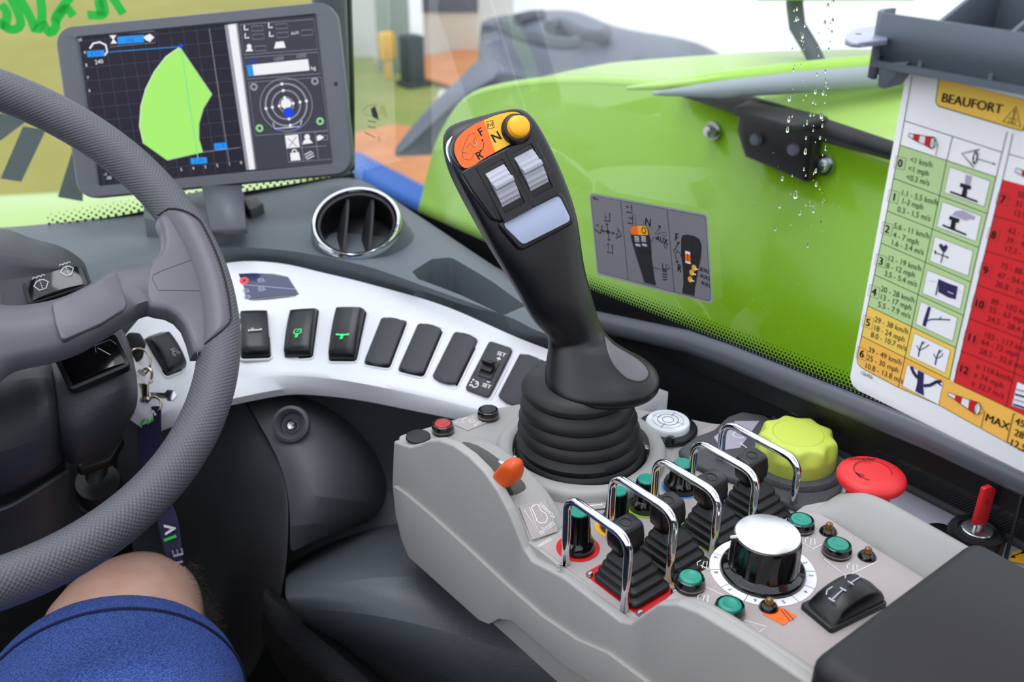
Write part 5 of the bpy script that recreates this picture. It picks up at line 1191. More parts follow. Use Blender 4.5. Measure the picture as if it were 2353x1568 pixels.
# prints on the module
k = Ink(T(0, 0, ZM+.0007), .0001)
def wline(*p): k.path([k.px(*q) for q in p], .0005, 'ink_white', 1)
wline((1838, 1245), (1868, 1262), (1925, 1235)); wline((1893, 1285), (1945, 1325), (2015, 1292)); wline((1600, 1340), (1672, 1373), (1645, 1390)); wline((1690, 1420), (1762, 1441), (1735, 1460)); wline((1610, 1300), (1630, 1310))
for x, y in ((1868, 1245), (1965, 1305), (1620, 1298), (1622, 1376), (1712, 1443)):
    c_ = V(k.px(x, y)); k.path([tuple(c_+V((a, b_))) for a, b_ in ((-.0035, -.001), (.001, .002), (.003, .001), (-.0015, -.0025))], .0004, 'ink_white', 1, True); k.path([tuple(c_+V((a, b_))) for a, b_ in ((-.004, .002), (-.002, .004), (.001, .004))], .0004, 'ink_white', 1)
k.build('module_print', co)
k = Ink(T(0, 0, ZM+.0008), .0001); q = [k.px(*p) for p in ((1772, 1385), (1832, 1416), (1800, 1438), (1752, 1412))]; k.poly(q, 'p_orange', 1)
c_ = V(k.px(1800, 1414)); k.path([tuple(c_+V((a, b_))) for a, b_ in ((-.001, -.005), (.002, .003), (.0035, .002), (.001, -.006))], .0004, 'ink_black', 3, True)
k.build('orange_label', co)
# axle rocker
p = mz(1938, 1396); M = frame(p+V((0, 0, .002)), (PZ(1990, 1372, ZM)-PZ(1872, 1428, ZM)), n=(0, -.0, 1))
ar = thing('axle_switch', 'large curved black rocker switch with two white axle symbols beside the armrest', 'switch', M)
L = .037; w = .0195; b = MB(); rows = []
for i in range(17):
    s = -1+i/8; x = s*L/2; z = .0075*(1-abs(s)**2.6)+.0028*s+.0030; rows.append([(x, -w/2, -.002), (x, -w/2, max(z-.002, -.001)), (x, -w/2+.002, z), (x, 0, z+.0012), (x, w/2-.002, z), (x, w/2, max(z-.002, -.001)), (x, w/2, -.002)])
b.grid(rows, capu=True); b.build('rocker', 'black_satin', ar, auto=50)
b = MB(); b.prism(rpoly(-L/2-.002, L/2+.002, -w/2-.0015, w/2+.0015, .002), -.003, .001, bev=.0008); b.build('base', 'black_plastic', ar)
k = Ink(M@T(-.003, -.001, .0150)@RY(2), .0002)
for cx, cy in ((-.008, -.001), (.007, .001)):
    M2 = k.M; k.M = M@T(cx, cy, .0108 if cx < 0 else .0128)@RY(-8 if cx < 0 else 6)@RZ(10)
    k.line((-.005, 0), (.005, 0), .0006, 'ink_grey'); k.line((-.005, -.0018), (-.005, .0018), .001, 'ink_grey'); k.line((.005, -.0018), (.005, .0018), .001, 'ink_grey'); k.path([(-.004, .004), (-.001, .0055), (.003, .005)], .0006, 'ink_grey')
k.build('symbols', ar)

# armrest pad
am = thing('armrest', 'soft black armrest pad at the driver end of the console', 'armrest', (.37, .10, .75))
b = MB(); b.rbox(.3035, .4395, -.16, .1755, .7565, .8005, .009, seg=6); b.build('pad', 'armrest', am, world=True, auto=0)
b = MB(); b.rbox(.315, .43, -.15, .160, .66, .7575, .004); b.build('support', 'black_plastic', am, world=True)

# ---------------------------------------------------------------- joystick
jc = thing('joystick', 'tall black joystick grip with orange and yellow plate over rubber bellows', 'joystick', (JX, JY, ZP))
b = MB(); prof = []
st = [(.0445, .002), (.0455, .004), (.0448, .0062), (.0425, .0085), (.0436, .0115), (.0440, .0135), (.0415, .0165), (.0405, .018), (.0418, .0205), (.0422, .0225), (.0398, .0258), (.0390, .0272), (.0404, .0295), (.0407, .0315), (.0380, .0350), (.0374, .0365), (.0388, .0390), (.0390, .0410), (.0365, .0450), (.0340, .0480), (.0372, .0520), (.0368, .0545), (.0330, .0590), (.020, .062), (0, .062)]
tilt = V((-.05, -.0, 0)); vs = []
b.lathe(st, Matrix(), 64); b.v = [p+V((tilt.x*p.z*1.2-.002*0, .004*(p.z/.06), 0)) for p in b.v]; b.build('bellows', 'black_rubber', jc, auto=50)
Wd = (RT*.87+UP*.44+FW*.22).normalized()
def sec(x, y, d, hw, hb, hf, ex, n=28, tilt_=None):
    """cross section about the point under a pixel: half width, depth behind and in front of it, squareness"""
    return (PD(x, y, d), hw, hb, hf, ex)
G = [((1290, 902, .668), (1482, 912, .668), .020, .020, 2.2), ((1262, 896, .672), (1510, 903, .662), .026, .0265, 2.2), ((1255, 884, .671), (1519, 883, .660), .0275, .0285, 2.3), ((1251, 866, .670), (1515, 862, .660), .0270, .0275, 2.3), ((1252, 843, .668), (1487, 834, .662), .0250, .0235, 2.2), ((1256, 818, .667), (1441, 804, .664), .0225, .0190, 2.2), ((1261, 793, .665), (1404, 783, .664), .0200, .0165, 2.3), ((1257, 762, .662), (1384, 760, .662), .0190, .0155, 2.3)]
H_ = [(1294, 715, .652, .0212, .019, .0145, 2.4), (1268, 648, .646, .0228, .019, .0135, 2.6), (1247, 590, .640, .0264, .018, .0125, 3.0), (1228, 535, .636, .0298, .018, .012, 3.6), (1200, 470, .632, .0312, .0185, .012, 4), (1166, 400, .628, .0320, .019, .012, 4.2), (1131, 332, .624, .0318, .0175, .012, 4), (1112, 288, .624, .0285, .014, .009, 3.4), (1105, 268, .626, .0225, .009, .004, 3)]
C_ = [(PD(*l)+PD(*r))/2 for l, r, *_ in G]+[PD(*h[:3]) for h in H_]; rows = []
for i in range(len(C_)):
    t_ = (C_[min(i+1, len(C_)-1)]-C_[max(i-1, 0)]).normalized()
    if i < 5: t_ = V((-.02, .06, .99))
    if i < len(G): W_ = (PD(*G[i][1])-PD(*G[i][0]))/2; hw = W_.length; W_ = W_.normalized(); _, _, hb, hf, ex = G[i]
    else: W_ = (Wd-t_*Wd.dot(t_)).normalized(); _, _, _, hw, hb, hf, ex = H_[i-len(G)]
    N_ = W_.cross(t_).normalized()
    if N_.dot(FW) > 0: N_ = -N_
    rr = []
    for j in range(32):
        a = 2*math.pi*j/32; c, s_ = math.cos(a), math.sin(a); e = 2/ex
        rr.append(C_[i]+W_*(hw*math.copysign(abs(c)**e, c))+N_*((hf if s_ > 0 else hb)*math.copysign(abs(s_)**e, s_)))
    rows.append(rr)
b = MB(); b.grid(rows, closed=True, capu=True); grip = b.build('grip', 'black_satin', jc, world=True, sub=2, auto=0)
# grey palm pad let into the shelf, following its curve
from mathutils.bvhtree import BVHTree
def bvh_of(o):
    dg = bpy.context.evaluated_depsgraph_get(); dg.update(); e = o.evaluated_get(dg); me = e.to_mesh(); M = ROOT[o.name]
    t = BVHTree.FromPolygons([M@v.co for v in me.vertices], [tuple(p.vertices) for p in me.polygons]); e.to_mesh_clear(); return t
def conform(name, outline, m, o, par, off=.0005, rings=7):
    tree = bvh_of(o); P_ = spline([V((x, y, 0)) for x, y in outline], 48, True); cen = sum(P_, V())/len(P_); rows = []
    for i in range(rings+1):
        k_ = 1-i/(rings+.4); rr = []
        for p in P_:
            q = cen+(p-cen)*k_; r_ = ray(q.x, q.y); h = tree.ray_cast(CAM, r_.normalized()); c_ = h[0] if h[0] is not None else PD(q.x, q.y, .66); n_ = h[1] if h[0] is not None else -r_
            if n_.dot(r_) > 0: n_ = -n_
            rr.append(c_+n_*(off*(-.6 if i == 0 else 1)))
        rows.append(rr)
    b = MB(); b.grid(rows, closed=True); b.add(rows[-1], [tuple(range(len(rows[-1])))]); return b.build(name, m, par, world=True, auto=0)
mat('pad_grey', (96, 94, 98), .42, bump=('noise', 1500, .2))
conform('palm_pad', [(1384, 768), (1392, 776), (1411, 793), (1444, 812), (1478, 835), (1494, 857), (1492, 872), (1474, 882), (1446, 876), (1425, 861), (1404, 835), (1391, 803)], 'pad_grey', grip, jc, .0007)
conform('pad_gap', [(1382, 763), (1392, 773), (1412, 790), (1445, 809), (1480, 832), (1497, 856), (1495, 874), (1475, 885), (1444, 879), (1423, 864), (1401, 836), (1388, 803)], 'slot_black', grip, jc, .0004)
# head face frame
h0 = PD(1215, 470, .632); h1 = PD(1135, 315, .624); tt = (h1-h0).normalized(); W_ = (Wd-tt*Wd.dot(tt)).normalized(); N_ = W_.cross(tt)
if N_.dot(FW) > 0: N_ = -N_
HN = N_; HO = PD(1180, 400, .628)+HN*.0122; HM = frame(HO, W_, n=HN); HI = HM.inverted()
def hp(x, y, dz=0):
    q = HI@PP(x, y, HO+HN*dz, HN); return (q.x, q.y)
def hpl(pts, dz=0): return [hp(x, y, dz) for x, y in pts]
# raised face block carrying the rollers
b = MB(); b.prism(roundc(hpl([(1058, 395), (1215, 313), (1235, 330), (1262, 385), (1279, 425), (1272, 447), (1148, 510), (1132, 505), (1085, 440)], .002), [.002, .002, .002, .003, .003, .002, .002, .003, .003], 3), -.006, .0032, HM, bev=.0012, seg=3, smooth=True); b.build('roller_housing', 'black_satin', jc, world=True, auto=45)
# top plate
top_o = [(1043, 345), (1048, 322), (1066, 303), (1100, 281), (1140, 264), (1180, 257), (1197, 262), (1207, 278), (1212, 300), (1210, 308), (1083, 383), (1066, 385), (1053, 370)]
b = MB(); b.prism([(p.x, p.y) for p in spline([V((*q, 0)) for q in hpl([(1040, 352), (1043, 322), (1064, 298), (1100, 277), (1145, 258), (1185, 252), (1205, 264), (1214, 290), (1214, 309), (1180, 333), (1130, 360), (1086, 386), (1062, 390)])], 48, True)], -.010, .0022, HM, bev=.0014, seg=3, smooth=True); tbk = b.build('top_block', 'black_satin', jc, world=True, auto=45)
k = Ink(HM@T(0, 0, .0024), .00012)
k.poly([(p.x, p.y) for p in spline([V((*k.px(*q), 0)) for q in ((1138, 350), (1110, 366), (1083, 383), (1066, 386), (1053, 372), (1044, 347), (1048, 322), (1066, 302), (1090, 286), (1112, 276))], 30)], 'p_orange', 1)
k.poly([(p.x, p.y) for p in spline([V((*k.px(*q), 0)) for q in ((1112, 276), (1145, 263), (1180, 257), (1198, 264), (1208, 282), (1210, 305), (1178, 328), (1138, 350))], 30)], 'p_yellow', 1)
ang = math.degrees(math.atan2(*(lambda a, c: (c[1]-a[1], c[0]-a[0]))(k.px(1083, 383), k.px(1210, 308))))
k.text('F', k.px(1104, 303), .0068, 'ink_black', 2, 2, bold=.02); k.text('R', k.px(1101, 357), .0068, 'ink_black', 2, 2, bold=.02); k.text('N', k.px(1139, 315), .0078, 'ink_black', 2, 2, bold=.02)
k.path([tuple(k.px(x, y)) for x, y in ((1107, 322), (1112, 330), (1110, 342), (1105, 348))], .0003, 'ink_black', 2); k.poly([k.px(*q) for q in ((1105, 322), (1111, 319), (1109, 325))], 'ink_black', 2); k.poly([k.px(*q) for q in ((1101, 346), (1108, 344), (1104, 351))], 'ink_black', 2)
k.path([tuple(k.px(x, y)) for x, y in ((1118, 280), (1132, 277), (1136, 293), (1121, 297))], .0004, 'ink_black', 2, True); k.path([tuple(k.px(x, y)) for x, y in ((1122, 292), (1121, 284), (1127, 289), (1131, 281), (1132, 290))], .0006, 'ink_black', 2)
for pts in ([(1064, 365), (1062, 345), (1070, 325), (1078, 310), (1090, 306), (1093, 312), (1088, 326), (1094, 333)], [(1066, 366), (1082, 368), (1090, 352)], [(1070, 340), (1080, 330), (1090, 340)], [(1060, 350), (1075, 352)]): k.path([tuple(k.px(x, y)) for x, y in pts], .00022, 'ink_soft', 2)
k.path([tuple(k.px(x, y)) for x, y in ((1092, 326), (1096, 332), (1090, 336))], .0006, 'ink_grey', 3)
k.build('function_plate', tbk, label='orange and yellow plate lettered F N R')
bq = hp(1184, 299); m = HM@T(bq[0], bq[1], .002)@RX(-8)@RY(6)
b = MB(); b.lathe([(.0098, -.002), (.0096, .002), (.0086, .0038), (.0074, .0042), (.0070, .003)], m, 36); bcl = b.build('button_collar', 'black_plastic', jc, world=True)
b = MB(); b.lathe([(.0070, .002), (.0072, .0052), (.0064, .0078), (.0048, .0090), (.002, .0093), (0, .0093)], m, 36); b.build('thumb_button', 'btn_yellow', bcl, world=True)
# thumb rollers
for (cx, cy, pts) in ((1153, 428, [(1112, 398), (1155, 377), (1195, 455), (1150, 472)]), (1218, 392, [(1178, 368), (1222, 343), (1252, 415), (1215, 430)])):
    ctr = HI@PP(cx, cy, HO, HN); A, B_1, C1, D1 = [V((*hp(x, y, .003), 0)) for x, y in pts]
    vdir = ((A+B_1)-(C1+D1)).normalized(); w2 = .0066; h2 = .0145; M = HM@frame((ctr.x, ctr.y, .0030), (vdir.y, -vdir.x, 0), n=(0, 0, 1))
    b = MB(); rows = []; NN = 44
    for i in range(NN+1):
        a = math.pi*(.1+.8*i/NN); rr_ = .0138*(1+.022*math.sin(i*1.35)); y = rr_*math.cos(a); z = rr_*math.sin(a)*.62-.0050
        if abs(i-20) < 2.1: z += .0024
        rows.append([(-w2, y, -.004), (-w2, y, z), (w2, y, z), (w2, y, -.004)])
    b.grid(rows, M=M, capu=True); rl_ = b.build('thumb_roller', 'grey_roller', jc, world=True, auto=40)
    b = MB(); b.grid([[(x, y, z) for x, y in rpoly(-w2-.0035, w2+.0038, -h2-.006, h2+.003, .0012, 2)] for z in (-.003, .0012)]+[[(x, y, z) for x, y in rpoly(-w2-.0008, w2+.0008, -h2-.001, h2, .0008, 2)] for z in (.0012, -.004)], M=M, closed=True); rfr = b.build('roller_frame', 'black_plastic', jc, world=True, auto=40); rl_.parent = rfr
# blank light plate
b = MB(); pq = hpl([(1150, 514), (1282, 449), (1311, 507), (1200, 563)], .0)
b.prism(roundc(hpl([(1138, 511), (1288, 437), (1323, 512), (1196, 579)]), .005, 6), -.010, .0012, HM, bev=.0015, seg=3, smooth=True); pfr = b.build('plate_frame', 'black_satin', jc, world=True, auto=45)
b = MB(); b.prism(roundc(pq, .0035, 5), .001, .0022, HM, bev=.0003); b.build('blank_plate', 'plate_blue', pfr, world=True)
# chrome highlight strip on the left shoulder
b = MB(); b.tube(spline([PD(x, y, d) for x, y, d in ((1044, 308, .6130), (1031, 330, .6128), (1030, 352, .6126), (1039, 384, .6126))], 12), [.0002, .0006, .0010, .0014, .0015, .0015, .0015, .0014, .0012, .0009, .0006, .0002], n=8); b.build('shoulder_strip', 'chrome', jc, world=True)
# ================================================================ right hand side of the console
mat('lime_dark', (160, 172, 58), .5); mat('ink_dred', (90, 12, 20), .6)
mat('gauge_white', (222, 226, 230), .15, coat=.6)
lg = thing('level_gauge', 'round white level gauge in a black holder behind the joystick bellows', 'level gauge', PZ(1530, 985, ZP))
q = PZ(1533, 990, ZP+.001); m = T(*q)
b = MB(); b.lathe([(.0215, 0), (.0215, .003), (.0205, .004), (.0168, .0045), (.0165, .002), (0, .002)], m, 40); b.build('holder', 'black_plastic', lg, world=True)
b = MB(); b.lathe([(.0160, .0022), (.0160, .0072), (.0152, .0085), (.008, .0092), (0, .0094)], m, 40); b.build('dial', 'gauge_white', lg, world=True)
k = Ink(m@T(0, 0, .0093), .0002)
for r in (.004, .0075, .011): k.ring((0, 0), r, .0004, 'ink_grey' if r > .01 else 'ink_soft', 1, 40)
for a in (20, 110, 200, 290): k.line((.0055*math.cos(math.radians(a)), .0055*math.sin(math.radians(a))), (.0125*math.cos(math.radians(a)), .0125*math.sin(math.radians(a))), .0003, 'ink_soft', 1)
k.build('dial_rings', lg)
for x, y in ((1540, 1014), (1573, 962)): MB().lathe([(0, .0035), (.0028, .003), (.0033, .0005), (.0034, -.001)], T(*PZ(x, y, ZP+.005)), 14).build('screw', 'black_gloss', lg, world=True)
mat('rubber_grey', (74, 75, 79), .6, bump=('noise', 700, .6))
# moulded base of the lime knob
bp = thing('knob_base', 'dark grey textured base plate under the lime rotary knob', 'base plate', PZ(1800, 1080, ZP))
P_ = [PZ(x, y, ZP+.006).to_2d() for x, y in ((1556, 1032), (1600, 1000), (1640, 985), (1672, 955), (1705, 944), (1755, 952), (1800, 975), (1870, 1000), (1925, 1045), (1943, 1085), (1932, 1130), (1895, 1160), (1845, 1168), (1790, 1150), (1740, 1120), (1690, 1100), (1640, 1085), (1590, 1062))]
b = MB(); b.prism(roundc([tuple(p) for p in P_], .006, 4), ZP, ZP+.006, bev=.003, seg=3, smooth=True); b.build('plate', 'rubber_grey', bp, world=True, auto=50)
LK = PZ(1824, 1066, ZP+.006); m = T(*LK)
b = MB(); b.lathe([(.0335, -.004), (.0335, .0006), (.0315, .0035), (.0285, .0045), (0, .0045)], m, 48); b.build('collar', 'rubber_grey', bp, world=True)
k = Ink(T(0, 0, ZP+.0062), .0001); k.poly([k.px(x, y) for x, y in ((1640, 1005), (1690, 968), (1745, 968), (1700, 1030), (1660, 1035))], 'panel_lilac', 1); k.ring(k.px(1697, 1000), .004, .0006, 'ink_white', 2, 20); k.line(k.px(1700, 1018), k.px(1716, 1030), .0008, 'ink_white', 2); k.build('base_print', bp)
lk = thing('lime_knob', 'big lime green scalloped rotary knob on a dark grey base', 'knob', m@T(0, 0, .0045))
b = MB(); R = .0268
def scal(a, r, z):
    s = (.5+.5*math.cos(a*9+.4))**.7
    if z > .0095 and r > .0180: return r-(r-.0172)*.40*s*min(1, (z-.0095)/.0075)
    return r
b.lathe([(R, 0), (R, .004), (R, .0080), (R*.998, .0095), (R*.993, .0115), (R*.985, .0135), (R*.972, .0155), (R*.95, .0175), (R*.91, .0188), (R*.84, .0194), (R*.74, .0198), (R*.635, .0200), (R*.62, .0196), (R*.605, .0200), (0, .0202)], n=144, mod=scal); b.build('knob_body', 'lime', lk, auto=40)
k = Ink(m@T(0, 0, .0242), .0001); k.ring((0, 0), R*.62, .0005, 'lime_dark', 1, 48); k.build('top_ring', lk)
# emergency stop
ec = PZ(2008, 1168, ZP+.0005); es = thing('emergency_stop', 'red mushroom emergency stop button with embossed arrow on a yellow disc', 'emergency stop', T(*PZ(2003, 1093, .768))@T(0, 0, -.768+ZP))
b = MB(); b.lathe([(.0195, 0), (.0195, .0012), (0, .0012)], n=40); b.build('yellow_disc', 'r_yellow', es)
b = MB(); b.lathe([(.0155, .001), (.0155, .0085), (.0140, .0100), (.012, .0105), (0, .0105)], n=40); b.build('collar', 'chrome_soft', es)
b = MB(); b.lathe([(.0110, .010), (.0128, .0180), (.0138, .0240), (.0165, .0285), (.0200, .0312), (.0207, .0328), (.0207, .0345), (.0201, .0362), (.0180, .0376), (.0150, .0385), (.0108, .0390), (.0104, .0384), (0, .0383)], n=56); b.build('mushroom_head', 'red_mushroom', es, auto=50)
mat('red_deep', (150, 16, 22), .45)
k = Ink(ROOT[es.name]@T(0, 0, .0391), .0001); k.ring((0, 0), .0112, .0007, 'red_deep', 1, 40, -60, 205); a_ = math.radians(205); k.poly([(-.0125, .0005), (-.0075, .0005), (-.010, .0055)], 'red_deep', 1)
k.M = ROOT[es.name]@T(0, 0, .0389); k.text('Schneider', (.0065, .0118), .0042, 'red_deep', -42, 2, bold=.01); k.text('Electric', (.0060, .0088), .0022, 'red_deep', -42, 4); k.build('embossing', es)
# printed plates and edge channel at the window side
b = MB(); b.prism(roundc([(.4865, .16), (.4865, .265), (.482, .282), (.512, .300), (.538, .290), (.5395, .16)], .003), ZP-.0002, ZP+.0008, bev=.0002); b.build('print_plate', 'panel_lilac', co, world=True)
b = MB(); b.prism([(.5405, .10), (.5475, .10), (.5475, .375), (.5405, .375)], ZP-.001, ZP+.005, bev=.0015); b.build('edge_channel', 'rubber_grey', co, world=True)
b = MB(); b.lathe([(.0105, 0), (.0105, .002), (.009, .003), (0, .003)], T(*PZ(2163, 1232, ZP)), 28); tag(b.build('blanking_plug', 'black_plastic'), 'dark round plug between the grey bolster and the key switch', 'plug')
# key switch
kp_ = PZ(2250, 1236, ZP+.006); ks = thing('key_switch', 'black round key switch with a red key beside the armrest', 'key switch', T(kp_.x-.003, kp_.y+.001, ZP))
b = MB(); b.lathe([(.0165, 0), (.0165, .0105), (.0155, .0125), (.0112, .0130), (.0105, .0120), (0, .0120)], n=40, mod=lambda a, r, z: r*(1-(.02 if r > .016 and math.sin(a*30) > 0 else 0))); b.build('body', 'black_plastic', ks, auto=40)
b = MB(); b.lathe([(.0092, .0120), (.0092, .0134), (.0085, .0140), (0, .0140)], n=36); b.build('face', 'screw_metal', ks)
fm = frame((0, 0, 0), (.95, -.31, 0), n=(-.31, -.95, 0))
b = MB(); b.prism([(-.0032, .013), (.0032, .013), (.0032, .019), (-.0032, .019)], -.0008, .0008, fm, bev=.0002); b.build('key_blade', 'chrome', ks)
b = MB(); b.prism(roundc([(-.0052, .018), (.0050, .0165), (.0050, .042), (.0010, .0450), (-.0046, .0445)], [.001, .001, .0022, .001, .001], 3), -.0016, .0016, fm, bev=.0005, seg=2); b.build('key_head', 'red_key', ks, auto=40)
k = Ink(ROOT[ks.name]@fm@T(0, 0, .0017), .0001); k.ring((0, .034), .0014, .0006, 'red_deep', 1, 14); k.build('key_hole', ks)
# cable and tag by the window
cb = MB(); cb.tube(spline([PD(2400, 930, .575), PD(2362, 1080, .578), PD(2333, 1200, .583), PD(2312, 1282, .59), PD(2308, 1330, .60)], 24), .0012, n=8); tag(cb.build('cable', 'black_rubber'), 'thin black cable hanging in front of the dark side wall', 'cable')
wt = thing('warning_tag', 'small yellow tag with black arrows at the right edge of the console', 'tag', PZ(2340, 1280, ZP))
k = Ink(T(0, 0, ZP+.0014), .0002); k.poly([k.px(*p) for p in ((2326, 1268), (2420, 1285), (2410, 1310), (2318, 1290))], 'r_yellow', 1); k.line(k.px(2328, 1280), k.px(2350, 1270), .0006, 'ink_black', 2); k.poly([k.px(*p) for p in ((2350, 1266), (2358, 1272), (2346, 1275))], 'ink_black', 2); k.poly([k.px(*p) for p in ((2328, 1276), (2334, 1284), (2322, 1283))], 'ink_black', 2); k.build('tag_print', wt)
b = MB(); b.prism(rpoly(-.004, .006, -.01, .004, .001), 0, .0006, T(*PZ(2345, 1282, ZP+.0008))); b.build('tag_plate', 'r_yellow', wt, world=True)
b = MB(); b.tube([PD(2322, 1290, .600), PD(2345, 1293, .598), (PD(2400, 1310, .59))], .0030, n=12); tag(b.build('red_strap', 'red_mushroom'), 'bright red strap end at the right edge beside the armrest', 'strap')

# ================================================================ wind table card
KX = .43
def c1(x, y): return (1920+x/3.266, 160+y/3.266)
def c2(x, y): return (1920+x/3.266, 600+y/3.266)
cm = Matrix(((0, 0, -1, KX), (-1, 0, 0, .20), (0, 1, 0, .95), (0, 0, 0, 1)))      # u = -y, v = z, n = -x
cdt = thing('wind_card', 'white wind speed card with green, yellow and red table headed BEAUFORT', 'information card', cm)
I_ = cm.inverted(); kq_ = lambda p: (I_@PP(p[0], p[1], V((KX, 0, 0)), V((1, 0, 0)))).to_2d()
ol = [kq_(p) for p in ((2095, 100), (1953, 866), (1957, 885), (1972, 898), (2353, 1087))]; sl_ = (ol[4].y-ol[3].y)/(ol[4].x-ol[3].x); ol += [V((.175, ol[4].y+sl_*(.175-ol[4].x))), V((.175, ol[0].y))]
b = MB(); ob = roundc([tuple(p) for p in ol], [0, .002, .004, .002, 0, .004, 0], 5); b.prism(ob, -.0014, 0, bev=.0003); b.build('board', 'card_white', cdt)
k = Ink(cm, .00015); kpx = k.px; k.toc = lambda x, y: kpx(x, y)
Lp = [c1(485, 565), c1(437, 815), c1(390, 1060), c1(342, 1300), c2(292, 100), c2(245, 335), c2(197, 562), c2(163, 720)]
Mp = [c1(835, 685), c1(783, 945), c1(728, 1200), c1(675, 1450), c2(620, 258), c2(572, 492), c2(522, 728), c2(472, 948)]
Rp = [c1(1207, 805), c1(1140, 1080), c1(1078, 1335), c2(1018, 157), c2(962, 407), c2(905, 650), c2(855, 888)]
cols_ = ['c_green']*5+['c_yellow']
for i in range(6): k.poly([Lp[i], Rp[i], Rp[i+1], Lp[i+1]], cols_[i], 1)
def mpoly(pts, m, lay):
    t_, k.toc = k.toc, None; k.poly([p[:2] if len(p) == 3 else kpx(*p) for p in pts], m, lay); k.toc = t_
zr = lambda p, q, u_=.168: (lambda A, B: (u_, A[1]+(B[1]-A[1])*(u_-A[0])/(B[0]-A[0]), 0))(kpx(*p), kpx(*q))
mpoly([Lp[6], Rp[6], c2(890, 907), c2(1280, 1095), zr(c2(890, 907), c2(1280, 1095)), zr(c2(1000, 1205), c2(1414, 1432)), c2(1414, 1432), c2(1000, 1205), c2(780, 1082), c2(472, 948), c2(225, 818), c2(185, 790), c2(163, 740)], 'c_amber', 1)
mpoly([c1(1255, 825), zr(c1(1255, 825), c1(1400, 864)), zr(c2(890, 907), c2(1280, 1095)), c2(1280, 1095), c2(890, 907)], 'c_red', 1)
W_1 = .00030
for i in range(7): k.line(Lp[i], Rp[i], W_1, 'ink_black', 2)
k.path([c1(578, 40), Lp[0], Lp[3], c2(245, 335), c2(163, 720), c2(165, 760), c2(185, 790), c2(225, 818), c2(472, 948), c2(780, 1082), c2(1000, 1205), c2(1414, 1432), c2(1700, 1570)], W_1, 'ink_black', 2)
k.path([c1(880, 500)]+Mp, W_1, 'ink_black', 2); k.path([c1(1290, 465), c1(1252, 620)]+Rp, W_1, 'ink_black', 2); k.path([c1(1333, 480), c1(1300, 632), c1(1255, 825), c2(890, 907)], W_1, 'ink_black', 2)
k.line(c1(515, 382), c1(1252, 620), W_1, 'ink_violet', 2); k.line(c1(1300, 632), c1(1500, 690), W_1, 'ink_violet', 2)
for a_, c_ in ((c1(1185, 1095), c1(1700, 1240)), (c1(1125, 1360), c1(1700, 1530)), (c2(1070, 180), c2(1700, 400)), (c2(1005, 430), c2(1700, 700)), (c2(948, 675), c2(1700, 990)), (c2(890, 907), c2(1700, 1290))): k.line(a_, c_, W_1, 'ink_black', 2)
k.path([c2(1440, 450), c2(1395, 620), c2(1340, 850), c2(1280, 1095)], W_1, 'ink_black', 2)
def ts(cap, p): r = ray(*p); return cap/.7/3.266*(KX/r.x)/2300/.96
def num(t_, p, cap=58):
    s = ts(cap, p); u = V(kpx(*p)); h_ = s*.52; ww = h_*(.95 if len(t_) == 1 else 1.15); toc, k.toc = k.toc, None
    k.path([(u.x-ww, u.y-h_), (u.x+ww, u.y-h_), (u.x+ww, u.y+h_), (u.x-ww, u.y+h_)], .00022, 'ink_soft', 3, True); k.toc = toc
    k.text(t_, p, s, 'ink_black', 0, 3, bold=.025, stretch=.92)
def tx(t_, p, cap=43, cx=.5, m_='ink_black', st=.86, bold=0): k.text(t_, p, ts(cap, p), m_, 0, 3, stretch=st, cx=cx, bold=bold)
for t_, p in (('0', c1(487, 700)), ('1', c1(437, 952)), ('2', c1(390, 1195)), ('3', c1(342, 1435)), ('4', c2(292, 230)), ('5', c2(245, 458)), ('6', c2(200, 693)), ('7', c1(1257, 972)), ('8', c1(1187, 1238)), ('9', c1(1128, 1503)), ('10', c2(1078, 318)), ('11', c2(1018, 573)), ('12', c2(962, 812))): num(t_, p)
for t_, p in (('<1 km/h', c1(645, 692)), ('<1 mph', c1(625, 757)), ('<0.3 m/s', c1(620, 825)), ('1.1 - 5.5 km/h', c1(630, 957)), ('1-3 mph', c1(578, 1005)), ('0.3 - 1.5 m/s', c1(590, 1080)), ('5.6 - 11 km/h', c1(572, 1207)), ('4 - 7 mph', c1(530, 1265)), ('1.6 - 3.4 m/s', c1(540, 1330)),
    ('12 - 19 km/h', c1(518, 1450)), ('8 - 12 mph', c2(490, 65)), ('3.5 - 5.4 m/s', c2(490, 130)), ('20 - 28 km/h', c2(468, 248)), ('13 - 17 mph', c2(452, 305)), ('5.5 - 7.9 m/s', c2(442, 365)), ('29 - 38 km/h', c2(420, 480)), ('18 - 24 mph', c2(402, 540)), ('8.0 - 10.7 m/s', c2(400, 600)), ('39 - 49 km/h', c2(372, 710)), ('25 - 30 mph', c2(355, 768)), ('10.8 - 13.8 m/s', c2(364, 838))): tx(t_, p)
for t_, p in (('50 - 61 km/h', c1(1368, 930)), ('31 - 38 mph', c1(1350, 1000)), ('13.9 - 17.1 m/s', c1(1335, 1070)), ('62 - 74 km/h', c1(1300, 1200)), ('39 - 46 mph', c1(1283, 1270)), ('17.2 - 20.7 m/s', c1(1268, 1335)), ('75 - 88 km/h', c1(1240, 1465)), ('47 - 54 mph', c2(1218, 98)), ('20.8 - 24.4 m/s', c2(1203, 165)), ('89 - 102 km/h', c2(1172, 295)), ('55 - 63 mph', c2(1155, 355)), ('24.5 - 28.4 m/s', c2(1142, 425)),
    ('103 - 117 km/h', c2(1113, 545)), ('64 - 73 mph', c2(1098, 600)), ('28.5 - 32.6 m/s', c2(1083, 668)), ('\u2265 118 km/h', c2(1055, 780)), ('\u2265 74 mph', c2(1038, 845)), ('\u2265 32.7 m/s', c2(1020, 912))): tx(t_, p, 44, 0, 'ink_dred', .9)
tx('136456', c2(235, 853), 30, .5, 'ink_soft', .8)
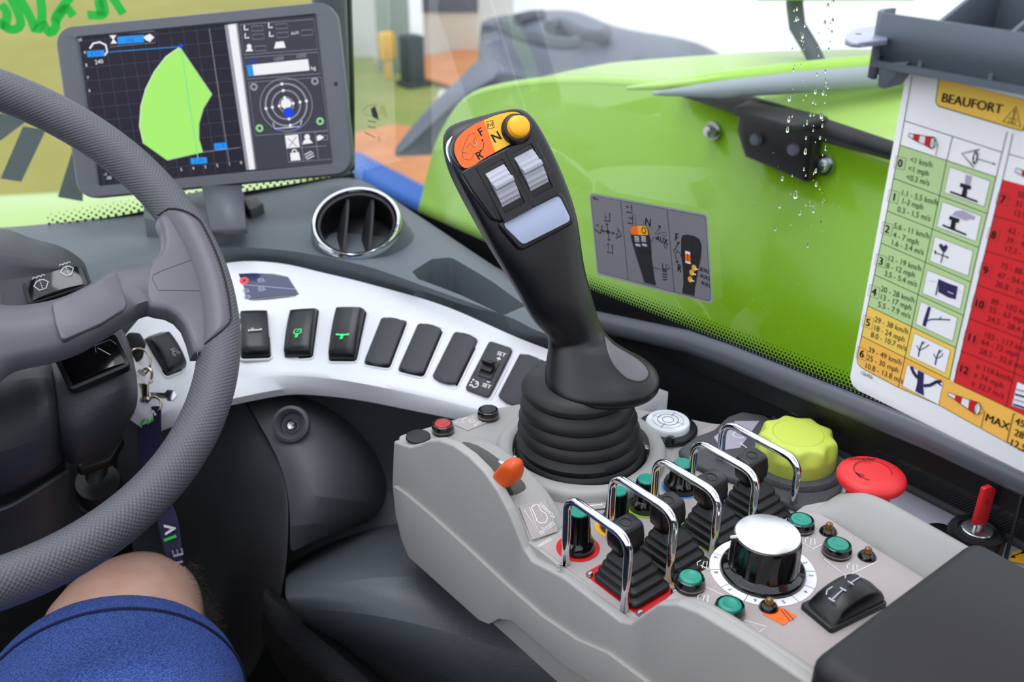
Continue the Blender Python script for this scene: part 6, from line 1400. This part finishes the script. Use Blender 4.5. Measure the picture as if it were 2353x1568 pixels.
tx('MAX', c2(1218, 1205), 62, .5, 'ink_black', .95, .02); tx('45', c2(1352, 1195), 56, 0, 'ink_black', .9, .02); tx('28', c2(1345, 1280), 56, 0, 'ink_black', .9, .02); tx('12,5', c2(1308, 1352), 56, 0, 'ink_black', .9, .02)
k.path([c2(1360, 1150), c2(1340, 1143), c2(1290, 1355), c2(1310, 1365)], .0004, 'ink_black', 3)
k.poly([c1(775, 60), c1(752, 235), c1(758, 262), c1(780, 280), c1(1380, 458), c1(1410, 460), c1(1425, 440), c1(1480, 240)], 'ink_black', 2); k.poly([c1(783, 60), c1(760, 235), c1(765, 258), c1(785, 272), c1(1382, 450), c1(1404, 452), c1(1416, 436), c1(1470, 240)], 'c_title', 3)
k.text('BEAUFORT', c1(1024, 250), ts(66, c1(1024, 250)), 'ink_black', 0, 4, bold=.035, stretch=1.0)
k.path([c1(1360, 275), c1(1262, 388), c1(1392, 430)], .0005, 'ink_black', 4, True); k.path([c1(1308, 360), c1(1362, 375), c1(1355, 405), c1(1304, 390)], .0004, 'ink_black', 4, True); k.line(c1(1335, 368), c1(1330, 398), .0004, 'ink_black', 4); k.line(c1(1352, 298), c1(1340, 362), .0006, 'ink_black', 4)
def windsock(f, pts, end, pole):
    # pts: upper and lower outline from the tip to the mouth
    u, l = pts; k.poly([f(*p) for p in u+l[::-1]], 'ink_white', 3)
    n_ = len(u)
    for i in (1, 3): k.poly([f(*u[i]), f(*u[i+1]), f(*l[i+1]), f(*l[i])], 'r_red', 4)
    k.path([f(*p) for p in u+l[::-1]], .0003, 'ink_black', 5, True); k.poly([f(*p) for p in end], 'ink_white', 5); k.path([f(*p) for p in end], .0003, 'ink_black', 6, True); k.path([f(*p) for p in pole], .0003, 'ink_black', 6)
windsock(c1, ([(555, 475), (592, 482), (638, 488), (680, 497), (745, 502)], [(551, 497), (585, 520), (628, 542), (670, 560), (722, 592)]), [(745, 502), (752, 530), (745, 570), (728, 592), (714, 570), (722, 520)], [(745, 502), (775, 560), (740, 582), (775, 560), (760, 640)])
windsock(c2, ([(852, 982), (905, 1003), (957, 1020), (1010, 1038), (1075, 1055)], [(846, 1003), (897, 1035), (945, 1070), (998, 1108), (1055, 1150)]), [(1075, 1055), (1092, 1080), (1090, 1120), (1065, 1153), (1050, 1130), (1052, 1085)], [(1082, 1058), (1125, 1130), (1075, 1150), (1125, 1130), (1098, 1248)])
windsock(c1, ([(1360, 735), (1405, 750), (1450, 765), (1500, 780), (1560, 795)], [(1352, 765), (1400, 790), (1445, 815), (1495, 840), (1550, 865)]), [(1560, 795), (1570, 830), (1552, 868), (1540, 830)], [(1560, 795), (1590, 840), (1560, 860)])
k.path([c1(1085, 597), c1(952, 628), c1(1042, 732)], .0005, 'ink_black', 4); k.poly([c1(x, y) for x, y in ((1062, 608), (1073, 630), (1068, 680), (1050, 712), (1034, 700), (1032, 660), (1045, 620))], 'ink_black', 4); k.poly([c1(x, y) for x, y in ((1060, 625), (1064, 650), (1055, 692), (1045, 690), (1048, 640))], 'ink_white', 5); k.line(c1(1070, 668), c1(1190, 704), .0003, 'ink_violet', 4); k.poly([c1(1188, 695), c1(1207, 710), c1(1186, 714)], 'ink_violet', 4)
def pic(f, q, white=True):
    k.poly([f(*p) for p in q], 'card_white', 2); k.path([f(*p) for p in q], .0002, 'ink_soft', 3, True)
pic(c1, [(862, 730), (1165, 835), (1118, 1028), (820, 922)]); pic(c1, [(808, 990), (1098, 1098), (1055, 1288), (762, 1178)]); pic(c1, [(748, 1250), (1036, 1360), (997, 1547), (710, 1435)])
pic(c2, [(692, 65), (975, 180), (938, 360), (655, 240)]); pic(c2, [(643, 302), (918, 425), (880, 600), (605, 472)]); pic(c2, [(595, 540), (865, 668), (825, 840), (555, 710)]); pic(c2, [(542, 775), (812, 910), (775, 1078), (505, 938)])
B_k = lambda f, q, m_='ink_violet', l=4: k.poly([f(*p) for p in q], m_, l)
mat('smoke', (176, 170, 196), .6)
B_k(c1, [(942, 848), (1022, 872), (1018, 900), (995, 895), (985, 960), (948, 948), (962, 885), (938, 878)], 'ink_black'); k.line(c1(865, 915), c1(1070, 990), .0009, 'ink_black', 4); B_k(c1, [(982, 785), (1028, 800), (1012, 868), (975, 858)], 'smoke')
B_k(c1, [(862, 1095), (935, 1120), (928, 1150), (908, 1145), (898, 1205), (862, 1192), (876, 1130), (855, 1122)], 'ink_black'); k.line(c1(808, 1165), c1(985, 1238), .0009, 'ink_black', 4); B_k(c1, [(878, 1090), (905, 1060), (960, 1055), (1052, 1100), (1045, 1125), (1010, 1120), (985, 1130), (950, 1120), (925, 1105)], 'smoke')
k.line(c1(815, 1365), c1(795, 1450), .0005, 'ink_violet', 4); k.line(c1(748, 1370), c1(850, 1408), .0005, 'ink_violet', 4); B_k(c1, [(840, 1396), (855, 1408), (842, 1418)]); B_k(c1, [(745, 1350), (762, 1365), (750, 1388)]); B_k(c1, [(778, 1312), (800, 1305), (815, 1325), (835, 1310), (848, 1330), (838, 1350), (825, 1368), (805, 1362), (790, 1340)])
B_k(c2, [(782, 135), (850, 165), (922, 190), (905, 285), (850, 270), (775, 230)]); k.line(c2(782, 135), c2(757, 255), .0006, 'ink_violet', 4); k.line(c2(845, 225), c2(890, 245), .0003, 'card_white', 5); k.line(c2(705, 145), c2(760, 155), .0002, 'smoke', 4); k.line(c2(930, 220), c2(952, 240), .0002, 'smoke', 4)
B_k(c2, [(700, 338), (720, 345), (695, 440), (680, 492), (656, 480), (672, 420)]); k.path([c2(x, y) for x, y in ((690, 445), (730, 435), (790, 435), (865, 440))], .0006, 'ink_violet', 4); k.line(c2(780, 436), c2(798, 415), .0004, 'ink_violet', 4)
for base_, dx in (((625, 715), 0), ((752, 778), 1)):
    x, y = base_; k.path([c2(x, y), c2(x+12, y-60), c2(x+35, y-115)], .0006, 'ink_violet', 4); k.path([c2(x+8, y-45), c2(x-12, y-85)], .0004, 'ink_violet', 4); k.path([c2(x+14, y-50), c2(x+52, y-68), c2(x+(82 if not dx else 55), y-90)], .0004, 'ink_violet', 4); k.path([c2(x+28, y-90), c2(x+55, y-112)], .0003, 'ink_violet', 4)
B_k(c2, [(622, 818), (668, 840), (662, 935), (668, 1008), (635, 992), (603, 975), (618, 910)]); k.path([c2(x, y) for x, y in ((572, 790), (590, 835), (620, 875))], .0018, 'ink_violet', 4); k.path([c2(x, y) for x, y in ((665, 935), (715, 930), (760, 905), (800, 900))], .0016, 'ink_violet', 4); k.line(c2(765, 905), c2(800, 935), .0008, 'ink_violet', 4)
pic(c2, [(1368, 905), (1560, 990), (1540, 1150), (1325, 1085)])
for i in range(4): k.path([c2(1360-i*8, 960+i*38), c2(1414-i*8, 975+i*38), c2(1540-i*8, 1020+i*38)], .0010, 'ink_violet' if i % 2 else 'smoke', 4)
k.build('print', cdt, label='coloured wind speed table with pictures')

mat('tab_metal', (176, 180, 200), .3, .6)
# ---------------------------------------------------------------- tray above the card
ty = thing('storage_tray', 'dark grey plastic tray with dividers clipped above the wind card', 'tray', PX(2150, 100, .41))
TX = .408
def q3(x, y, X=TX): return PX(x, y, X)
topA, topB = q3(2026, 18), q3(2353, 89); midA, midB = q3(2015, 107), q3(2353, 171); botA, botB = q3(2017, 150), q3(2353, 243)
zt = (topA.z+topB.z)/2; yA = (topA.y+midA.y+botA.y)/3; zb_ = botB.z; yE = -.12
prof = [(TX, zt), (TX-.0006, (midA.z+midB.z)/2+.004), (TX+.0006, (midA.z+midB.z)/2), (TX+.006, (botA.z+botB.z)/2), (TX+.011, (botA.z+botB.z)/2-.001)]
b = MB(); b.grid([[(x, y, z) for x, z in prof] for y in (yA, (yA+yE)/2, yE)]); b.build('front_face', 'tray_grey', ty, world=True, solid=.0022, bevel=.0005)
# curled left end and hook
b = MB(); cy_ = [(TX, yA, 0), (TX+.002, yA+.004, 0), (TX+.008, yA+.0065, 0), (TX+.016, yA+.006, 0)]
b.grid([[(x+(.005 if i == 4 else 0)*0, y, z) for x, y, _ in cy_] for i, z in enumerate((zt, zt-.012, (botA.z+botB.z)/2+.004, (botA.z+botB.z)/2-.004))]); b.build('end_curl', 'tray_grey', ty, world=True, solid=.0022)
h0_, h1_, h2_ = q3(2017, 145), q3(2018, 202), q3(2083, 176)
b = MB(); b.prism(roundc([(h0_.y, h0_.z), (h1_.y+.001, h1_.z), (h1_.y-.003, h1_.z), (h2_.y+.004, h2_.z+.003), (h2_.y, h2_.z+.006)], .001, 3), TX+.001, TX+.014, Matrix(((0, 0, 1, 0), (1, 0, 0, 0), (0, 1, 0, 0), (0, 0, 0, 1))), bev=.0006); b.build('end_hook', 'tray_grey', ty, world=True)
b = MB(); b.box(TX, TX+.062, yE, yA+.002, zb_+.004, zb_+.007); b.build('tray_floor', 'tray_grey', ty, world=True)
b = MB(); b.rbox(TX+.058, TX+.061, yE, yA-.018, zb_+.004, zt+.020, .0008); b.build('back_panel', 'tray_grey', ty, world=True)
for y_ in (yA-.020, yA-.052, yA-.108):
    b = MB(); P_ = [(TX+.002, zt-.006), (TX+.060, zt+.016), (TX+.060, zb_+.006), (TX+.002, zb_+.006)]; b.prism(P_, -.001, .001, Matrix(((1, 0, 0, 0), (0, 0, 1, y_), (0, 1, 0, 0), (0, 0, 0, 1))), bev=.0004); b.build('divider', 'tray_grey', ty, world=True)
b = MB(); tz_ = (zt+zb_)/2+.004; P_ = [PZ(x, y, tz_).to_2d() for x, y in ((1943, 80), (1962, 66), (2030, 55), (2040, 90), (1975, 97), (1955, 95), (1943, 90))]
b.prism(roundc([tuple(p) for p in P_], .0015, 3), tz_-.0025, tz_, bev=.0003); o = b.build('bracket_tab', 'tab_metal', None)
hc = PZ(1973, 78, tz_); c_ = MB(); c_.lathe([(.0016, -.01), (.0016, .01), (0, .01)], T(hc.x, hc.y, tz_), 20); c_.lathe([(0, -.01), (.0016, -.01)], T(hc.x, hc.y, tz_), 20); cut(o, c_)
tag(o, 'flat metal tab with one hole sticking out left of the grey tray', 'bracket')

# ---------------------------------------------------------------- sticker on the side window
def s4(x, y): return (1320+x/3.267, 420+y/3.267)
SX = WX-.0005
stk = Matrix(((0, 0, -1, SX), (-1, 0, 0, .49), (0, 1, 0, .84), (0, 0, 0, 1)))
sk = thing('control_sticker', 'grey sticker with joystick diagrams on the side window', 'sticker', stk)
k = Ink(stk, .00012); kps = k.px; k.toc = lambda x, y: kps(*s4(x, y))
def rp(pts, r): return [(p[0], p[1]) for p in roundc(pts, r, 5)]
k.poly(rp([(112, 72), (998, 238), (1042, 912), (172, 690)], 30), 'sticker_edge', 1); k.path(rp([(122, 92), (985, 252), (1026, 892), (182, 672)], 26), .0004, 'ink_soft', 2, True); k.poly(rp([(124, 94), (983, 254), (1024, 890), (184, 670)], 26), 'sticker', 1.5)
k.line((348, 132), (405, 728), .0004, 'ink_black', 3); k.line((698, 205), (752, 820), .0004, 'ink_black', 3)
def ar_(p, q, w_=.0005):
    k.line(p, q, w_, 'ink_black', 3); d = V((q[0]-p[0], q[1]-p[1])).normalized(); n = V((-d.y, d.x)); Q = V(q)
    k.path([tuple(Q-d*14+n*10), q, tuple(Q-d*14-n*10)], w_, 'ink_black', 3)
c_ = (253, 368)
for q in ((245, 305), (262, 435), (208, 360), (302, 380)): ar_(c_, q, .0007)
k.ring(c_, .0013, .0008, 'ink_black', 3, 14)
for pts in ([(265, 225), (268, 290), (225, 282)], [(285, 465), (290, 530), (248, 518)], [(210, 320), (198, 380), (152, 350)], [(325, 340), (355, 395), (312, 415)]): k.path(pts, .0010, 'ink_black', 3)
ar_((232, 215), (236, 268), .0004); ar_((258, 505), (255, 455), .0004); ar_((165, 330), (180, 312), .0004); ar_((330, 360), (318, 395), .0004)
k.path([(430, 165), (434, 228), (392, 218)], .0009, 'ink_black', 3); ar_((425, 188), (390, 180), .0004); k.path([(438, 245), (440, 310), (400, 300)], .0009, 'ink_black', 3); ar_((400, 262), (435, 268), .0004)
k.path([(440, 238), (458, 242), (465, 320)], .0003, 'ink_black', 3); k.path([(520, 320), (520, 290), (535, 292)], .0003, 'ink_black', 3)
k.text('N', (552, 294), .0088, 'ink_black', 0, 3, bold=.01); k.text('AUX', (658, 428), .0064, 'ink_black', 0, 3, bold=.02, stretch=.9); k.text('F', (768, 407), .0086, 'ink_black', 0, 3, bold=.03, stretch=.8); k.text('R', (790, 640), .0086, 'ink_black', 0, 3, bold=.03, stretch=.8)
grip_ = [(418, 350), (432, 325), (475, 318), (530, 322), (556, 350), (575, 440), (582, 560), (600, 700), (615, 772), (527, 748), (500, 660), (462, 540), (430, 430)]
k.poly(grip_, 'soft_black', 3); k.poly([(420, 352), (434, 327), (475, 320), (484, 392), (428, 388)], 'p_orange', 4); k.poly([(475, 320), (530, 324), (552, 352), (556, 392), (484, 392)], 'r_yellow', 4); k.ring((525, 358), .0022, .0008, 'ink_black', 5, 14)
for x in (472, 522):
    k.poly([(x-20, 398), (x+18, 402), (x+20, 444), (x-14, 440)], 'slate', 4)
    for j in range(4): k.line((x-18+j, 402+j*12), (x+16+j, 406+j*12), .0004, 'ink_white', 5)
    k.poly([(x-14, 455), (x+24, 460), (x+28, 480), (x-8, 474)], 'plate_blue', 4)
k.poly([(470, 490), (578, 510), (580, 540), (490, 525)], 'ink_black', 4); k.path([(540, 430), (588, 440), (595, 408), (625, 412)], .0004, 'ink_black', 5); k.line((580, 632), (655, 650), .0004, 'ink_black', 5)
for j in range(5): k.path([(662, 640+j*20), (675, 650+j*20), (698, 645+j*20)], .0008, 'ink_black', 3)
k.path([(662, 605), (666, 655), (690, 660)], .0010, 'ink_black', 3); k.ring((702, 632), .0018, .0004, 'ink_black', 3, 12)
k.path([(605, 385), (635, 345), (650, 380)], .0006, 'ink_black', 3, True); k.disc((642, 330), .0012, 'ink_black', 3, 12); k.path([(660, 370), (690, 375), (688, 402), (664, 398)], .0004, 'ink_black', 3, True); k.path([(675, 460), (696, 464), (696, 490), (676, 486)], .0005, 'ink_black', 3, True)
g2_ = [(805, 420), (815, 396), (850, 390), (905, 402), (940, 425), (955, 470), (950, 560), (925, 680), (905, 790), (902, 848), (812, 826), (822, 760), (820, 660), (805, 540)]
k.poly(g2_, 'soft_black', 3); k.path(g2_, .0003, 'ink_black', 4, True); k.path([(806, 425), (870, 425), (945, 450)], .0003, 'ink_black', 4); k.line((885, 408), (888, 540), .0003, 'ink_black', 4); k.line((806, 540), (950, 565), .0003, 'ink_black', 4)
k.poly([(834, 510), (872, 520), (876, 612), (836, 600)], 'ink_white', 4); k.poly([(834, 530), (874, 540), (876, 594), (836, 584)], 'p_orange', 5); k.line((852, 532), (856, 590), .0006, 'ink_black', 6)
ar_((760, 490), (788, 445), .0007); ar_((760, 540), (775, 602), .0007); k.ring((760, 512), .0016, .0006, 'ink_black', 3, 14); k.path([(772, 515), (796, 522), (800, 548), (828, 556)], .0005, 'ink_black', 5)
for (x, y), t_, tp_ in (((902, 638), 'AUX3', (978, 655)), ((885, 675), 'AUX2', (982, 708)), ((873, 725), 'AUX1', (985, 760))):
    k.disc((x, y), .0024, 'r_yellow', 5, 16); k.line((x+5, y+5), (x+32, y+14), .0010, 'ink_white', 6); k.line((x+34, y+14), (x+55, y+22), .0004, 'ink_black', 6); k.text(t_, tp_, .0042, 'ink_black', 0, 3, bold=.03, stretch=.85)
k.text('080694', (160, 120), .0022, 'ink_black', 0, 3, bold=.02)
k.build('print', sk)
# small maker's mark etched at the front corner of the side window
k = Ink(Matrix(((0, 0, -1, WX-.0004), (-1, 0, 0, .9), (0, 1, 0, .85), (0, 0, 0, 1))), .0001)
mk = thing('glass_mark', 'small black etched mark low at the front corner of the side window', 'glass mark', k.M)
k.poly([k.px(*p) for p in ((852, 250), (862, 244), (868, 262), (870, 275), (856, 268))], 'ink_black', 1); k.path([k.px(*p) for p in ((832, 256), (845, 243), (866, 240), (872, 258), (870, 276), (852, 266), (838, 262))], .0004, 'ink_black', 1, True)
for y in (278, 291): k.line(k.px(846, y), k.px(864, y+3), .0010, 'ink_black', 1)
k.line(k.px(838, 304), k.px(862, 316), .0010, 'ink_black', 1); k.ring(k.px(871, 320), .0022, .0005, 'ink_black', 1, 14); k.build('print', mk)
# raindrops on the outside of the glass
random.seed(5); rd = MB()
def drop(x, y, s, run=1.6):
    p = PX(x, y, WX+.0052); w_ = s*.56/2300; n = 10; rows = []
    for i in range(5):
        a = i/4*math.pi/2; rr_ = math.cos(a); z_ = math.sin(a)
        rows.append([p+V((w_*.7*z_, w_*rr_*math.cos(t_), w_*run*rr_*math.sin(t_)*(1.25 if math.sin(t_) > 0 else .8))) for t_ in [2*math.pi*j/n for j in range(n)]])
    rd.grid(rows, closed=True, capu=True)
for x, y, s in ((1827, 450, 7), (1797, 412, 4), (1791, 475, 4), (1847, 390, 3), (1875, 425, 4), (1874, 394, 4), (1869, 485, 4), (1837, 491, 4), (1781, 527, 4), (1856, 565, 4), (1887, 268, 5), (1891, 215, 4), (1813, 228, 5), (1812, 276, 5), (1809, 300, 5), (1850, 350, 5), (1852, 318, 3), (1884, 318, 3), (1889, 290, 3), (1862, 265, 3), (1854, 284, 3), (1873, 212, 4), (1868, 235, 3), (1896, 165, 3), (1823, 162, 3), (1830, 45, 4), (1831, 22, 3), (1844, 85, 4), (1849, 60, 3), (1902, 15, 4), (1914, 5, 4), (1895, 55, 4), (1913, 50, 4), (1911, 75, 3), (1904, 115, 3), (1877, 172, 3)): drop(x, y, s, 1.9)
for i in range(70):
    t_ = random.random(); x = random.choice([1822-8*t_, 1878-22*t_+6, 1905-20*t_, 1840+18*t_])+random.uniform(-6, 6); drop(x, 20+t_*520, random.uniform(1, 2.4), 1.8)
for i in range(60): drop(random.uniform(1560, 1960), random.uniform(330, 780), random.uniform(.6, 1.3), 1.1)
tag(rd.build('raindrops', 'water', auto=0), kind='stuff')
